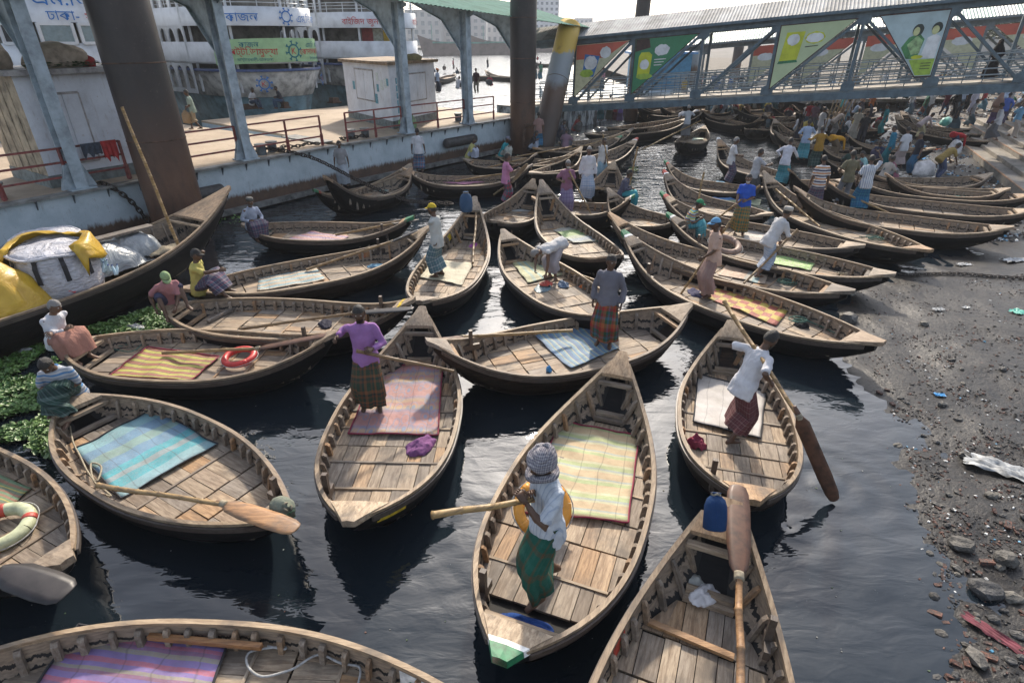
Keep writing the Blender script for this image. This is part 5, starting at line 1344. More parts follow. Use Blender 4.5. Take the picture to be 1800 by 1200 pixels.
def finish_remesh():
    """turn the overlapping limb volumes into one continuous skin"""
    tex = bpy.data.textures.new('folds', 'CLOUDS'); tex.noise_scale = .10; tex.noise_depth = 1
    done = {}
    for o, vx, sm, wr in REMESH:
        r = o.modifiers.new('skin', 'REMESH'); r.mode = 'VOXEL'; r.voxel_size = vx; r.use_smooth_shade = True
        s_ = o.modifiers.new('even', 'SMOOTH'); s_.iterations = sm; s_.factor = .5
        if wr:
            d = o.modifiers.new('folds', 'DISPLACE'); d.texture = tex; d.strength = wr*1.0; d.mid_level = .5
    bpy.context.view_layer.update(); dg = bpy.context.evaluated_depsgraph_get()
    for o, vx, sm, wr in REMESH:
        me = bpy.data.meshes.new_from_object(o.evaluated_get(dg)); done[o] = me
    for o, me in done.items():
        old = o.data; mats = list(old.materials); extra = o.get('_extra'); o.modifiers.clear()
        nm = old.name; o.data = me; me.name = nm; me.materials.clear()
        for q in mats: me.materials.append(q)
        if o.name in EXTRA:
            bm = bmesh.new(); bm.from_mesh(me); e = EXTRA[o.name].mesh('x', True); bm.from_mesh(e); bm.to_mesh(me); bm.free()
            bpy.data.meshes.remove(e)
EXTRA = {}
def head_shape(b, Rh, c, k, detail=True):
    """head with brow, nose, lips, chin, ears and eyes"""
    nu, nv = (20, 15) if detail else (14, 10); vs = []; fs = []
    for i in range(nv+1):
        th = math.pi*i/nv
        for j in range(nu):
            ph = 2*math.pi*j/nu; x, y, z = math.sin(th)*math.cos(ph), math.sin(th)*math.sin(ph), math.cos(th)
            g = lambda x0, z0, sx, sz: math.exp(-((x-x0)/sx)**2-((z-z0)/sz)**2) if y > 0 else 0
            jaw = max(0, -z-.1); X = x*.077*(1-.42*jaw); Y = y*.096*(1-.10*jaw)+(.012*jaw if y > 0 else -.018*jaw*0); Z = z*.118
            Y += .024*g(0,-.18,.16,.22)+.010*g(0,.02,.12,.2)+.007*g(0,.25,.5,.1)+.010*g(0,-.52,.25,.10)+.010*g(0,-.85,.25,.16)
            Y -= .010*(g(.40,.07,.2,.13)+g(-.40,.07,.2,.13))
            vs.append(c+Rh @ Vector((X, Y, Z))*k)
    for i in range(nv):
        for j in range(nu): fs.append((i*nu+j, (i+1)*nu+j, (i+1)*nu+(j+1) % nu, i*nu+(j+1) % nu))
    b.add(vs, fs, 0)
    for s_ in (-1, 1):
        b.sphere(c+Rh @ Vector((s_*.078, -.005, -.005))*k, (.012*k, .022*k, .032*k), 8, 6, 0, Rh)
        b.sphere(c+Rh @ Vector((s_*.030, .082, .010))*k, (.013*k, .009*k, .008*k), 8, 6, 1, Rh)
        b.sphere(c+Rh @ Vector((s_*.030, .0885, .010))*k, .006*k, 6, 5, 2, Rh)
def hand_shape(b, w_, f, n, k, curl=.9, side=1):
    """palm, four bent fingers and a thumb leaving the side of the palm; w_ wrist, f direction, n palm normal"""
    f = f.normalized(); n = (n-f*n.dot(f)).normalized(); s_ = f.cross(n)*side
    rings = []
    for d, hw, ht in ((-.01,.024,.018), (.03,.036,.016), (.07,.041,.014), (.092,.037,.012)):
        c = w_+f*d*k
        rings.append([c+(s_*hw*math.cos(a)+n*ht*math.sin(a))*k for a in [2*math.pi*i/8 for i in range(8)]])
    b.loft(rings)
    for i, (o, L) in enumerate(((-.029,.062), (-.0095,.072), (.010,.068), (.028,.052))):
        p = w_+(f*.084+s_*o)*k; d = f.copy(); pts = [p]
        for q in range(3):
            d = (Matrix.Rotation(curl*(.55 if q == 0 else .75), 3, s_*side) @ d).normalized() if False else (d*math.cos(curl*.6)+n*math.sin(curl*.6)).normalized() if q == 0 else (d*math.cos(curl*.7)+(n-f*1.0*(q-.4)).normalized()*math.sin(curl*.7)).normalized()
            pts.append(pts[-1]+d*L*k*(.42 if q == 0 else .32 if q == 1 else .26))
        b.tube(pts, [.0095*k, .009*k, .008*k, .006*k], 6)
    p = w_+(f*.022-s_*.030)*k; d = (f*.6-s_*.75+n*.25).normalized(); d2 = (f*.8-s_*.1+n*.6).normalized()
    b.tube([p, p+d*.034*k, p+d*.034*k+d2*.030*k, p+d*.034*k+d2*.052*k], [.012*k, .011*k, .010*k, .007*k], 6)
HAIRC = {'black': (.012,.010,.009), 'grey': (.22,.21,.20), 'white': (.55,.54,.52)}
def person(label, loc, yaw, H=1.64, skin=(.105,.052,.030), shirt=(.5,.5,.5), lower=(.1,.2,.3), pose='stand', group='boatmen and passengers', hair='black', beard=None,
           hat=None, sleeve='short', shirtmat='cloth', lowmat=None, low='lungi', detail=True, lean=None, hands=None, feet=None, pelvis=None, head=(0,0), twist=0, roll=0, hem=.80, hatcol=(.5,.5,.5), world=False, curl=1.0, tuck=False, fat=1.0):
    """hands/feet: targets in the person's own frame (x right, y forward, z up, metres for a 1.65 m figure), or world points when world=True"""
    lower = lower or (.3,.3,.3); k = H/1.65; t = thing('person', label, 'person', loc, yaw, group)
    M = Matrix.Rotation(yaw, 3, 'Z')
    def loc_of(p): return (M.transposed() @ (Vector(p)-Vector(loc)))/k
    dflt = {'stand': dict(pel=(0,0,.885), lean=3, hands=((-.27,.05,.74), (.27,.05,.74)), feet=((-.10,.02,.07), (.10,-.03,.07))),
            'stride': dict(pel=(0,.03,.85), lean=10, hands=((-.20,.35,1.05), (.18,.30,1.0)), feet=((-.12,.26,.07), (.12,-.24,.08))),
            'walk': dict(pel=(0,0,.87), lean=5, hands=((-.25,.20,.82), (.25,-.12,.80)), feet=((-.08,-.20,.09), (.08,.22,.07))),
            'bend': dict(pel=(0,-.12,.84), lean=96, hands=((-.16,.42,.16), (.14,.46,.22)), feet=((-.12,.02,.07), (.13,-.02,.07))),
            'stoop': dict(pel=(0,-.06,.84), lean=48, hands=((-.20,.55,.62), (.20,.50,.60)), feet=((-.12,.08,.07), (.12,-.10,.07))),
            'squat': dict(pel=(0,-.10,.22), lean=24, hands=((-.12,.30,.50), (.14,.28,.48)), feet=((-.11,.16,.06), (.11,.16,.06))),
            'sit': dict(pel=(0,-.05,.12), lean=14, hands=((-.20,.30,.28), (.20,.30,.30)), feet=((-.14,.48,.02), (.16,.44,.04))),
            'edge': dict(pel=(0,0,.10), lean=16, hands=((-.16,.36,.20), (.16,.34,.22)), feet=((-.12,.34,-.30), (.12,.38,-.30))),
            'reach': dict(pel=(0,.0,.87), lean=14, hands=((-.16,.50,1.45), (.16,.48,1.40)), feet=((-.12,.10,.07), (.12,-.16,.07))),
            'load': dict(pel=(0,.0,.87), lean=8, hands=((-.18,.10,1.78), (.18,.10,1.78)), feet=((-.08,.18,.07), (.08,-.18,.08)))}[pose]
    pel = Vector(pelvis or dflt['pel']); ln = R(dflt['lean'] if lean is None else lean); RT = rot_xyz(ln, R(roll), R(twist))
    hd = [Vector(p) if not world else loc_of(p) for p in (hands or ())] or [Vector(p) for p in dflt['hands']]
    if hands is not None and world is False: hd = [Vector(p) for p in hands]
    ft = [Vector(p) for p in (feet or dflt['feet'])]
    T = lambda p: pel+RT @ Vector(p)
    sh = [T((-.160,0,.43)), T((.160,0,.43))]; hip = [pel+RT @ Vector((-.085,0,-.02)) if pose not in ('bend','stoop') else pel+Vector((-.085,0,-.02)), pel+RT @ Vector((.085,0,-.02)) if pose not in ('bend','stoop') else pel+Vector((.085,0,-.02))]
    el = []; wr = []
    for i, s_ in enumerate((-1, 1)):
        e_, w_ = ik(sh[i], hd[i]-(hd[i]-sh[i]).normalized()*.07, .275, .245, RT @ Vector((s_*.55,-.55,-.5))); el.append(e_); wr.append(w_)
    kn = []; an = []
    for i, s_ in enumerate((-1, 1)):
        q, a_ = ik(hip[i], ft[i], .43, .41, Vector((s_*.22, 1, .25)) if pose not in ('squat','sit','edge') else Vector((s_*.30, .55, 1))); kn.append(q); an.append(a_)
    nk = T((0,.005,.50)); Rh = rot_xyz(ln*.35 if pose not in ('bend','stoop') else ln*.8, 0, R(twist)*.6) @ rot_xyz(R(head[1]), 0, R(head[0]))
    hc = nk+RT @ Vector((0,.012,.05))+Rh @ Vector((0,.022,.115))
    S_ = lambda p: Vector(p)*k
    # ---- body as overlapping volumes, later fused into one skin
    def ring(c, rx, ry, ax, ay, n=14): return [S_(c+ax*rx*math.cos(2*math.pi*i/n)+ay*ry*math.sin(2*math.pi*i/n)) for i in range(n)]
    ax, ay = RT @ Vector((1,0,0)), RT @ Vector((0,1,0))
    def torso(b, ex, z0, top=True, flare=0):
        sec = [(z0, .145+flare, .108+flare), (.0, .150+flare*.6, .112+flare*.6), (.12, .135*fat, .100*fat), (.30, .152, .108), (.39, .156, .098), (.44, .132, .085), (.485, .088, .070), (.52, .058, .056)]
        b.loft([ring(T((0,0,z)), rx+ex, ry+ex, ax, ay) for z, rx, ry in sec])
    b = MB(); torso(b, -.004, -.10)
    b.tube([S_(T((0,0,.46))), S_(nk+RT @ Vector((0,.01,.04))), S_(hc+Rh @ Vector((0,-.02,-.04)))], [.060*k, .054*k, .050*k], 10)
    for i in range(2):
        b.tube([S_(sh[i]), S_(sh[i].lerp(el[i], .5)), S_(el[i]), S_(el[i].lerp(wr[i], .35)), S_(wr[i])], [.050*k, .044*k, .038*k, .038*k, .025*k], 10)
        b.sphere(S_(sh[i]), .054*k, 10, 8)
        b.tube([S_(hip[i]), S_(hip[i].lerp(kn[i], .5)), S_(kn[i]), S_(kn[i].lerp(an[i], .35)), S_(an[i])], [.076*k, .066*k, .050*k, .050*k, .032*k], 10); b.sphere(S_(hip[i]), .077*k, 10, 8)
        fd = Vector((an[i].x-kn[i].x, an[i].y-kn[i].y, 0))*.0+Vector((.16*(-1, 1)[i], 1, 0)).normalized(); sd = Vector((fd.y, -fd.x, 0)); z0 = an[i].z-.045
        b.loft([[S_(Vector((an[i].x, an[i].y, z0))+fd*d+sd*w_*math.cos(a)+Vector((0,0,h_/2+h_/2*math.sin(a)-.012))) for a in [2*math.pi*q/10 for q in range(10)]] for d, w_, h_ in ((-.062,.020,.05), (-.045,.032,.075), (.02,.036,.085), (.09,.043,.055), (.15,.045,.034), (.18,.030,.022))])
    bo = b.build('body', [MAT['skin'], MAT['eye_white'], MAT['eye_dark']], t, True); bo.color = (*skin, 1)
    later(bo, (.021 if detail else .030)*k, 2)
    x = MB(); head_shape(x, Rh, S_(hc), k, detail)
    for i, s_ in enumerate((-1, 1)):
        hand_shape(x, S_(wr[i]), wr[i]-el[i], RT @ Vector((-s_*.8,.2,-.5)), k, curl, -s_)
    EXTRA[bo.name] = x
    # ---- shirt
    if shirt is not None:
        b = MB(); torso(b, .018, -.17 if not tuck else -.05, flare=.022 if not tuck else 0)
        for i in range(2):
            b.sphere(S_(sh[i]), .060*k, 10, 8)
            if sleeve == 'short': b.tube([S_(sh[i]), S_(sh[i].lerp(el[i], .45)), S_(sh[i].lerp(el[i], .86))], [.058*k, .060*k, .064*k], 12)
            elif sleeve == 'long': b.tube([S_(sh[i]), S_(sh[i].lerp(el[i], .5)), S_(el[i]), S_(el[i].lerp(wr[i], .5)), S_(el[i].lerp(wr[i], .95))], [.058*k, .056*k, .053*k, .048*k, .042*k], 12)
            else: pass
        so_ = b.build('shirt', MAT[shirtmat] if isinstance(shirtmat, str) else shirtmat, t, True); so_.color = (*shirt, 1)
        later(so_, (.022 if detail else .030)*k, 2, .030*k if detail else 0)
        if detail and sleeve in ('short', 'long') and shirtmat != 'none':
            b = MB(); cr = []
            for i in range(15):
                a = math.pi*(-.42+1.84*i/14)+math.pi; p = T((math.sin(a)*.072, .012-math.cos(a)*.068*-1*0+math.cos(a)*.066, .505-.02*max(0, math.cos(a)))); cr.append([S_(p), S_(p+RT @ Vector((math.sin(a)*.020, math.cos(a)*.020, -.022))), S_(p+RT @ Vector((math.sin(a)*.024, math.cos(a)*.024, -.040)))])
            b.loft(cr, False, 0, False); c_ = b.build('collar', MAT[shirtmat] if isinstance(shirtmat, str) else shirtmat, so_, True); c_.color = (*shirt, 1)
    # ---- lungi or trousers
    if low == 'lungi':
        b = MB(); rings = []; n = 30; ns = 16; sd0 = random.Random(len(label)*7+ord(label[-1])).uniform(0, 6)
        wp = [(T((-.075,0,.05)), T((.075,0,.05))), (hip[0], hip[1]), (kn[0], kn[1]), (an[0], an[1])]; seg = [.0, .16, .58, 1.0]
        def at(f):
            for q in range(3):
                if f <= seg[q+1]: g = (f-seg[q])/(seg[q+1]-seg[q]); return wp[q][0].lerp(wp[q+1][0], g), wp[q][1].lerp(wp[q+1][1], g)
            return wp[3]
        for i in range(ns+1):
            f = i/ns*(.58+.42*hem); A_, B2 = at(f); A2, B3 = at(min(1, f+.06)); A3, B4 = at(max(0, f-.06))
            c = (A_+B2)/2; tn = ((A2+B3)-(A3+B4)).normalized(); e1 = (B2-A_); dl = e1.length
            if dl < .08: e1 = ax
            e1 = (e1-tn*e1.dot(tn)).normalized(); e2 = tn.cross(e1)
            r = .080+.012*min(1, max(0, (f-.12)/.22)); fl = .035*max(0, f-.3); dl = max(dl, .17)
            rg = []
            for j in range(n):
                a = 2*math.pi*j/n; pl = 1+(.05+.10*f)*math.sin(5*a+sd0+f*2)*min(1, f*2)+.06*f*math.sin(11*a+sd0*2)
                cs, sn = math.cos(a), math.sin(a); rg.append(S_(c+e1*(dl/2+r+fl)*abs(cs)**.85*math.copysign(1, cs)*pl+e2*(r+.020+fl*1.6)*abs(sn)**.85*math.copysign(1, sn)*pl))
            rings.append(rg)
        b.loft(rings, False, 0, True, uv=True); lo_ = b.build('lungi', MAT[lowmat] if isinstance(lowmat, str) else (lowmat or MAT['cloth']), t, True); lo_.color = (*lower, 1)
    else:
        b = MB(); b.loft([ring(T((0,0,z)), .160, .120, ax, ay) for z in (.10, .0, -.08)])
        for i in range(2):
            e_ = an[i].lerp(kn[i], .10 if low == 'trousers' else .95); b.sphere(S_(hip[i]), .105*k, 10, 8)
            b.tube([S_(hip[i]), S_(hip[i].lerp(kn[i], .5)), S_(kn[i]), S_(kn[i].lerp(e_, .5)), S_(e_)], [.105*k, .094*k, .080*k, .074*k, .066*k], 12)
        lo_ = b.build('trousers', MAT[lowmat] if isinstance(lowmat, str) else (lowmat or MAT['cloth']), t, True); lo_.color = (*lower, 1); later(lo_, (.024 if detail else .032)*k, 2, .02*k if detail else 0)
    # ---- hair, beard and headwear
    def shell(name, keep, sc, mat, col, nz=.05, parent=t, nu=22, nv=16):
        vs = []; fs = []; ok = {}
        for i in range(nv+1):
            for j in range(nu):
                th, ph = math.pi*i/nv, 2*math.pi*j/nu; x_, y_, z_ = math.sin(th)*math.cos(ph), math.sin(th)*math.sin(ph), math.cos(th)
                jaw = max(0, -z_-.1); f = sc*(1+nz*mnoise.noise(Vector((x_*5, y_*5, z_*5)))); ok[(i, j)] = keep(x_, y_, z_)
                vs.append(S_(hc)+Rh @ Vector((x_*.080*(1-.40*jaw)*f, (y_*.099+(.016*jaw if y_ > 0 else 0))*f, z_*.121*f))*k)
        for i in range(nv):
            for j in range(nu):
                j2 = (j+1) % nu
                if ok[(i, j)] and ok[(i+1, j)] and ok[(i, j2)] and ok[(i+1, j2)]: fs.append((i*nu+j, (i+1)*nu+j, (i+1)*nu+j2, i*nu+j2))
        b = MB(); b.add(vs, fs); o = b.build(name, mat, parent, True); o.color = (*col, 1); return o
    if hair and hat not in ('turban',): shell('hair', lambda x_, y_, z_: (z_ > .30 and y_ > .0) or (y_ <= 0.05 and z_ > -.35) or z_ > .5, 1.075, MAT['hair'], HAIRC[hair], .07)
    if beard: shell('beard', lambda x_, y_, z_: y_ > .12 and z_ < -.28 and not (abs(x_) < .25 and -.62 < z_ < -.42 and False), 1.10, MAT['hair'], HAIRC[beard], .08)
    if hat == 'cap':
        o = shell('cap', lambda x_, y_, z_: z_ > .22, 1.16, MAT['cloth'], hatcol, .0); b = MB(); rw = []
        for i in range(9):
            a = math.pi*(.14+.72*i/8); rw.append([S_(hc)+Rh @ Vector((math.cos(a)*.088, math.sin(a)*.106, .040))*k, S_(hc)+Rh @ Vector((math.cos(a)*.085, math.sin(a)*.106+.072*math.sin(a), .018))*k])
        b.loft(rw, False, 0, False); q = b.build('visor', MAT['cloth'], o, True); q.color = (*hatcol, 1); sm = q.modifiers.new('thickness', 'SOLIDIFY'); sm.thickness = .005
    elif hat == 'prayer':
        b = MB(); cz = [(.045,.094,.112), (.10,.092,.108), (.125,.080,.094), (.132,.04,.05)]; b.loft([[S_(hc)+Rh @ Vector((math.cos(a)*rx, math.sin(a)*ry-.006, z))*k for a in [2*math.pi*q/20 for q in range(20)]] for z, rx, ry in cz]); q = b.build('prayer_cap', MAT['cloth'], t, True); q.color = (*hatcol, 1)
    elif hat in ('turban', 'scarf'):
        b = MB(); n = 90; pts = []
        for i in range(n):
            a = 2*math.pi*i/18; f = i/n; z = (.01+.085*f)+.030*math.sin(a*1.07+1.2)+.008*math.sin(i*1.7); rr = 1.05*(1-.45*f**3); pts.append(S_(hc)+Rh @ Vector((math.cos(a)*.088*rr, math.sin(a)*.106*rr-.006, z))*k)
        b.tube(pts, .021*k, 7); b.sphere(S_(hc)+Rh @ Vector((0,-.01,.055))*k, (.078*k, .092*k, .078*k), 12, 8, 0, Rh)
        if hat == 'turban':
            pts = [S_(hc)+Rh @ Vector((math.cos(a)*.100, math.sin(a)*.112, -.095-.02*math.sin(a*2)))*k for a in [2*math.pi*i/22 for i in range(50)]]; b.tube(pts, .032*k, 7)
            b.tube([S_(hc)+Rh @ Vector(p)*k for p in ((.08,-.05,.02), (.11,-.09,-.05), (.10,-.10,-.13))], [.03*k, .04*k, .03*k], 7)
        q = b.build('head_wrap', MAT['check_grey'] if hat == 'turban' else MAT['cloth'], t, True); q.color = (*hatcol, 1)
    elif hat == 'veil':
        b = MB(); rings = []
        for z, rx, ry, yo in ((.135,.03,.03,-.01), (.10,.085,.10,-.01), (.0,.105,.125,-.015), (-.10,.12,.13,-.03), (-.20,.20,.15,-.03), (-.40,.24,.18,-.02), (-.62,.25,.20,0)):
            rings.append([S_(hc)+Vector((math.cos(a)*rx, math.sin(a)*ry+yo-(.03 if math.sin(a) > .5 and z > -.12 else 0), z))*k for a in [2*math.pi*q/20 for q in range(20)]])
        b.loft(rings, True); q = b.build('veil', MAT['cloth'], t, True); q.color = (*hatcol, 1)
    return t
cloth_mat('check_grey', None, 'check', ((.10,.10,.13), (.30,.29,.30), (.14,.13,.16), (.38,.36,.36)), 26)
def facing(dx, dy): return math.atan2(-dx, dy)          # yaw so that the figure looks along (dx, dy)
# ------------------------------------------------------------------ mats on the boat floors
def mat_cloth(name, stops, rep=1, axis=1, pat=.0, patcol=(.1,.2,.4), rough=.6, interp='CONSTANT', pscale=14, check=None):
    m = NT(name); uv = m.uv(); s_ = m.sep(uv); o = m.obj()
    v = m.math('FRACT', m.math('MULTIPLY', m.math('ADD', s_[axis], m.math('MULTIPLY', m.math('SUBTRACT', m.noise(uv, 6, 2, .5), .5), .012)), rep))
    c = m.ramp(v, stops, interp)
    if check:
        ck = m.t.nodes.new('ShaderNodeTexChecker'); m.set(ck.inputs['Vector'], m.map(uv, check[1], (0,0,0), (0,0,check[3] if len(check) > 3 else 0))); m.set(ck.inputs['Color1'], (*check[0][0], 1)); m.set(ck.inputs['Color2'], (*check[0][1], 1)); ck.inputs['Scale'].default_value = 1; c = ck.outputs[0]
        c = m.mix(m.math('GREATER_THAN', m.math('FRACT', m.math('MULTIPLY', s_[0], check[1][0])), .5), c, m.mix(1, c, check[2], 'MULTIPLY'))
    if pat:
        w_ = m.n('TexVoronoi', 0, Vector=m.map(uv, (1, 1.3, 1)), Scale=pscale, Randomness=.6); c = m.mix(m.math('MULTIPLY', m.ramp(w_, [(.18, 1), (.26, 0), (.42, 0), (.50, .8), (.58, 0)]), pat), c, patcol)
    c = m.mix(.20, c, (.30,.27,.23)); cr_ = m.math('FRACT', m.math('ADD', m.math('MULTIPLY', s_[1 if axis == 0 else 0], 4.3), m.math('MULTIPLY', m.noise(uv, 3, 2, .5), .5)))
    c = m.mix(m.ramp(cr_, [(.0, .45), (.035, 0), (.96, 0), (1, .45)]), c, (.06,.055,.05))  # crease lines painted as darker colour, standing in for the shade in folds
    dirt = m.noise(o, 2.5, 5, .6); weave = m.n('TexWave', 0, Vector=m.map(uv, (1,1,1)), Scale=60, Distortion=.2)
    c = m.mix(m.ramp(dirt, [(.38, 0), (.70, .7)]), c, m.mix(1, c, (.58,.54,.50), 'MULTIPLY')); m.bump(m.math('ADD', m.noise(o, 7, 3, .5), m.math('MULTIPLY', weave, .08)), .6, .03)
    MAT[name] = m.p(Base__Color=c, Roughness=rough); return MAT[name]
def mat_on(bk_, label, q, mat, name='floor_mat', amp=.03, thick=.008, border=None, dz=.016, n=18):
    """a mat lying in boat bk_ with its four corners seen at q"""
    bt = BOATS[bk_] if isinstance(bk_, str) else bk_; z = bt.fl+dz; c = [P(x, y, z) for x, y in q]; t0 = c[0]; b = MB(); sd = len(label)
    rows = []; 
    def pt_(u, v): return (c[0]*(1-u)+c[1]*u)*(1-v)+(c[3]*(1-u)+c[2]*u)*v
    for j in range(n+1):
        row = []
        for i in range(n+1):
            u, v = i/n, j/n; p = pt_(u, v); e = min(u, 1-u, v, 1-v)
            p.z = z+amp*(.5+mnoise.noise(Vector((p.x*3.1, p.y*3.1, sd))))+(amp*.9 if e < .03 else 0)*abs(mnoise.noise(Vector((p.x*4, p.y*4, sd+3)))); p += Vector((mnoise.noise(Vector((u*3, v*3, sd))), mnoise.noise(Vector((u*3, v*3, sd+9))), 0))*.02
            row.append(p-t0)
        rows.append(row)
    b.loft(rows, False, 0, False, uv=True); t = b.build(name, mat, None, True, t0); tag(t, label, 'mat', 'mats spread in the boats')
    s_ = t.modifiers.new('thickness', 'SOLIDIFY'); s_.thickness = thick; s_.offset = 1
    if border:
        e = [rows[0], [r[-1] for r in rows], rows[-1][::-1], [r[0] for r in rows][::-1]]; b = MB(); pts = [p+Vector((0,0,.006)) for s2 in e for p in s2]; b.tube(pts, .011, 5); b.build('edging', border, t)
    return t
plain('edge_black', (.02,.02,.025), .8); plain('edge_maroon', (.22,.02,.05), .8)
TQ, BL, LB, PK = (.02,.36,.43), (.11,.27,.42), (.17,.38,.43), (.40,.22,.20)
mat_on('teal', 'turquoise and blue striped woven mat', [(130,792),(272,720),(384,782),(213,876)], mat_cloth('mat_teal', [(0,LB),(.16,BL),(.30,(.20,.36,.33)),(.42,BL),(.56,TQ),(.67,(.26,.34,.36)),(.75,TQ),(.86,(.20,.40,.45))], 1, 1, .45, (.22,.30,.36)), border=MAT['edge_black'])
Y_, R_1, K_ = (.50,.46,.05), (.34,.09,.05), (.03,.03,.03)
mat_on('redbuoy', 'yellow, red and black striped mat', [(192,662),(262,611),(386,628),(335,672)], mat_cloth('mat_stripes', [(0,Y_),(.22,(.38,.34,.03)),(.30,Y_),(.45,K_),(.52,R_1),(.74,(.42,.16,.05)),(.80,R_1),(.93,K_)], 6, 0), border=MAT['edge_maroon'])
mat_on('purple', 'faded pink mat with blue and yellow flower pattern', [(612,764),(664,645),(778,641),(770,766)], mat_cloth('mat_pink', [(0,(.36,.14,.14)),(.12,(.40,.26,.14)),(.22,(.24,.17,.24)),(.30,(.40,.17,.16)),(.62,(.40,.17,.16)),(.76,(.24,.17,.25)),(.86,(.42,.28,.13)),(1,(.38,.15,.14))], 2.5, 0, .75, (.10,.20,.36), interp='LINEAR', pscale=7), border=MAT['edge_maroon'])
CR, GN, PE, GY = (.56,.54,.33), (.42,.50,.22), (.58,.43,.24), (.36,.42,.38)
mat_on('cream', 'pale yellow, peach and green striped mat with maroon edge', [(985,741),(1122,768),(1104,921),(918,900)], mat_cloth('mat_cream', [(0,GN),(.10,PE),(.34,CR),(.42,GN),(.55,GY),(.62,CR),(.68,PE),(.90,GY),(.95,CR)], 3.2, 1, .25, (.62,.58,.36), pscale=26), border=MAT['edge_maroon'])
mat_on('white', 'white cloth mat with creases', [(1227,659),(1345,690),(1336,773),(1218,742)], mat_cloth('mat_white', [(0,(.55,.52,.49)),(.5,(.60,.57,.54))], 1, 1, .1, (.45,.40,.42)), border=MAT['edge_black'])
BS = [(0,(.08,.19,.36)),(.22,(.13,.30,.44)),(.40,(.48,.46,.24)),(.48,(.10,.24,.40)),(.70,(.18,.36,.44)),(.84,(.50,.48,.30)),(.92,(.08,.19,.34))]
mat_on('greyman', 'blue and yellow striped mat, crumpled', [(940,592),(1042,570),(1088,612),(1004,650)], mat_cloth('mat_blueyellow', BS, 5, 0), amp=.045, n=30)
mat_on('checker', 'yellow and red chequered plastic mat', [(1228,518),(1262,503),(1390,541),(1364,573)], mat_cloth('mat_check', [(0,Y_)], 1, 0, check=(((.56,.42,.05), (.40,.075,.04)), (5, 9, 1), (1,1,1))))
mat_on('floral', 'bright green mat with pink and white flowers', [(1352,463),(1364,450),(1433,463),(1424,476)], mat_cloth('mat_floral', [(0,(.22,.48,.07)),(.5,(.26,.54,.09))], 1, 1, .95, (.60,.38,.50), pscale=9))
mat_on('peach', 'peach and pale blue striped mat', [(1262,483),(1276,468),(1350,483),(1344,500)], mat_cloth('mat_peach', [(0,(.50,.33,.22)),(.55,(.42,.42,.36)),(.72,(.25,.40,.42)),(.85,(.48,.36,.26))], 1, 1, .2, (.3,.4,.4)))
mat_on('bluestripe', 'tan mat with pale blue cross stripes', [(452,513),(455,490),(556,472),(572,492)], mat_cloth('mat_tanblue', [(0,(.46,.38,.28)),(.35,(.20,.38,.44)),(.75,(.46,.38,.28))], 3.5, 0))
mat_on('pinkmat', 'pink and violet tie-dyed mat', [(498,424),(546,408),(614,416),(586,431)], mat_cloth('mat_tiedye', [(0,(.50,.18,.15)),(.4,(.48,.30,.28)),(.7,(.22,.16,.36)),(1,(.50,.18,.15))], 3, 0, .3, (.2,.2,.5), interp='LINEAR'))
mat_on('tank', 'pale green, cream and teal striped mat', [(900,462),(946,452),(1000,481),(928,498)], mat_cloth('mat_palegreen', [(0,(.44,.46,.24)),(.3,(.30,.42,.34)),(.45,(.46,.46,.26)),(.7,(.20,.40,.38)),(.82,(.46,.46,.28))], 2, 0))
mat_on('centre', 'mat with lime and grey-blue bands', [(972,404),(1034,396),(1064,424),(1008,428)], mat_cloth('mat_lime', [(0,(.36,.38,.34)),(.2,(.26,.42,.15)),(.55,(.34,.40,.30)),(.7,(.24,.32,.38)),(.9,(.38,.40,.34))], 1, 1))
mat_on('ycap', 'cream lino sheet under the man in the yellow cap', [(736,488),(748,456),(832,464),(812,502)], mat_cloth('mat_lino', [(0,(.52,.48,.33)),(.5,(.50,.46,.32))], 1, 1))
V_, M_, T_ = (.22,.14,.40), (.44,.11,.20), (.30,.26,.21)
mat_on('purplemat', 'purple, pink and taupe striped mat with scroll pattern', [(140,1101),(401,1138),(352,1262),(52,1225)], mat_cloth('mat_purple', [(0,V_),(.14,M_),(.24,(.24,.10,.22)),(.34,T_),(.46,V_),(.62,M_),(.74,V_),(.84,T_),(.92,(.26,.10,.20))], 1.6, 1, .35, (.14,.22,.45), pscale=22), border=MAT['edge_black'])
mat_on('left', 'green and brown mat with yellow zigzag', [(-40,822),(56,858),(6,902),(-90,872)], mat_cloth('mat_zigzag', [(0,(.10,.22,.10)),(.2,(.28,.12,.05)),(.4,(.12,.24,.09)),(.55,(.46,.40,.06)),(.65,(.10,.16,.08)),(.85,(.30,.11,.05))], 2.4, 1))
mat_on('white740', 'pink mat seen past the pontoon man', [(775,321),(800,314),(852,321),(815,325)], plain('mat_rose', (.46,.20,.30), .7))
mat_on('pale4', 'pale folded mat with faint stripes', [(1306,422),(1311,404),(1347,411),(1341,424)], mat_cloth('mat_faint', [(0,(.46,.42,.36)),(.4,(.40,.42,.40)),(.7,(.50,.42,.36))], 4, 0))
mat_on('away', 'pale green sheet on the floor of the poled boat', [(1054,326),(1060,302),(1081,302),(1080,324)], plain('mat_mint', (.36,.50,.42), .6)); mat_on('chainboat', 'teal striped mat under the sagging chain', [(640,336),(652,326),(690,326),(682,338)], mat_cloth('mat_tealstripe', [(0,(.40,.42,.38)),(.4,(.06,.30,.30)),(.7,(.42,.42,.38))], 4, 1))
mat_on('rowing', 'pale green sheet in the rowed boat', [(1216,247),(1224,232),(1239,233),(1236,246)], MAT['mat_mint']); mat_on('pinkshirt', 'pale grey sheet in the short grey boat', [(900,372),(905,358),(935,358),(934,372)], plain('mat_grey', (.42,.44,.42), .6))
mat_on('redtip', 'pale green sheet beside the blue bundle', [(1268,352),(1275,341),(1338,352),(1335,362)], plain('mat_sage', (.36,.40,.26), .7))
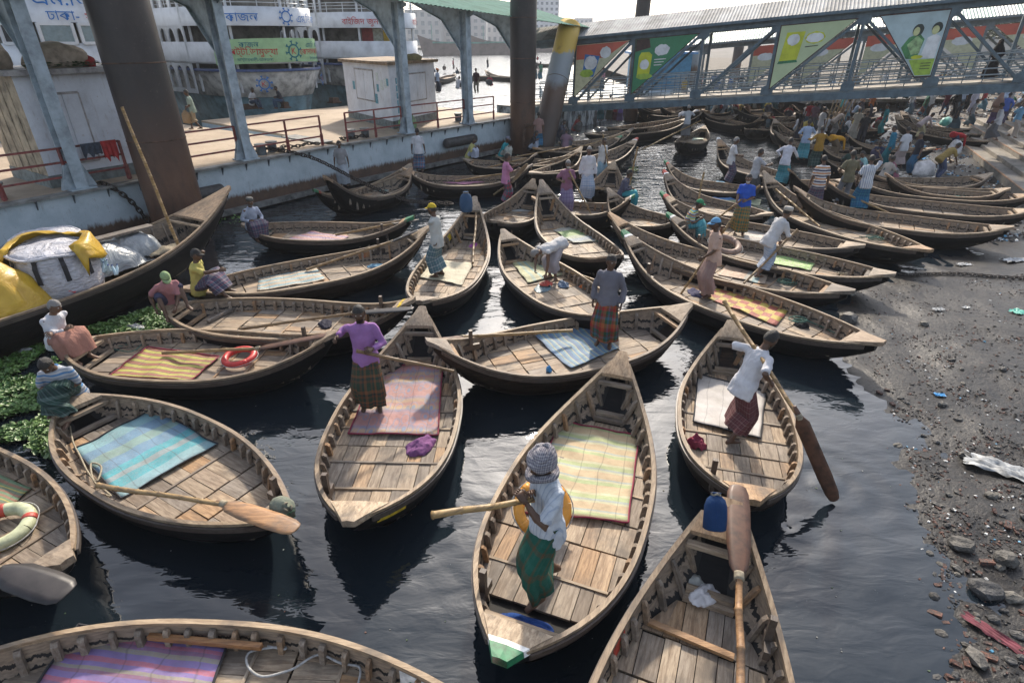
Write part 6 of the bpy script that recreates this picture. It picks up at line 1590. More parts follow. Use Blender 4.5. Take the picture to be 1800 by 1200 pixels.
# ------------------------------------------------------------------ oars and poles
def oar(label, a, b_, blade=None, r=.030, shaft='bamboo', bmat='blade_dark', bw=.09, bent=0, face=(0,0,1), cat='oar', group='oars and poles'):
    """shaft from a to b_, blade on from b_ to blade (world points)"""
    a = Vector(a); b_ = Vector(b_); t = thing('oar' if cat == 'oar' else 'bamboo_pole', label, cat, a, group=group); d = b_-a; L = d.length
    pts = []; rad = []; n = max(4, int(L/.28)); sd = Vector((d.y, -d.x, 0)).normalized() if abs(d.x)+abs(d.y) > .01 else Vector((1,0,0))
    for i in range(n+1):
        f = i/n; p = d*f+Vector((0,0,bent*math.sin(f*math.pi)))+sd*.008*math.sin(f*9+L*3)
        for q, rr in ((-.012, r*.96), (0, r*1.16), (.012, r*.96)):
            if 0 <= f*L+q <= L: pts.append(p+d.normalized()*q); rad.append(rr*(1.08-.2*f))
    b = MB(); b.tube(pts, rad, 9); b.build('shaft', MAT[shaft], t, True)
    if blade is not None:
        e = Vector(blade)-b_; el_ = e.length; u = e.normalized(); s_ = u.cross(Vector(face)).normalized(); nn = s_.cross(u); rings = []
        for f, w_ in ((-.12,.018), (.0,.04), (.08,.085), (.3,1), (.7,1.05), (.9,.95), (.98,.7), (1.0,.35)):
            w_ = w_*bw if w_ > .09 or f > .1 else w_; th = .016 if f < .9 else .008
            c = d+u*(f*el_); rings.append([c+s_*w_+nn*th*.3, c+s_*w_*.5+nn*th, c-s_*w_*.5+nn*th, c-s_*w_+nn*th*.3, c-s_*w_-nn*th*.3, c-s_*w_*.5-nn*th, c+s_*w_*.5-nn*th, c+s_*w_-nn*th*.3])
        b = MB(); b.loft(rings); b.build('blade', MAT[bmat], t, True)
        b = MB(); c = d-u*.05; b.tube([c+u*(q*.018)+nn*(.0) for q in range(5)], r*1.3, 9); b.build('lashing', MAT['rope_tan'], t, True)
    return t
oar('oar with orange-brown blade across the turquoise mat boat', P(172,853,.55), P(395,886,.78), P(522,930,.80), bmat='orange_wood', bw=.11)
oar('oar with red-brown blade beside the red lifebuoy', P(286,620,.36), P(455,612,.62), P(604,583,1.02), bmat='blade_brown', bw=.09)
oar('oar with grey blade in the boat behind the red lifebuoy', P(422,578,.42), P(622,550,.72), P(726,542,1.02), bmat='blade_dark', bw=.11)
oar('oar lying along the pale blue mat boat', P(538,474,.35), P(690,424,.78), P(735,404,1.02), bmat='blade_dark', bw=.08)
oar('oar with upright grip in the pink mat boat', P(590,413,.40), P(692,393,.72), P(736,386,.90), bmat='grey_wood', bw=.08)
oar('oar lying over the rail of the blue and yellow mat boat', P(1006,581,.52), P(812,592,.66), P(772,596,.9), bmat='blade_brown', bw=.06)
oar('long oar lying along the empty foreground boat with brown blade up on its tip', P(1303,1290,.50), P(1299,1010,.86), P(1297,852,1.06), bmat='blade_brown', bw=.11, r=.036, shaft='orange_wood')
oar('black oar blade over the edge of the left boat', P(-160,960,.95), P(-5,1000,.92), P(120,1043,.80), bmat='blade_dark', bw=.15)
oar('bamboo pole on the patched boat at right', P(1364,333,.95), P(1441,398,.38)); oar('bamboo pole in the orange railed boat', P(1492,343,.80), P(1577,381,.36))
oar('bamboo pole in the boat of the yellow cap man', P(838,366,1.05), P(831,462,.36)); oar('bamboo pole in the orange cloth boat', P(983,472,.36), P(1068,500,.62))
oar('tall bamboo pole standing in the cargo boat', P(318,442,.9), P(318,442,.9)+Vector((-.42,.1,3.05)), r=.034)
oar('bamboo pole in the boat with green painted tip', P(1018,338,.6), P(1055,335,.6)); oar('bright oar in the dark pile side boat', P(1000,264,.5), P(1090,238,.95)); oar('oar along the boat under the yellow shirt man', P(852,296,.45), P(925,278,.75))
oar('oar along the dark boat of the pontoon man', P(800,318,.45), P(900,303,.75)); oar('green oar on the pile side row', P(945,284,.5), P(1010,272,.75)); oar('oar leaning on the teal shirt boat', P(905,276,.5), P(1005,258,.95))
for k in range(7):
    a = P(1448+k*6, 232-k*2, .4); oar('bamboo pole leaning in the far bundle', a, a+Vector((.9+.06*k, 1.2, 3.3-.12*k)), r=.035, cat='pole')
oar('bamboo pole lying on the grey upper bank', bk_pt(1657,274,.04), bk_pt(1677,284,.05), cat='pole'); oar('dark post leaning at the right edge of the upper bank', bk_pt(1792,282,.0), bk_pt(1792,282,1.3)+Vector((.25,.1,0)), shaft='dark_wood', cat='pole')
# posts for the oars
for kx, tt, sd_ in (('teal',.90,1), ('redbuoy',.86,1), ('tan5',.86,1), ('pinkmat',.85,-1), ('greyman',.84,-1), ('oarboat',.80,-1), ('oarboat',.66,-1), ('white',.12,1), ('purple',.14,1), ('cream',.14,1), ('floral',.80,1), ('checker',.80,1), ('peach',.82,1), ('bluestripe',.8,1)):
    oar_post(BOATS[kx], tt, sd_)
# numbers and small paint patches on the boats
def patch(bt, t, side, w_, z0, z1, mat, txt=None, ink=None, inside=True):
    off = .034 if inside else -.004; b = MB(); rows = []
    for q in range(5):
        tt = t+(q/4-.5)*w_/bt.L; y0, _ = bt.sec(tt, max(0, z0/max(.05, bt.zg(tt)-bt.zk(tt))), off); y1, _ = bt.sec(tt, min(.95, z1/max(.05, bt.zg(tt)-bt.zk(tt))), off)
        rows.append([(bt.x(tt), side*y0, bt.zg(tt)-z0), (bt.x(tt), side*y1, bt.zg(tt)-z1)])
    b.loft(rows, False, 0, False); o = b.build('paint_patch', MAT[mat], bt.root); o.modifiers.new('thickness', 'SOLIDIFY').thickness = .003
    if txt:
        me, lo, hi = text_mesh(txt, abs(z1-z0)*1.0); p0 = Vector(rows[2][0]); p1 = Vector(rows[2][1]); ey = (p0-p1).normalized(); exx = Vector((1,0,0))*(side if inside else -side); nn = exx.cross(ey)*(.008)
        for v_ in me.vertices: v_.co = p1+exx*(v_.co.x-(hi[0]+lo[0])/2)+ey*(v_.co.y+.02)+nn
        me.materials.clear(); obj('lettering', me, MAT[ink], bt.root)
patch(BOATS['purplemat'], .83, 1, .28, .02, .17, 'paint_white', '৮', 'paint_green'); patch(BOATS['oarboat'], .70, 1, .22, .03, .17, 'paint_red', '2', 'paint_green'); patch(BOATS['tan5'], .86, -1, .25, .05, .22, 'paint_yellow', None, None, False)
patch(BOATS['purple'], .07, -1, .30, .04, .15, 'paint_yellow', None, None, False); patch(BOATS['bluestripe'], .74, 1, .3, .06, .2, 'orange_wood', '১১', 'ink_red'); patch(BOATS['ycap'], .80, 1, .3, .04, .2, 'paint_yellow', None, None, True)
# ------------------------------------------------------------------ lifebuoys
def ring(label, c, r, rt, mat, rot=(0,0,0), bands=None):
    t = thing('lifebuoy', label, 'lifebuoy', c); t.rotation_euler = rot; b = MB(); n = 40
    b.tube([(math.cos(2*math.pi*i/n)*r, math.sin(2*math.pi*i/n)*r, 0) for i in range(n+1)], rt, 14, cap=False); b.build('ring', mat, t, True)
    for k in range(4):
        a0 = math.pi/2*k+.4; b = MB(); b.tube([(math.cos(a0+.08*i)*r, math.sin(a0+.08*i)*r, 0) for i in range(4)], rt*1.03, 14); b.build('band', bands or mat, t, True)
    b = MB(); pts = []
    for i in range(33): a = 2*math.pi*i/32; pts.append((math.cos(a)*(r+rt*(1.0+.35*abs(math.sin(2*a-.9)))), math.sin(a)*(r+rt*(1.0+.35*abs(math.sin(2*a-.9)))), 0))
    b.tube(pts, .007, 5, cap=False); b.build('grab_line', MAT['rope_grey'], t, True)
plain('buoy_red', (.50,.035,.03), .45, var=.15, scale=8); plain('buoy_orange', (.62,.26,.03), .45, var=.15, scale=8); plain('buoy_pale', (.46,.48,.30), .55, var=.2, scale=9); plain('buoy_brown', (.26,.17,.13), .6, var=.2, scale=9)
ring('red lifebuoy under an oar at the end of the striped mat', P(421,627,.40), .235, .055, MAT['buoy_red'], (.10,-.05,.2)); ring('orange lifebuoy leaning behind the man in the head wrap', P(954,893,.58), .27, .062, MAT['buoy_orange'], (.75,.0,.25)); ring('pale yellow lifebuoy with red band in the left boat', P(-2,928,.36), .28, .075, MAT['buoy_pale'], (.08,.05,0), MAT['paint_red'])
ring('brown rubber ring behind the man in the peach shirt', P(1275,430,.62), .33, .08, MAT['buoy_brown'], (.3,.1,0))
# ------------------------------------------------------------------ cloth heaps, bags and bundles
def heap(label, c, size, mat, seed, name='cloth_heap', cat='cloth', h=.35):
    b = MB(); n = 26; vs = []; fs = []
    for i in range(n+1):
        for j in range(n+1):
            u, v = i/n*2-1, j/n*2-1; rr = math.hypot(u, v); ed = 1+.3*mnoise.noise(Vector((math.atan2(v, u)*1.3, seed, 0)))
            k = max(0, 1-(rr/ed)**2); z = h*k**.55*(.62+.55*mnoise.noise(Vector((u*1.7+seed, v*1.7, seed*1.7)))+.16*mnoise.noise(Vector((u*4.5, v*4.5, seed)))+.10*abs(math.sin(u*7+v*4+4*mnoise.noise(Vector((u*2, v*2, seed)))))); s_ = min(1, ed/max(rr, .01)) if rr > ed else 1
            vs.append((u*s_*size[0]*(1+.15*mnoise.noise(Vector((u*3, v*3, seed+7)))), v*s_*size[1], z*size[2]*.62+.006))
    for i in range(n):
        for j in range(n): fs.append((i*(n+1)+j, (i+1)*(n+1)+j, (i+1)*(n+1)+j+1, i*(n+1)+j+1))
    b.add(vs, fs); o = b.build(name, mat, None, True, Vector(c)); o.rotation_euler.z = seed; return tag(o, label, cat)
def fl(k, px, py, dz=.0): z = BOATS[k].fl+dz; return P(px, py, z)
cm = lambda nm, c, **kw: cloth_mat(nm, c, **kw)
heap('crumpled purple cloth at the end of the pink mat', fl('purple',740,785), (.24,.17,.5), cm('cl_purple', (.20,.08,.20)), 1); heap('dark navy cloth in the boat behind the red lifebuoy', fl('tan5',572,570), (.22,.13,.4), cm('cl_navy', (.03,.03,.05)), 2)
heap('heap of orange checked cloth', fl('tank',1042,505), (.30,.19,.45), cm('cl_orange', None, kind='check', cols=((.55,.12,.03), (.62,.20,.05), (.40,.06,.03), (.65,.30,.12)), scale=9), 3); heap('dark blue cloth beside the orange heap', fl('tank',1018,493), (.16,.10,.35), cm('cl_dkblue', (.05,.06,.12)), 4)
heap('blue and white tie-dyed cloth by the tank top man', fl('tank',990,502), (.17,.13,.5), cm('cl_tie', None, kind='check', cols=((.06,.11,.20), (.34,.40,.46), (.05,.09,.17), (.22,.28,.36)), scale=14), 5); heap('maroon cloth bundle with tied ends in the white mat boat', fl('white',1222,783), (.15,.11,.9), cm('cl_maroon', (.24,.04,.07)), 6)
heap('pink cloth under the bamboo pole', fl('ycap',836,432), (.22,.12,.4), cm('cl_pink', (.42,.10,.36)), 7); heap('navy and mauve cloth at the feet of the man in the peach shirt', fl('checker',1222,516), (.26,.15,.4), cm('cl_navymauve', (.07,.07,.13)), 8)
heap('folded grey sacking in the end of the empty boat', fl('oarboat',1216,1012,.05), (.20,.15,.5), cm('cl_sack', (.40,.40,.36)), 9); heap('white plastic bag in the end of the empty boat', fl('oarboat',1238,1046,.05), (.18,.12,.4), MAT['sack_white'], 10)
o = heap('blue tarpaulin stuffed in the end of the cream mat boat', BOATS['cream'].at(.125, 0, -.03), (.34,.13,.35), cm('cl_bluetarp', (.012,.05,.20)), 11); o.rotation_euler.z = BOATS['cream'].rz+math.pi/2; heap('blue and white plastic bundle in the red tipped boat', fl('redtip',1268,350), (.45,.22,.6), cm('cl_bluewhite', (.16,.30,.55)), 12); heap('small pale blue cloth in the pale blue mat boat', fl('bluestripe',660,468), (.20,.10,.3), cm('cl_paleblue', (.16,.32,.44)), 13)
heap('small blue scrap in the blue and yellow mat boat', fl('greyman',965,652), (.06,.05,.5), MAT['plastic_blue'], 14); heap('black shoes and rag on the chequered mat boat', fl('checker',1408,574), (.14,.08,.5), cm('cl_black', (.02,.02,.022)), 15); heap('pale blue cloth in the black tipped boat by the vest man', fl('greentip',1262,322), (.3,.14,.4), MAT['cl_paleblue'], 16)
heap('white sheet in the peach mat boat', fl('peach',1150,440), (.30,.16,.2), MAT['sack_white'], 17); heap('dark rag and sandals on the floral mat boat', fl('floral',1468,474), (.16,.09,.4), MAT['cl_black'], 18)
heap('red tray of tea things before the tank top man', fl('tank',960,500,.05), (.16,.12,.4), MAT['paint_red'], 19, 'tray', 'tray'); heap('grey blue tray under the red tray', fl('tank',955,506), (.30,.17,.15), plain('tray_blue', (.14,.22,.25), .5), 20, 'tray', 'tray')
# bags tied to boat tips
def bag(label, c, size, mat, seed):
    b = MB(); rings = []; n = 20
    for z, w_, d_ in ((0,.75,.8), (.05,1,1), (.35,1.05,1.05), (.65,1,.95), (.82,.8,.75), (.92,.45,.4), (.96,.32,.3), (1.0,.5,.45)):
        rings.append([Vector((math.cos(a)*size[0]*w_*(1+.12*mnoise.noise(Vector((a*2, z*3, seed)))), math.sin(a)*size[1]*d_*(1+.12*mnoise.noise(Vector((a*2+4, z*3, seed)))), z*size[2])) for a in [2*math.pi*i/n for i in range(n)]])
    b.loft(rings); t = thing('cloth_bag', label, 'bag', c); b.build('sack', mat, t, True); b = MB(); b.tube([(math.cos(a)*size[0]*.36, math.sin(a)*size[1]*.34, size[2]*.95+.01*math.sin(3*a)) for a in [2*math.pi*i/16 for i in range(17)]], .012, 6); b.build('tie', MAT['rope_tan'], t, True); return t
o = bag('blue drawstring bag on the tip of the empty foreground boat', P(1256,932,1.0), (.11,.09,.36), cm('cl_bagblue', (.012,.042,.12)), 1); o.rotation_euler = (-.6,.1,0)
o = bag('dark blue bag hanging on the far end of the yellow cap boat', P(820,372,1.15), (.16,.14,.52), cm('cl_bagnavy', (.05,.10,.18)), 2); o = bag('net wrapped bundle on the turquoise mat boat tip', P(492,892,.68), (.13,.11,.2), cm('cl_net', (.20,.22,.17)), 3); o.rotation_euler = (.5,.9,0)
# ------------------------------------------------------------------ ropes
def rope(label, pts, mat, r=.010):
    p0 = Vector(pts[0]); b = MB(); b.tube([p-p0 for p in catmull(pts, 8)], r, 6); return tag(b.build('rope', mat, None, True, p0), label, 'rope')
def coil(k, px, py, r, n, mat, label, rr=.010, tail=None, seed=1):
    c = fl(k, px, py, .045); rd = random.Random(seed); pts = []
    for i in range(n*10): a = i/10*2*math.pi; q = r*(.75+.35*math.sin(a*.37+seed)+rd.uniform(-.05,.05)); pts.append(c+Vector((math.cos(a)*q, math.sin(a)*q*.75+.10*math.sin(i*.05), .012*math.sin(i*.4)+.008*(i/10))))
    for tx, ty in (tail or []): pts.append(fl(k, tx, ty, .04))
    return rope(label, pts, mat, rr)
G_ = MAT['rope_green']; T__ = MAT['rope_tan']
rope('green rope looped over the cream mat boat planks', [fl('cream',x,y,.045) for x, y in ((1075,665),(1055,690),(1030,680),(1032,700),(1050,708),(1020,712),(1016,698),(1036,690),(1040,712),(1062,708),(1080,716),(1074,726),(1050,722),(1030,714))], G_)
coil('redbuoy', 212, 606, .16, 3, G_, 'green rope coil beside the striped mat', tail=[(160,600),(225,618),(250,604)]); rope('tan rope along the rail of the turquoise mat boat', [fl('teal',x,y,.06) for x, y in ((120,705),(122,740),(128,775),(140,800),(155,830),(170,845),(178,820),(160,815),(165,845),(185,862),(195,872),(180,868))], T__, .012)
rope('pale rope curling over the purple mat boat', [fl('purplemat',x,y,.06) for x, y in ((470,1135),(500,1140),(495,1136),(440,1145),(436,1170),(460,1188),(500,1180),(520,1172),(560,1150),(600,1165),(632,1172),(630,1200))], MAT['rope_grey'], .011); coil('checker', 1408, 566, .17, 4, G_, 'green rope coil beyond the chequered mat', tail=[(1440,572),(1480,590),(1470,575)], seed=2)
coil('white', 1282, 612, .13, 2, G_, 'green rope at the far end of the white mat boat', tail=[(1290,628),(1260,640),(1232,634)], seed=3); coil('purple', 712, 608, .17, 4, T__, 'tan rope coil in the far end of the pink mat boat', tail=[(690,625),(722,640)], seed=4)
coil('peach', 1385, 498, .2, 4, G_, 'green rope coil in the peach mat boat', seed=5); coil('east1', 1540, 420, .2, 4, G_, 'green rope coil in the patched boat', tail=[(1510,416)], seed=6); coil('east2', 1700, 398, .2, 3, G_, 'green rope in the orange railed boat', tail=[(1660,394)], seed=7); coil('tan5', 345, 536, .2, 3, T__, 'brown rope in the end of the tan boat', seed=8)
coil('floral', 1480, 482, .15, 2, T__, 'pale rope in the floral mat boat', seed=9); coil('pinkmat', 470, 408, .15, 2, G_, 'thin green rope in the pink mat boat', seed=10); coil('pinkshirt', 928, 334, .16, 3, plain('rope_teal', (.03,.28,.24), .8), 'bright teal rope coil in the short grey boat', seed=11); coil('east4', 1690, 347, .25, 3, MAT['rope_teal'], 'teal net heap in the brown beached boat', seed=12); coil('pale4', 1445, 428, .2, 3, T__, 'pale rope in the boat of the blue shirt man', seed=13)
coil('centre', 1058, 425, .14, 3, G_, 'green rope coil in the tip of the lime mat boat', seed=14)
# loose boards
def plank_thing(label, a, b_, w_=.11, h=.03, mat='grey_wood'):
    p0 = Vector(a); b = MB(); b.bar((0,0,0), Vector(b_)-p0, w_, h); tag(b.build('loose_board', MAT[mat], None, False, p0), label, 'board')
plank_thing('orange flecked board lying in the empty foreground boat', fl('oarboat',1140,1092,.04), fl('oarboat',1290,1155,.04), .06, .04, 'orange_wood'); plank_thing('board across the floor of the tan boat', fl('tan5',365,565,.05), fl('tan5',430,532,.05), .06, .05)
plank_thing('long stick along the rail of the purple mat boat', fl('purplemat',262,1118,.10), fl('purplemat',460,1136,.12), .05, .05, 'orange_wood')
# ------------------------------------------------------------------ cargo boat by the pontoon
q1, q2 = P(60,560,.85), P(250,480,.85); d_ = (q2-q1).to_2d().normalized(); nn_ = Vector((-d_.y, d_.x)); tipc = P(398,334,1.75)
ax_ = q2.to_2d()+nn_*1.25; dv = (tipc.to_2d()-ax_).normalized(); Ac = ax_-dv*6.4
CB = Boat('cargo', 'large black cargo boat loaded with sacks and tarpaulin beside the pontoon', Vector((Ac.x, Ac.y, 1.2)), tipc, 1.30, zm=.85, s0=.5, floor=.45, name='cargo_boat', group='cargo boats', deckB=.12, deckA=.05, sh=2.6)
def CBP(t, y, z):
    q = CB.at(t, y); q.z = z; return q
# bulk bag
m = NT('bulk_bag'); o = m.obj(); g = m.noise(m.map(o, (3,3,8)), 2.2, 4, .6, 1.0); m.bump(g, .9, .06); MAT['bulk_bag'] = m.p(Base__Color=m.ramp(g, [(.3, (.30,.30,.33)), (.6, (.52,.52,.56))]), Roughness=.6)
def bulk(label, c, r, h, seed):
    t = thing('bulk_bag', label, 'sack', c); b = MB(); rings = []; n = 72
    for z, f in ((0,.80), (.08,.95), (.3,1.05), (.6,1.04), (.85,.97), (.97,.92), (1.0,.80), (1.03,.5), (1.05,.1)):
        rings.append([Vector((math.cos(a)*r*f*(1+.08*mnoise.noise(Vector((a*1.5, z*3, seed)))+.018*math.sin(15*a+z*5)), math.sin(a)*r*f*(1+.08*mnoise.noise(Vector((a*1.5+3, z*3, seed)))+.018*math.sin(15*a+z*5)), z*h+.03*mnoise.noise(Vector((a*2, z*4, seed))))) for a in [2*math.pi*i/n for i in range(n)]])
    b.loft(rings); b.build('sack', MAT['bulk_bag'], t, True)
    for k in range(4):
        a = -1.95+k*.62; b = MB(); rows = []
        for i in range(7):
            z = h*(.50+.44*i/6); f = 1.075 if z < h*.85 else 1.02; rows.append([Vector((math.cos(a+s_*.055)*r*f, math.sin(a+s_*.055)*r*f, z)) for s_ in (-1, 1)])
        b.loft(rows, False, 0, False); q = b.build('strap', MAT['edge_black'], t); q.modifiers.new('thickness', 'SOLIDIFY').thickness = .012
    b = MB(); b.tube([Vector((math.cos(a)*r*.99, math.sin(a)*r*.99, h*.95+.02*math.sin(5*a))) for a in [2*math.pi*i/40 for i in range(41)]], .03, 6, cap=False); b.build('rolled_rim', MAT['bulk_bag'], t, True)
    return t
c1 = CBP(.556, -.40, .58); bulk('big white bulk bag with black straps in the cargo boat', c1, .68, 1.05, 1); bulk('big white bulk bag behind the strapped one', CBP(.60, .60, .58), .60, 1.05, 2); bulk('white bulk bag at the left end of the cargo boat', CBP(.40, -.35, .55), .60, .85, 3)
# yellow tarpaulin: one sheet over the bag rim, one over the left bags
m = NT('yellow_tarp'); o = m.obj(); g = m.noise(o, 2.6, 5, .6, .8); m.bump(g, .7, .06); MAT['yellow_tarp'] = m.p(Base__Color=m.ramp(g, [(.3, (.36,.21,.012)), (.65, (.52,.33,.025))]), Roughness=.42)
b = MB(); rows = []
for i in range(37):
    a = R(-20)+R(245)*i/36; row = []
    for j in range(9):
        f = j/8; rr = .60+.30*f; z = 1.17+.05*math.sin(a*3)-.75*max(0, f-.45)**1.3*(1+.5*math.sin(a*2.2))-(.35 if i in (0,36) else 0)*f; p = Vector((math.cos(a)*rr*.98, math.sin(a)*rr*.98, z+.05*mnoise.noise(Vector((a*3, f*4, 1))))); row.append(p)
    rows.append(row)
b.loft(rows, False, 0, False); o = b.build('tarpaulin', MAT['yellow_tarp'], None, True, c1); o.modifiers.new('thickness', 'SOLIDIFY').thickness = .012; tag(o, 'yellow tarpaulin draped round the big white bag', 'tarpaulin')
def drape(label, c, rx, ry, h, mat, seed, name='tarpaulin', cat='tarpaulin', low=.0):
    b = MB(); n = 40; vs = []; fs = []
    for i in range(n+1):
        for j in range(n+1):
            u, v = i/n*2-1, j/n*2-1; r_ = min(1.35, (abs(u)**3+abs(v)**3)**(1/3)); z = h*max(0, 1-r_**2.4)**.6 if r_ < 1 else 0
            z += .11*h*mnoise.noise(Vector((u*2.4+seed, v*2.4, seed)))+.05*h*mnoise.noise(Vector((u*7+seed, v*7, seed))); vs.append((u*rx*(1+.06*mnoise.noise(Vector((v*4, seed, 1)))), v*ry*(1+.06*mnoise.noise(Vector((u*4, seed, 2)))), z+low))
    for i in range(n):
        for j in range(n): fs.append((i*(n+1)+j, (i+1)*(n+1)+j, (i+1)*(n+1)+j+1, i*(n+1)+j+1))
    b.add(vs, fs); o = b.build(name, mat, None, True, Vector(c)); o.rotation_euler.z = math.atan2(dv.y, dv.x); tag(o, label, cat); return o
drape('yellow tarpaulin over the load at the left edge', CBP(.425, -.30, .55), 1.0, .92, 1.18, MAT['yellow_tarp'], 3)
m = NT('clear_plastic'); o = m.obj(); g = m.noise(o, 3, 5, .6, .8); m.bump(g, .9, .08); MAT['clear_plastic'] = m.p(Base__Color=m.ramp(g, [(.3, (.16,.18,.20)), (.65, (.34,.37,.39))]), Roughness=.3)
drape('crumpled clear plastic sheeting over the middle of the cargo boat', CBP(.655, .30, .72), 1.0, .66, .55, MAT['clear_plastic'], 5, 'plastic_sheet'); drape('grey plastic sheet heaped toward the cargo boat bow', CBP(.745, .25, .80), .55, .42, .5, MAT['clear_plastic'], 6, 'plastic_sheet')
m = NT('wicker'); o = m.obj(); w1_ = m.n('TexWave', 0, Vector=o, Scale=14, Distortion=1.0); w2_ = m.n('TexWave', 0, Vector=m.map(o, (1,1,1), (0,0,0), (0,0,1.57)), Scale=14, Distortion=1.0); cc = m.math('MULTIPLY', w1_, w2_); m.bump(cc, .8, .03); MAT['wicker'] = m.p(Base__Color=m.ramp(cc, [(.1, (.14,.10,.06)), (.6, (.40,.32,.21))]), Roughness=.8)
drape('woven reed cover mound at the far left of the cargo boat', CBP(.46, .72, .6), .9, .55, .9, MAT['wicker'], 7, 'reed_cover', 'cover')
plank_thing('grey board laid over the cargo boat load', CBP(.56, .45, 1.30), CBP(.79, .10, 1.36), .26, .05); plank_thing('grey board at the left of the cargo boat', CBP(.30, .35, 1.35), CBP(.50, .40, 1.42), .22, .06)
heap('tangle of old rope and net in the cargo boat bow', CBP(.79, -.12, .78), (.42,.30,.7), MAT['rope_tan'], 4, 'rope_heap', 'rope'); heap('red and white packet by the bulk bag', CBP(.545, -.92, .86), (.2,.15,.8), MAT['cloth_red'], 5, 'packet', 'packet')
# plastic bottles
m = NT('bottle_plastic'); MAT['bottle_plastic'] = m.p(Base__Color=(.42,.55,.62), Roughness=.15, Alpha=1.0); plain('bottle_cap', (.02,.07,.35), .4)
b = MB(); b.tube([(0,0,0), (0,0,.01), (0,0,.15), (0,0,.19), (0,0,.205)], [.026,.032,.032,.014,.013], 10); mb_ = b.mesh('bottle_body', True); mb_.materials.append(MAT['bottle_plastic']); b = MB(); b.tube([(0,0,.205), (0,0,.225)], .016, 8); mc_ = b.mesh('cap'); mc_.materials.append(MAT['bottle_cap'])
rb = random.Random(4)
for k in range(26):
    p = CBP(.565+rb.uniform(0,.075), -.78+rb.uniform(-.22,.35), .92+rb.uniform(-.06,.16)); t = thing('plastic_bottle', 'clear plastic bottle with blue cap piled beside the bulk bag', 'bottle', p, rb.uniform(0,6), 'plastic bottles beside the bulk bag'); t.rotation_euler = (rb.uniform(-.5,.5), rb.uniform(-.5,.5), rb.uniform(0,6)); obj('bottle_body', mb_, None, t); obj('cap', mc_, None, t)
# ------------------------------------------------------------------ water hyacinth
m = NT('hyacinth'); o = m.obj(); nz = m.noise(o, 3, 3, .6); r = m.noise(o, 23, 2, .5); MAT['hyacinth'] = m.p(Base__Color=m.mix(m.ramp(nz, [(.35, 0), (.7, 1)]), m.ramp(r, [(.3, (.03,.085,.018)), (.7, (.08,.18,.04))]), m.ramp(r, [(.3, (.07,.15,.03)), (.7, (.17,.28,.06))])), Roughness=.45)
def hyacinth(label, polys, n, seed, sc=1.0):
    rr = random.Random(seed); b = MB()
    def inside(x, y, pl):
        c = False; j = len(pl)-1
        for i in range(len(pl)):
            if (pl[i][1] > y) != (pl[j][1] > y) and x < (pl[j][0]-pl[i][0])*(y-pl[i][1])/(pl[j][1]-pl[i][1])+pl[i][0]: c = not c
            j = i
        return c
    cnt = 0
    while cnt < n:
        pl = rr.choice(polys); x = rr.uniform(min(p[0] for p in pl), max(p[0] for p in pl)); y = rr.uniform(min(p[1] for p in pl), max(p[1] for p in pl))
        if not inside(x, y, pl): continue
        p = P(x, y, .03); cnt += 1
        if mnoise.noise(Vector((p.x*1.6, p.y*1.6, 4))) < -.22: continue
        for k in range(rr.randint(2, 4)):
            s_ = rr.choice([rr.uniform(.014, .03), rr.uniform(.02, .048)])*sc; a = rr.uniform(0, 6.3); tl = rr.uniform(.1, .9); M3 = Matrix.Rotation(a, 3, 'Z') @ Matrix.Rotation(tl, 3, 'X'); c = p+Vector((rr.uniform(-.06,.06), rr.uniform(-.06,.06), rr.uniform(.01,.06)))
            lf = [Vector((0,-.9,0)), Vector((.75,-.35,.12)), Vector((.85,.3,.2)), Vector((.35,.9,.1)), Vector((0,1.05,.02)), Vector((-.35,.9,.1)), Vector((-.85,.3,.2)), Vector((-.75,-.35,.12)), Vector((0,.1,-.12))]
            b.add([c+M3 @ (q*s_) for q in lf], [(0,1,8), (1,2,8), (2,3,8), (3,4,8), (4,5,8), (5,6,8), (6,7,8), (7,0,8)])
    o = b.build('water_hyacinth', MAT['hyacinth'], None, True); struct(o, 'stuff'); o['label'] = label
hyacinth('water hyacinth floating along the left side between the boats', [[(-60,600),(60,588),(100,640),(92,700),(95,760),(110,810),(60,790),(-60,760)]], 4200, 1); hyacinth('water hyacinth between the cargo boat and the red lifebuoy boat', [[(140,584),(300,532),(345,560),(360,583),(200,590)]], 2100, 2)
hyacinth('small hyacinth patches among the middle boats', [[(855,402),(900,392),(925,402),(905,412),(862,412)], [(365,388),(445,378),(450,390),(380,400)], [(1108,296),(1122,294),(1122,301),(1108,302)], [(1202,298),(1214,296),(1214,301),(1203,302)], [(850,272),(880,262),(915,262),(910,275),(870,280)]], 260, 3)
heap('crumpled white plastic on the floating weed', P(240,576,.06), (.22,.08,.4), MAT['plastic_white'], 6, 'plastic_scrap', 'rubbish'); heap('white packet on the floating weed at left', P(45,617,.06), (.13,.08,.3), MAT['plastic_white'], 7, 'plastic_scrap', 'rubbish')
# flecks of scum and litter floating on the water
b = MB(); rr_ = random.Random(31)
for k in range(150):
    p = P(rr_.uniform(0, 1650), rr_.uniform(330, 1200), .006); s_ = rr_.uniform(.004, .016); a = rr_.uniform(0, 6.3)
    if float(shore_dist(np.array([p.x]), np.array([p.y]))[0]) > -.1: continue
    b.add([(p.x+math.cos(a+q*1.26)*s_*rr_.uniform(.5,1.2), p.y+math.sin(a+q*1.26)*s_*rr_.uniform(.5,1.2), .006+.002*(q % 2)) for q in range(5)], [(0,1,2,3,4)], rr_.choices([0,1,2], [5,2,2])[0])
o = b.build('floating_litter', [plain('scum', (.22,.22,.20), .8), MAT['leaf_dark'], MAT['rubble_red']]); struct(o, 'stuff'); o['label'] = 'tiny flecks of litter floating on the dark water'
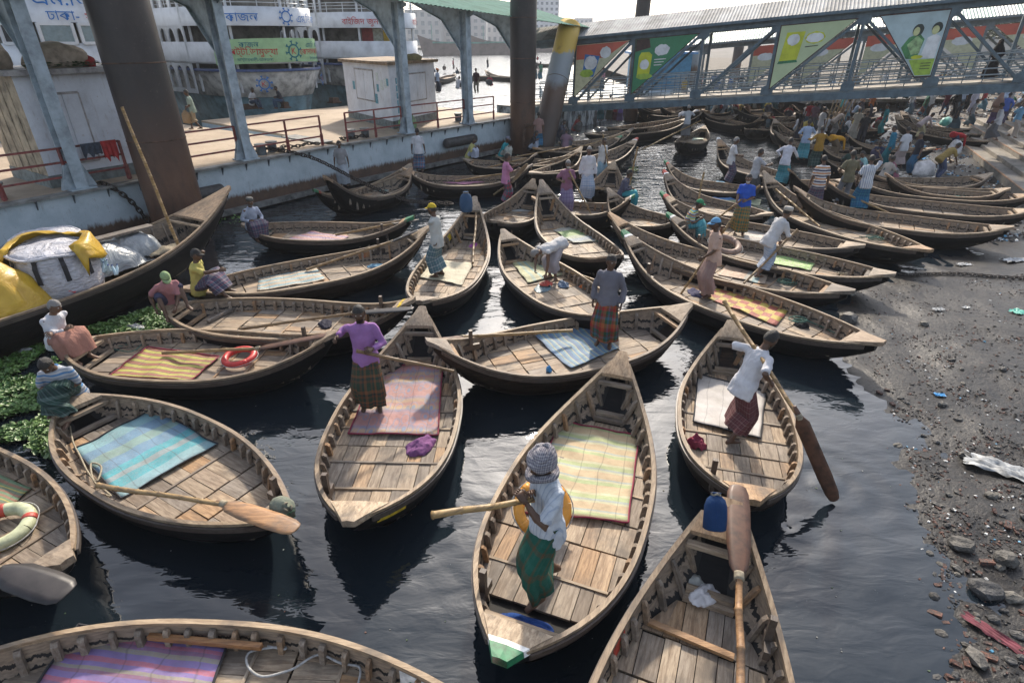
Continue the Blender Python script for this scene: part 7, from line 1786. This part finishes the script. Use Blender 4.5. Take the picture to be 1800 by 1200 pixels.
# ------------------------------------------------------------------ the people of the landing
cloth_mat('sh_stripe', None, 'stripe', ((.52,.56,.60), (.50,.54,.58), (.38,.43,.50), (.52,.56,.60)), 24, 0); cloth_mat('sh_white', (.60,.60,.62)); cloth_mat('sh_polo_stripe', None, 'stripe', ((.45,.47,.50), (.10,.24,.46), (.48,.50,.52), (.30,.33,.38)), 9, 2)
cloth_mat('sh_multi', None, 'stripe', ((.10,.12,.20), (.50,.50,.46), (.42,.44,.10), (.12,.30,.36), (.55,.28,.10)), 7, 2); cloth_mat('sh_orange_navy', None, 'stripe', ((.50,.24,.10), (.55,.55,.55), (.05,.05,.10), (.55,.54,.52)), 6, 2); cloth_mat('sh_darkcheck', None, 'check', ((.04,.05,.09), (.10,.10,.14), (.05,.05,.09), (.14,.14,.18)), 14)
cloth_mat('sh_yellowcheck', None, 'check', ((.34,.24,.08), (.10,.07,.03), (.40,.30,.10), (.14,.10,.04)), 16); cloth_mat('sh_whitestripe', None, 'stripe', ((.58,.60,.62), (.56,.58,.60), (.22,.28,.38)), 18, 0)
def lg(name, cols, sc=9): return cloth_mat(name, None, 'check', cols, sc, uvs=True)
lg('lg_purpleman', ((.035,.06,.04), (.20,.085,.04), (.03,.05,.045), (.13,.06,.035), (.035,.06,.04)), 5); lg('lg_green', ((.012,.085,.06), (.02,.10,.075), (.012,.085,.06), (.10,.06,.03), (.015,.09,.065)), 4); lg('lg_maroon', ((.10,.03,.035), (.13,.05,.05), (.08,.025,.03), (.20,.12,.11)), 12)
lg('lg_redgreen', ((.30,.03,.03), (.03,.09,.05), (.10,.04,.04), (.05,.12,.16), (.03,.08,.04), (.34,.10,.04)), 3); lg('lg_bluecheck', ((.46,.50,.55), (.20,.30,.45), (.50,.53,.57), (.30,.38,.50)), 9); lg('lg_orangegreen', ((.30,.15,.04), (.03,.13,.10), (.36,.20,.06), (.05,.12,.09)), 5)
lg('lg_tealcheck', ((.05,.12,.15), (.10,.18,.20), (.04,.09,.12), (.30,.34,.35)), 7); lg('lg_blue', ((.02,.10,.22), (.03,.14,.26), (.02,.08,.18), (.06,.22,.28)), 6); lg('lg_darkstripe', ((.05,.04,.09), (.16,.07,.10), (.05,.10,.14), (.05,.04,.08), (.20,.18,.20)), 6); lg('lg_multi', ((.08,.09,.10), (.40,.04,.06), (.08,.09,.10), (.04,.20,.24), (.30,.05,.12)), 3); lg('lg_violet', ((.24,.19,.32), (.18,.14,.26), (.30,.26,.36)), 8); lg('lg_teal', ((.05,.26,.30), (.08,.30,.34), (.04,.20,.26), (.16,.36,.38)), 7)
lg('lg_blackgreen', ((.02,.05,.04), (.03,.07,.06), (.015,.03,.03), (.10,.14,.13)), 7); lg('lg_pinkbrown', ((.30,.20,.17), (.28,.18,.16), (.32,.22,.19)), 4); lg('lg_bluewhite_navy', ((.04,.10,.20), (.16,.28,.36), (.30,.10,.08), (.05,.12,.22)), 6)
MA, PU = (.22,.10,.18), (.34,.17,.40)
DK, MD, LT = (.092,.050,.031), (.14,.08,.052), (.17,.10,.065)
def fl2(k, px, py): return P(px, py, BOATS[k].fl+.012)
# man in the purple shirt
L_ = fl2('purple', 655, 716); dq = pix(L_)[2]
person('man in purple shirt and dark plaid lungi holding a pale bamboo pole', L_, facing(.15,-1), 1.70, DK, PU, None, 'stand', sleeve='long', lowmat='lg_purpleman', beard='black', hands=[PY(654,622,L_.y-.28), PY(586,596,L_.y-.05)], world=True, head=(0,4), lean=2)
oar('pale bamboo pole in the hand of the man in the purple shirt', PY(627,617,L_.y-.30), P(797,652,.78), r=.026)
# man in the head wrap
L_ = fl2('cream', 962, 1034); dq = pix(L_)[2]
h1, h2 = PY(908,886,L_.y-.26), PY(934,880,L_.y-.10)
person('man in checked head wrap, striped shirt and green lungi stepping along the boat', L_, facing(-.85,-.45), 1.84, DK, (.5,.53,.56), None, 'stride', hat='turban', shirtmat='sh_stripe', lowmat='lg_green', hands=[h1, h2], world=True, feet=[(-.10,.13,.07), (.11,-.15,.08)], hem=.5, head=(15,4), lean=3, curl=1.25)
oar('bamboo oar held over the water by the man in the head wrap', PY(760,905,L_.y-.55), PY(948,877,L_.y-.06), r=.030)
# man in the white shirt
L_ = fl2('white', 1285, 768); dq = pix(L_)[2]
oa, ob = PY(1273,530,L_.y+1.05), P(1408,735,.30); oc_ = P(1468,880,-.02)
h1 = oa.lerp(ob, .42); h2 = oa.lerp(ob, .72)
person('man in white shirt and maroon checked lungi bracing a long oar', L_, facing(.85,.35), 1.68, DK, (.62,.62,.64), None, 'stride', beard='black', shirtmat='sh_white', lowmat='lg_maroon', hands=[PY(1316,600,L_.y+.35), PY(1356,682,L_.y-.25)], world=True, lean=20, feet=[(-.14,.12,.07), (.12,-.14,.07)], hem=.75, head=(0,18))
oar('long oar with dark brown blade dipped in the grey water at right', PY(1273,530,L_.y+.95), PY(1405,733,L_.y-.9), P(1468,880,.03), bmat='blade_brown', bw=.085, r=.028, face=(0,1,.1))
# man in the grey shirt
person('man in grey shirt and red-green striped lungi standing on the blue and yellow mat', fl2('greyman', 1062, 606), facing(-.35,-.9), 1.72, DK, (.17,.17,.20), None, 'stand', lowmat='lg_redgreen', hem=.70, head=(40,0), sleeve='long', hands=[(-.25,.06,.76), (.26,.02,.75)])
# man in the peach shirt
L_ = fl2('checker', 1243, 521); dq = pix(L_)[2]
person('man in peach shirt and blue cap poling from the chequered mat boat', L_, facing(-1,-.15), 1.70, DK, (.58,.40,.31), None, 'stand', hat='cap', hatcol=(.14,.34,.55), lowmat='lg_pinkbrown', hands=[PY(1232,458,L_.y-.1), PY(1275,398,L_.y+.15)], world=True, lean=5)
oar('long pole pushed by the man in the peach shirt', PY(1290,380,L_.y+.25), P(1186,533,.05), r=.026)
# man in white kurta
L_ = fl2('peach', 1338, 484); dq = pix(L_)[2]
person('man in white kurta, prayer cap and blue checked lungi leaning on a pole', L_, facing(.9,.3), 1.68, MD, (.52,.52,.52), None, 'stride', hat='prayer', hatcol=(.46,.43,.38), sleeve='long', lowmat='lg_bluecheck', lean=28, hands=[PY(1372,432,L_.y+.2), PY(1392,418,L_.y+.1)], world=True, hem=.72)
oar('pole under the man in the white kurta', PY(1401,404,L_.y+.05), P(1308,498,.35), r=.028)
# man in the blue shirt
L_ = fl2('pale4', 1298, 411); dq = pix(L_)[2]
person('bearded man in royal blue shirt and orange-green plaid lungi with a pole', L_, facing(-.45,-.9), 1.66, MD, (.03,.10,.48), None, 'stand', beard='white', hair='black', lowmat='lg_orangegreen', hands=[PY(1310,356,L_.y-.25), PY(1293,362,L_.y-.28)], world=True)
oar('pole held by the man in the royal blue shirt', PY(1336,326,L_.y-.1), P(1240,400,.45), r=.026)
p_ = P(1208,402,.62)
person('man in multicolour striped polo and green-red cap sitting on the floral boat tip', p_, facing(.9,-.35), 1.66, DK, None or (.4,.4,.4), None, 'squat', shirtmat='sh_multi', hat='cap', hatcol=(.05,.26,.12), lowmat='lg_teal', feet=[(-.10,.42,-.22), (.12,.36,-.20)], pelvis=(0,-.06,.08), hands=[(-.10,.34,.30), (.12,.34,.28)])
oar('upright bamboo pole with green foot beside the striped polo man', P(1220,388,.5), P(1220,388,.5)+Vector((.12,.15,1.35)), r=.03, cat='pole')
# bending man
person('man in white vest bending over his tea things', fl2('tank', 972, 492), facing(-.75,-.55), 1.62, MD, (.56,.55,.54), (.36,.33,.34), 'bend', sleeve='none', low='lungi', hem=.45, hair='grey', hands=[(-.20,.40,.14), (.12,.46,.28)])
# yellow cap
L_ = fl2('ycap', 772, 486)
person('man in yellow cap, white shirt and dark checked lungi', L_, facing(-.9,.35), 1.68, DK, (.48,.49,.46), None, 'stand', hat='cap', hatcol=(.55,.40,.03), lowmat='lg_tealcheck', hands=[P(744,396,.98), L_+Vector((.0,-.2,.78))], world=True, beard='black')
# seated boatmen at the left
person('grey bearded man in pale blue shirt sitting at the pink mat boat tip', P(444,400,.62), facing(.75,-.7), 1.60, MD, (.45,.50,.60), None, 'edge', hair='grey', beard='grey', lowmat='lg_darkstripe', sleeve='long', pelvis=(0,0,.12), feet=[(-.12,.36,-.22), (.10,.36,-.22)], hat='prayer', hatcol=(.12,.12,.11))
person('man in yellow polo and dark cap sitting on the pale blue mat boat', P(352,512,.60), facing(1,-.05), 1.66, DK, (.50,.44,.13), None, 'sit', hat='cap', hatcol=(.04,.04,.04), lowmat='lg_darkstripe', hands=[(-.36,.05,.75), (.05,.62,.48)], pelvis=(0,0,.12), feet=[(-.10,.52,.02), (.12,.62,-.06)], lean=8)
person('man in pink shirt and pale green cap sitting at the end of the tan boat', P(300,535,.60), facing(.65,-.75), 1.64, DK, (.40,.19,.20), (.05,.05,.09), 'sit', hat='cap', hatcol=(.26,.36,.18), low='shorts', hands=[(.02,.52,.05), (.32,.22,.0)], pelvis=(0,0,.10), feet=[(-.22,.40,.05), (.18,.46,-.05)], lean=28, head=(0,20))
person('grey haired man in white shirt sitting at the end of the striped mat boat', P(108,604,.60), facing(.95,-.35), 1.66, MD, (.52,.53,.55), (.34,.17,.13), 'squat', hair='grey', sleeve='long', shirtmat='sh_white', pelvis=(0,-.06,.10), feet=[(-.10,.44,-.18), (.12,.40,-.18)], hands=[(.28,.30,.34), (-.0,.36,.30)], lean=20, head=(20,10))
person('man in blue-white striped polo sitting cross legged looking at his hands', P(128,694,.62), facing(.30,-.95), 1.66, DK, (.4,.4,.4), None, 'sit', shirtmat='sh_polo_stripe', lowmat='lg_blackgreen', pelvis=(0,0,.10), feet=[(.16,.34,.00), (-.05,.48,-.12)], hands=[(-.02,.34,.26), (.10,.36,.26)], lean=24, head=(0,25), hem=.85)
# middle water
person('man in pink shirt with red-teal striped lungi holding an oar blade', fl2('pinkshirt', 889, 360), facing(.8,.2), 1.64, DK, (.52,.22,.36), None, 'stand', lowmat='lg_multi', hands=[(-.05,.45,1.25), (.12,.45,1.15)], hem=.9)
L_ = P(893,357,.3); oar('oar with pale blade in the hands of the man in the pink shirt', P(868,342,.4), P(903,318,1.1), P(926,288,1.75), bmat='rail_wood', bw=.10)
L_ = fl2('centre', 994, 377); dq = pix(L_)[2]
person('man in mauve shirt and violet lungi with a bamboo pole', L_, facing(.1,-1), 1.66, MD, (.28,.13,.20), None, 'stand', lowmat='lg_violet', hair='grey', beard='white', hands=[PY(1003,318,L_.y-.2), PY(987,322,L_.y-.25)], world=True, hem=.7)
oar('bamboo pole crossing the man in the mauve shirt', PY(1000,300,L_.y-.2), PY(1040,378,L_.y-.45), r=.026)
person('grey haired man in pale shirt and striped lungi standing behind the mauve shirt man', P(1030,352,.45), facing(.05,-1), 1.70, MD, (.54,.55,.64), None, 'stand', hair='grey', sleeve='long', lowmat='lg_bluecheck', shirtmat='sh_white')
L_ = P(1055,322,.32); dq = pix(L_)[2]
person('man in white shirt with raised pole in the boat pointing away', L_, facing(.45,-.8), 1.64, DK, (.54,.53,.51), (.22,.34,.40), 'stand', hands=[PY(1062,300,L_.y-.2), PY(1058,262,L_.y-.1)], world=True); oar('dark pole with green band raised by the man in the white shirt', PY(1060,236,L_.y-.05), P(1076,335,.1), r=.026)
person('man in dark checked shirt and teal lungi sitting on the green painted tip', P(1092,345,.72), facing(.95,-.1), 1.62, DK, (.1,.1,.1), (.05,.30,.34), 'edge', shirtmat='sh_darkcheck', sleeve='long'); oar('upright brown pole beside the man in the dark checked shirt', P(1103,342,.6), P(1103,342,.6)+Vector((.2,.1,1.5)), r=.03, cat='pole')
person('man in white shirt and blue plaid lungi seen from behind by the pontoon', P(738,303,.34), facing(-.05,1), 1.68, DK, (.58,.59,.62), None, 'stand', lowmat='lg_bluewhite_navy'); person('man in grey check shirt standing under the sagging chain', P(606,327,.34), facing(.15,-1), 1.60, DK, (.30,.30,.31), (.40,.44,.48), 'stand')
person('man in pale yellow shirt crouching at a boat end by the pontoon', P(828,281,.50), facing(.8,-.2), 1.62, DK, (.45,.42,.16), (.42,.46,.56), 'squat', sleeve='long', detail=False); person('man in teal shirt and grey cap sitting beside the rusty centre pile', P(886,279,.55), facing(.7,-.3), 1.62, DK, (.02,.24,.27), (.36,.38,.34), 'squat', hat='cap', hatcol=(.16,.17,.22), detail=False)
person('man in black shirt and pale jeans sitting left of the yellow pile', P(936,266,.45), facing(.8,-.2), 1.62, DK, (.02,.02,.025), (.36,.42,.52), 'squat', sleeve='long', low='trousers', detail=False); person('man in brown shirt and blue lungi standing by the yellow pile', P(946,262,.4), facing(-.1,.9), 1.66, DK, (.26,.16,.14), None, 'stand', lowmat='lg_blue', detail=False)
person('man in mauve shirt sitting right of the yellow pile', P(994,262,.45), facing(.2,.9), 1.60, DK, (.20,.13,.17), (.1,.1,.12), 'squat', detail=False); person('man in dark stripe shirt sitting behind the mauve shirt man by the pile', P(985,243,.45), facing(.8,-.2), 1.60, DK, (.06,.07,.10), (.1,.1,.12), 'squat', detail=False); person('man in red shirt sitting in the pile side row', P(1012,232,.5), facing(.7,-.5), 1.60, DK, (.22,.05,.05), (.1,.1,.1), 'squat', detail=False)
for px, py, sc_, lc, lab in ((1055,214,(.48,.48,.46),(.05,.14,.16),'man in cream shirt standing in a boat under the gangway'), (1070,214,(.36,.42,.50),(.10,.10,.08),'man in grey-blue shirt standing under the gangway'), (1080,214,(.28,.04,.05),(.10,.04,.05),'small figure in red under the gangway'), (1089,216,(.20,.13,.36),(.14,.1,.2),'small figure in violet under the gangway')):
    person(lab, P(px, py, .35), facing(.1,.9), 1.62 if 'small' not in lab else 1.35, DK, sc_, lc, 'stand', detail=False)
L_ = P(1204,244,.5); person('rower in pale grey shirt with his back to the camera', L_, facing(.1,1), 1.62, DK, (.42,.44,.46), (.15,.15,.15), 'stand', hair='grey', detail=False, hands=[(-.4,.25,1.0), (.4,.3,1.1)]); oar('long oar of the rower in the grey shirt', P(1130,262,.3), P(1232,212,1.35), r=.03)
person('man in white vest and purple striped lungi standing by the sunlit ripples', P(1278,323,.33), facing(.9,-.1), 1.66, DK, (.56,.56,.56), None, 'stand', hair='grey', lowmat='lg_darkstripe', hands=[(-.1,.36,.95), (.12,.36,1.0)], hem=.9); person('man in pale grey tee gripping a post', P(1318,350,.33), facing(.8,.1), 1.64, DK, (.40,.41,.43), (.10,.10,.10), 'stand', hands=[(-.05,.5,1.1), (.1,.52,1.15)])
person('man in white shirt and turquoise lungi reaching right with a basket', P(1371,326,.34), facing(.6,.7), 1.68, DK, (.55,.56,.62), None, 'stand', sleeve='long', lowmat='lg_teal', hands=[(-.25,.1,.95), (.30,.62,.85)], hem=.95, lean=12); person('man in pale blue shirt and teal plaid lungi seen from behind', P(1408,282,.36), facing(.4,.9), 1.70, DK, (.34,.42,.55), None, 'stand', sleeve='long', lowmat='lg_teal', hair='black', hands=[(-.22,.2,1.0), (.25,.45,1.1)], hem=.95)
person('man in mustard shirt and dark lungi with arms spread', P(1430,297,.36), facing(.2,.95), 1.66, DK, (.32,.18,.03), None, 'stand', sleeve='long', lowmat='lg_blackgreen', hands=[(-.45,.2,1.1), (.50,.3,1.05)], hem=.9); person('man in mustard yellow shirt bending over a boat', P(1462,275,.36), facing(.9,.2), 1.6, DK, (.52,.26,.02), (.16,.12,.08), 'bend', sleeve='long', detail=False)
person('man in orange, white and navy polo seen from behind', P(1428,371,.33), facing(.1,1), 1.68, DK, (.4,.4,.4), None, 'stand', shirtmat='sh_orange_navy', lowmat='lg_darkstripe', hem=.95); person('man in olive tee and grey trousers seen from behind', P(1478,360,.33), facing(.15,1), 1.70, DK, (.15,.14,.09), (.16,.18,.21), 'stand', low='trousers', hands=[(-.25,.2,.95), (.22,.35,1.0)]); person('man in white striped shirt and blue lungi raising his arm', P(1508,372,.33), facing(.25,1), 1.70, DK, (.5,.5,.5), None, 'stand', shirtmat='sh_whitestripe', lowmat='lg_blue', hands=[(-.26,.05,.78), (.25,.38,1.72)], hem=.9)
for px, py, y_, sc_, lc, ps, kw, lab in (
  (1556,292,0,(.03,.20,.30),(.02,.14,.16),'stand',{'sleeve':'long'},'man in teal blue kurta standing at the upper right boats'), (1578,296,0,(.55,.56,.58),(.40,.32,.30),'stand',{},'man in white shirt and pale check lungi at the upper right boats'), (1600,308,0,(.025,.03,.045),(.03,.10,.18),'stand',{},'man in navy polo and blue lungi at the upper right boats'),
  (1645,316,0,(.3,.2,.1),(.06,.08,.14),'stoop',{'shirtmat':'sh_yellowcheck','low':'trousers'},'man in yellow checked shirt stooping over white sacks'), (1541,285,0,(.03,.05,.10),(.05,.05,.09),'squat',{},'man in dark blue tank top seated beside the teal kurta man'), (1514,308,0,(.26,.46,.46),(.10,.10,.12),'squat',{},'man in mint green shirt crouching among the boats'),
  (1553,318,0,(.36,.33,.29),(.2,.2,.2),'squat',{},'man in pale shawl crouching among the boats'), (1564,318,0,(.25,.09,.13),(.05,.10,.12),'squat',{},'man in maroon tee crouching with his back to the camera'), (1490,300,0,(.03,.06,.05),(.05,.05,.05),'squat',{},'man in dark green shirt crouching behind the olive tee man'),
  (1400,250,0,(.03,.03,.035),(.04,.04,.05),'stand',{},'man in black clothes in the far crowd'), (1436,246,0,(.52,.53,.55),(.40,.42,.44),'stand',{},'man in white shirt gripping a dark pole in the far crowd'), (1425,232,0,(.17,.10,.12),(.1,.1,.1),'stand',{},'man in dusty purple shirt in the far crowd'), (1462,240,0,(.40,.34,.30),(.2,.2,.2),'stoop',{},'man in patterned shirt stooping in the far crowd'),
  (1498,246,0,(.48,.44,.37),(.46,.42,.36),'stand',{'hair':'grey'},'man in cream shawl standing in the far boats'), (1510,256,0,(.03,.03,.035),(.03,.03,.04),'stand',{'low':'trousers'},'man in black with backpack in the far boats'), (1474,208,0,(.10,.42,.44),(.22,.14,.10),'reach',{'sleeve':'long'},'man in turquoise sweater reaching up at the bamboo poles'), (1490,202,0,(.48,.48,.50),(.44,.44,.46),'reach',{},'man in white reaching up beside the turquoise sweater'),
  (1526,206,0,(.46,.14,.04),(.06,.06,.09),'walk',{'low':'trousers'},'man in orange tee in the far boats'), (1511,198,0,(.50,.28,.17),(.08,.08,.10),'walk',{},'man in peach tee in the far boats'), (1518,190,0,(.20,.40,.50),(.1,.1,.1),'stand',{},'man in sky blue tee in the far boats'), (1548,238,0,(.03,.22,.24),(.05,.22,.22),'stand',{},'man in teal lungi with a pole in the far boats'),
  (1612,246,0,(.50,.42,.42),(.52,.46,.28),'stoop',{'sleeve':'long'},'man in pale pink shirt and yellow-white lungi stooping by the beached boats'), (1672,268,1,(.40,.02,.03),(.04,.06,.13),'bend',{'sleeve':'long','low':'trousers'},'man in red jumper bending over a white bag on the bank'), (1595,202,1,(.52,.53,.54),(.10,.16,.20),'walk',{},'man in white tee walking on the rubbish bank'), (1618,204,1,(.22,.08,.06),(.22,.08,.06),'squat',{},'figure in brown crouching on the rubbish bank'),
  (1630,206,1,(.55,.55,.56),(.08,.06,.05),'load',{'low':'trousers'},'man in white carrying a black bundle on his head'), (1655,204,1,(.18,.05,.07),(.08,.08,.12),'load',{'low':'trousers'},'man in maroon carrying a white sack on his shoulder'), (1672,204,1,(.012,.012,.015),(.012,.012,.015),'walk',{'hat':'veil','hatcol':(.012,.012,.015),'sleeve':'long'},'figure in black robe bending forward on the bank'), (1692,196,1,(.012,.012,.015),(.012,.012,.015),'stand',{'hat':'veil','hatcol':(.012,.012,.015),'sleeve':'long'},'figure in black robe standing upright on the bank'),
  (1704,200,1,(.46,.46,.56),(.44,.44,.54),'stand',{'hat':'prayer','hatcol':(.5,.4,.45),'sleeve':'long'},'man in long pale robe and cap on the bank'), (1742,248,2,(.56,.56,.58),(.12,.12,.13),'walk',{'sleeve':'long'},'man in white shirt and dark check lungi on the steps'), (1776,242,2,(.16,.36,.58),(.42,.38,.34),'walk',{},'man in sky blue tee and pale lungi on the steps'), (1756,220,2,(.08,.14,.42),(.10,.08,.12),'walk',{'sleeve':'long'},'man in royal blue shirt on the steps'),
  (1740,222,2,(.28,.18,.14),(.10,.07,.14),'stand',{'hat':'veil','hatcol':(.30,.19,.15)},'woman in brown shawl on the steps'), (1764,206,2,(.48,.50,.54),(.2,.2,.2),'stand',{},'man in white shirt higher on the steps'), (1790,210,2,(.40,.34,.26),(.04,.06,.12),'walk',{},'man in tan shirt at the right edge of the steps'), (1785,192,2,(.40,.46,.54),(.2,.16,.12),'squat',{},'man in pale shirt sitting high on the steps')):
    z_ = .34 if y_ == 0 else None
    if y_ == 0: L_ = P(px, py, .34)
    else:
        L_ = P(px, py, .7 if y_ == 1 else 1.0)
        if y_ == 1:
            for _ in range(4): L_ = P(px, py, max(.05, bank_h(L_.x, L_.y)))
    rq = random.Random(px); person(lab, L_, facing(rq.uniform(-1, 1), rq.uniform(-1, 1)) if ps not in ('bend', 'stoop', 'reach') else facing(.9, .1) , 1.62, DK if px % 2 else MD, sc_, lc, ps, detail=False, hair=kw.pop('hair', 'black'), **kw)
bundle('sack', 'white sacks beside the man in the yellow checked shirt', P(1620,308,.4), (.42,.3,.38), MAT['sack_white'], 3, 'sack'); bundle('sack', 'white sack on the shoulder of the man in maroon', P(1660,204,.6)+Vector((0,0,1.75)), (.55,.3,.28), MAT['sack_white'], 5, 'sack'); bundle('sack', 'black and white bundle on the head of the man in white', P(1632,206,.6)+Vector((0,0,1.75)), (.5,.32,.22), MAT['cl_black'], 6, 'bundle'); bundle('sack', 'turquoise bundle in the boat by the steps', P(1662,220,.5), (.6,.3,.3), MAT['plastic_green'], 7, 'bundle'); bundle('sack', 'white bag held down by the man in the red jumper', P(1676,270,.5), (.28,.22,.4), MAT['sack_white'], 8, 'bag')
bundle('sack', 'white sack in the boat under the gangway', P(1205,208,.5), (.5,.3,.3), MAT['sack_white'], 9, 'sack'); bundle('sack', 'second white sack in the boat under the gangway', P(1222,206,.5), (.45,.3,.3), MAT['sack_white'], 10, 'sack')
# on the pontoon deck
def deckp(px, py): return P(px, py, DZ+.005)
person('man in pale green shirt carrying a cloth bag across the pontoon', deckp(347,228), facing(-.9,-.2), 1.62, DK, (.30,.38,.32), (.36,.28,.18), 'walk', hair='black', hem=.4, hands=[(-.05,.25,.85), (.15,.25,.90)]); bag('tan cloth bag in the hands of the man in pale green', deckp(343,228)+Vector((-.12,-.25,.30)), (.17,.14,.52), cm('cl_bagtan', (.34,.24,.14)), 5)
person('man in white tee and jeans sitting on the pontoon before the ferry bow', deckp(445,192)+Vector((0,0,.28)), facing(.7,-.2), 1.62, DK, (.54,.55,.56), (.05,.07,.11), 'edge', low='trousers', detail=False, feet=[(-.1,.5,-.22), (.1,.55,-.22)]); person('man in dark shirt and jeans sitting on a box before the ferry bow', deckp(497,190)+Vector((0,0,.32)), facing(-.7,-.5), 1.62, DK, (.05,.05,.06), (.06,.10,.17), 'edge', low='trousers', detail=False, sleeve='long')
for px, py, w_, lab in ((440,192,(.9,.3,.28),'low timber seat under the man in the white tee'), (502,190,(.35,.35,.32),'rusty box seat under the man in the dark shirt'), (588,181,(.5,.5,.3),'rusty mooring block beside the ferry bow')):
    b = MB(); b.box((0,0,w_[2]/2), w_, RZ, 0, .85); b.box((0,0,.03), (w_[0]*1.3, w_[1]*1.3, .06), RZ); tag(b.build('seat_block', MAT['rust'], None, False, deckp(px, py)), lab, 'block')
person('man in pale blue shirt and orange headscarf on the far pontoon edge', deckp(770,164), facing(.6,-.3), 1.62, DK, (.40,.46,.56), (.03,.035,.05), 'stand', hat='scarf', hatcol=(.60,.18,.05), detail=False); person('thin man in dark red shirt standing behind the fourth canopy post', deckp(838,165), facing(-.2,-.9), 1.66, DK, (.05,.02,.025), (.16,.14,.10), 'stand', low='trousers', detail=False)
person('figure in red sitting at the far pontoon edge', deckp(862,152), facing(-.4,-.8), 1.6, DK, (.34,.03,.06), (.1,.1,.1), 'squat', detail=False); person('figure in white sitting at the far pontoon edge', deckp(806,157), facing(.4,.8), 1.6, DK, (.5,.5,.52), (.1,.1,.1), 'squat', detail=False)
person('veiled figure in black walking on the near gangway', g0+ex*(S[6]-.55 if False else 0)+Vector((0,0,0)) if False else (g0.lerp(g1, on_line(g0, g1, 1752))+en*1.4+Vector((0,0,.02))), facing(-.6,-.2), 1.62, DK, (.012,.012,.014), (.012,.012,.014), 'walk', hat='veil', hatcol=(.012,.012,.014), sleeve='long', detail=False, hem=.95)
# passengers and loungers in the far boats, one by one
rc = random.Random(77); SHC = {'white': (.54,.55,.57), 'pale blue': (.34,.42,.54), 'grey': (.28,.28,.29), 'red': (.34,.04,.05), 'blue': (.06,.14,.36), 'dark': (.035,.035,.04), 'brown': (.20,.12,.09), 'green': (.08,.20,.13), 'yellow': (.48,.38,.10), 'pink': (.48,.24,.30)}
PROTO = {}
def far_person(px, py, z, col, pose, where):
    key = (pose, rc.randint(0, 2)); L_ = P(px, py, z) if isinstance(px, (int, float)) else px
    lab = 'person in %s shirt %s %s' % (col, {'stand': 'standing', 'squat': 'sitting', 'walk': 'walking'}[pose], where)
    if key not in PROTO:
        PROTO[key] = t = person(lab, L_, rc.uniform(0, 6.3), 1.62, DK, SHC[col], rc.choice([(.08,.12,.14), (.06,.06,.08), (.14,.10,.08), (.10,.20,.24)]), pose, detail=False, hem=.8+.1*key[1], group='crowd on the far bank and boats')
    else: COPIES.append((key, L_, rc.uniform(0, 6.3), lab, SHC[col], rc.choice([(.08,.12,.14), (.06,.06,.08), (.14,.10,.08), (.10,.20,.24)])))
COPIES = []
def bank_pt(px, py):
    q = P(px, py, .8)
    for _ in range(4): q = P(px, py, max(.05, bank_h(q.x, q.y)))
    return q
for k in range(40):
    px = rc.uniform(1240, 1545); py = rc.uniform(188, 238) if px > 1350 else rc.uniform(190, 205); far_person(px, py, .34, rc.choice(['white','white','white','pale blue','pale blue','grey','yellow','brown','red']), rc.choice(['stand','squat','squat']), 'in the boats under the gangway')
for k in range(34): far_person(rc.uniform(1410, 1790), rc.uniform(160, 176), 1.15, rc.choice(list(SHC)), rc.choice(['stand','walk','squat']), 'along the far concrete jetty')
for k in range(16): far_person(rc.uniform(1180, 1420), rc.uniform(160, 178), 1.15, rc.choice(list(SHC)), rc.choice(['stand','walk']), 'on the far shore beyond the gangway')
for k in range(9): far_person(bank_pt(rc.uniform(1560, 1795), rc.uniform(186, 232)), 0, 0, rc.choice(list(SHC)), rc.choice(['stand','walk','squat']), 'on the littered upper bank')
for k in range(8): far_person(rc.uniform(930, 1120), rc.uniform(140, 160), 1.45, rc.choice(list(SHC)), 'stand', 'on the far pontoon')
for k, (px, py) in enumerate(((797,122),(805,131),(812,131),(781,124),(857,120),(764,128),(1010,106),(945,106))): far_person(px, py, .35, rc.choice(['dark','blue','red','white']), 'squat' if k not in (0,4) else 'stand', 'in a boat on the bright river')
finish_remesh()
for key, L_, yw, lab, sc_, lc in COPIES:                       # far figures share the shapes of a few built ones
    src = PROTO[key]; t = src.copy(); COL.objects.link(t); t.location = L_; t.rotation_euler = (0, 0, yw); t['label'] = lab
    for ch in src.children:
        c = ch.copy(); COL.objects.link(c); c.parent = t
        if c.name.startswith('shirt'): c.color = (*sc_, 1)
        elif c.name.startswith('lungi'): c.color = (*lc, 1)
        for g in ch.children:
            d = g.copy(); COL.objects.link(d); d.parent = c
            d.color = (*sc_, 1)
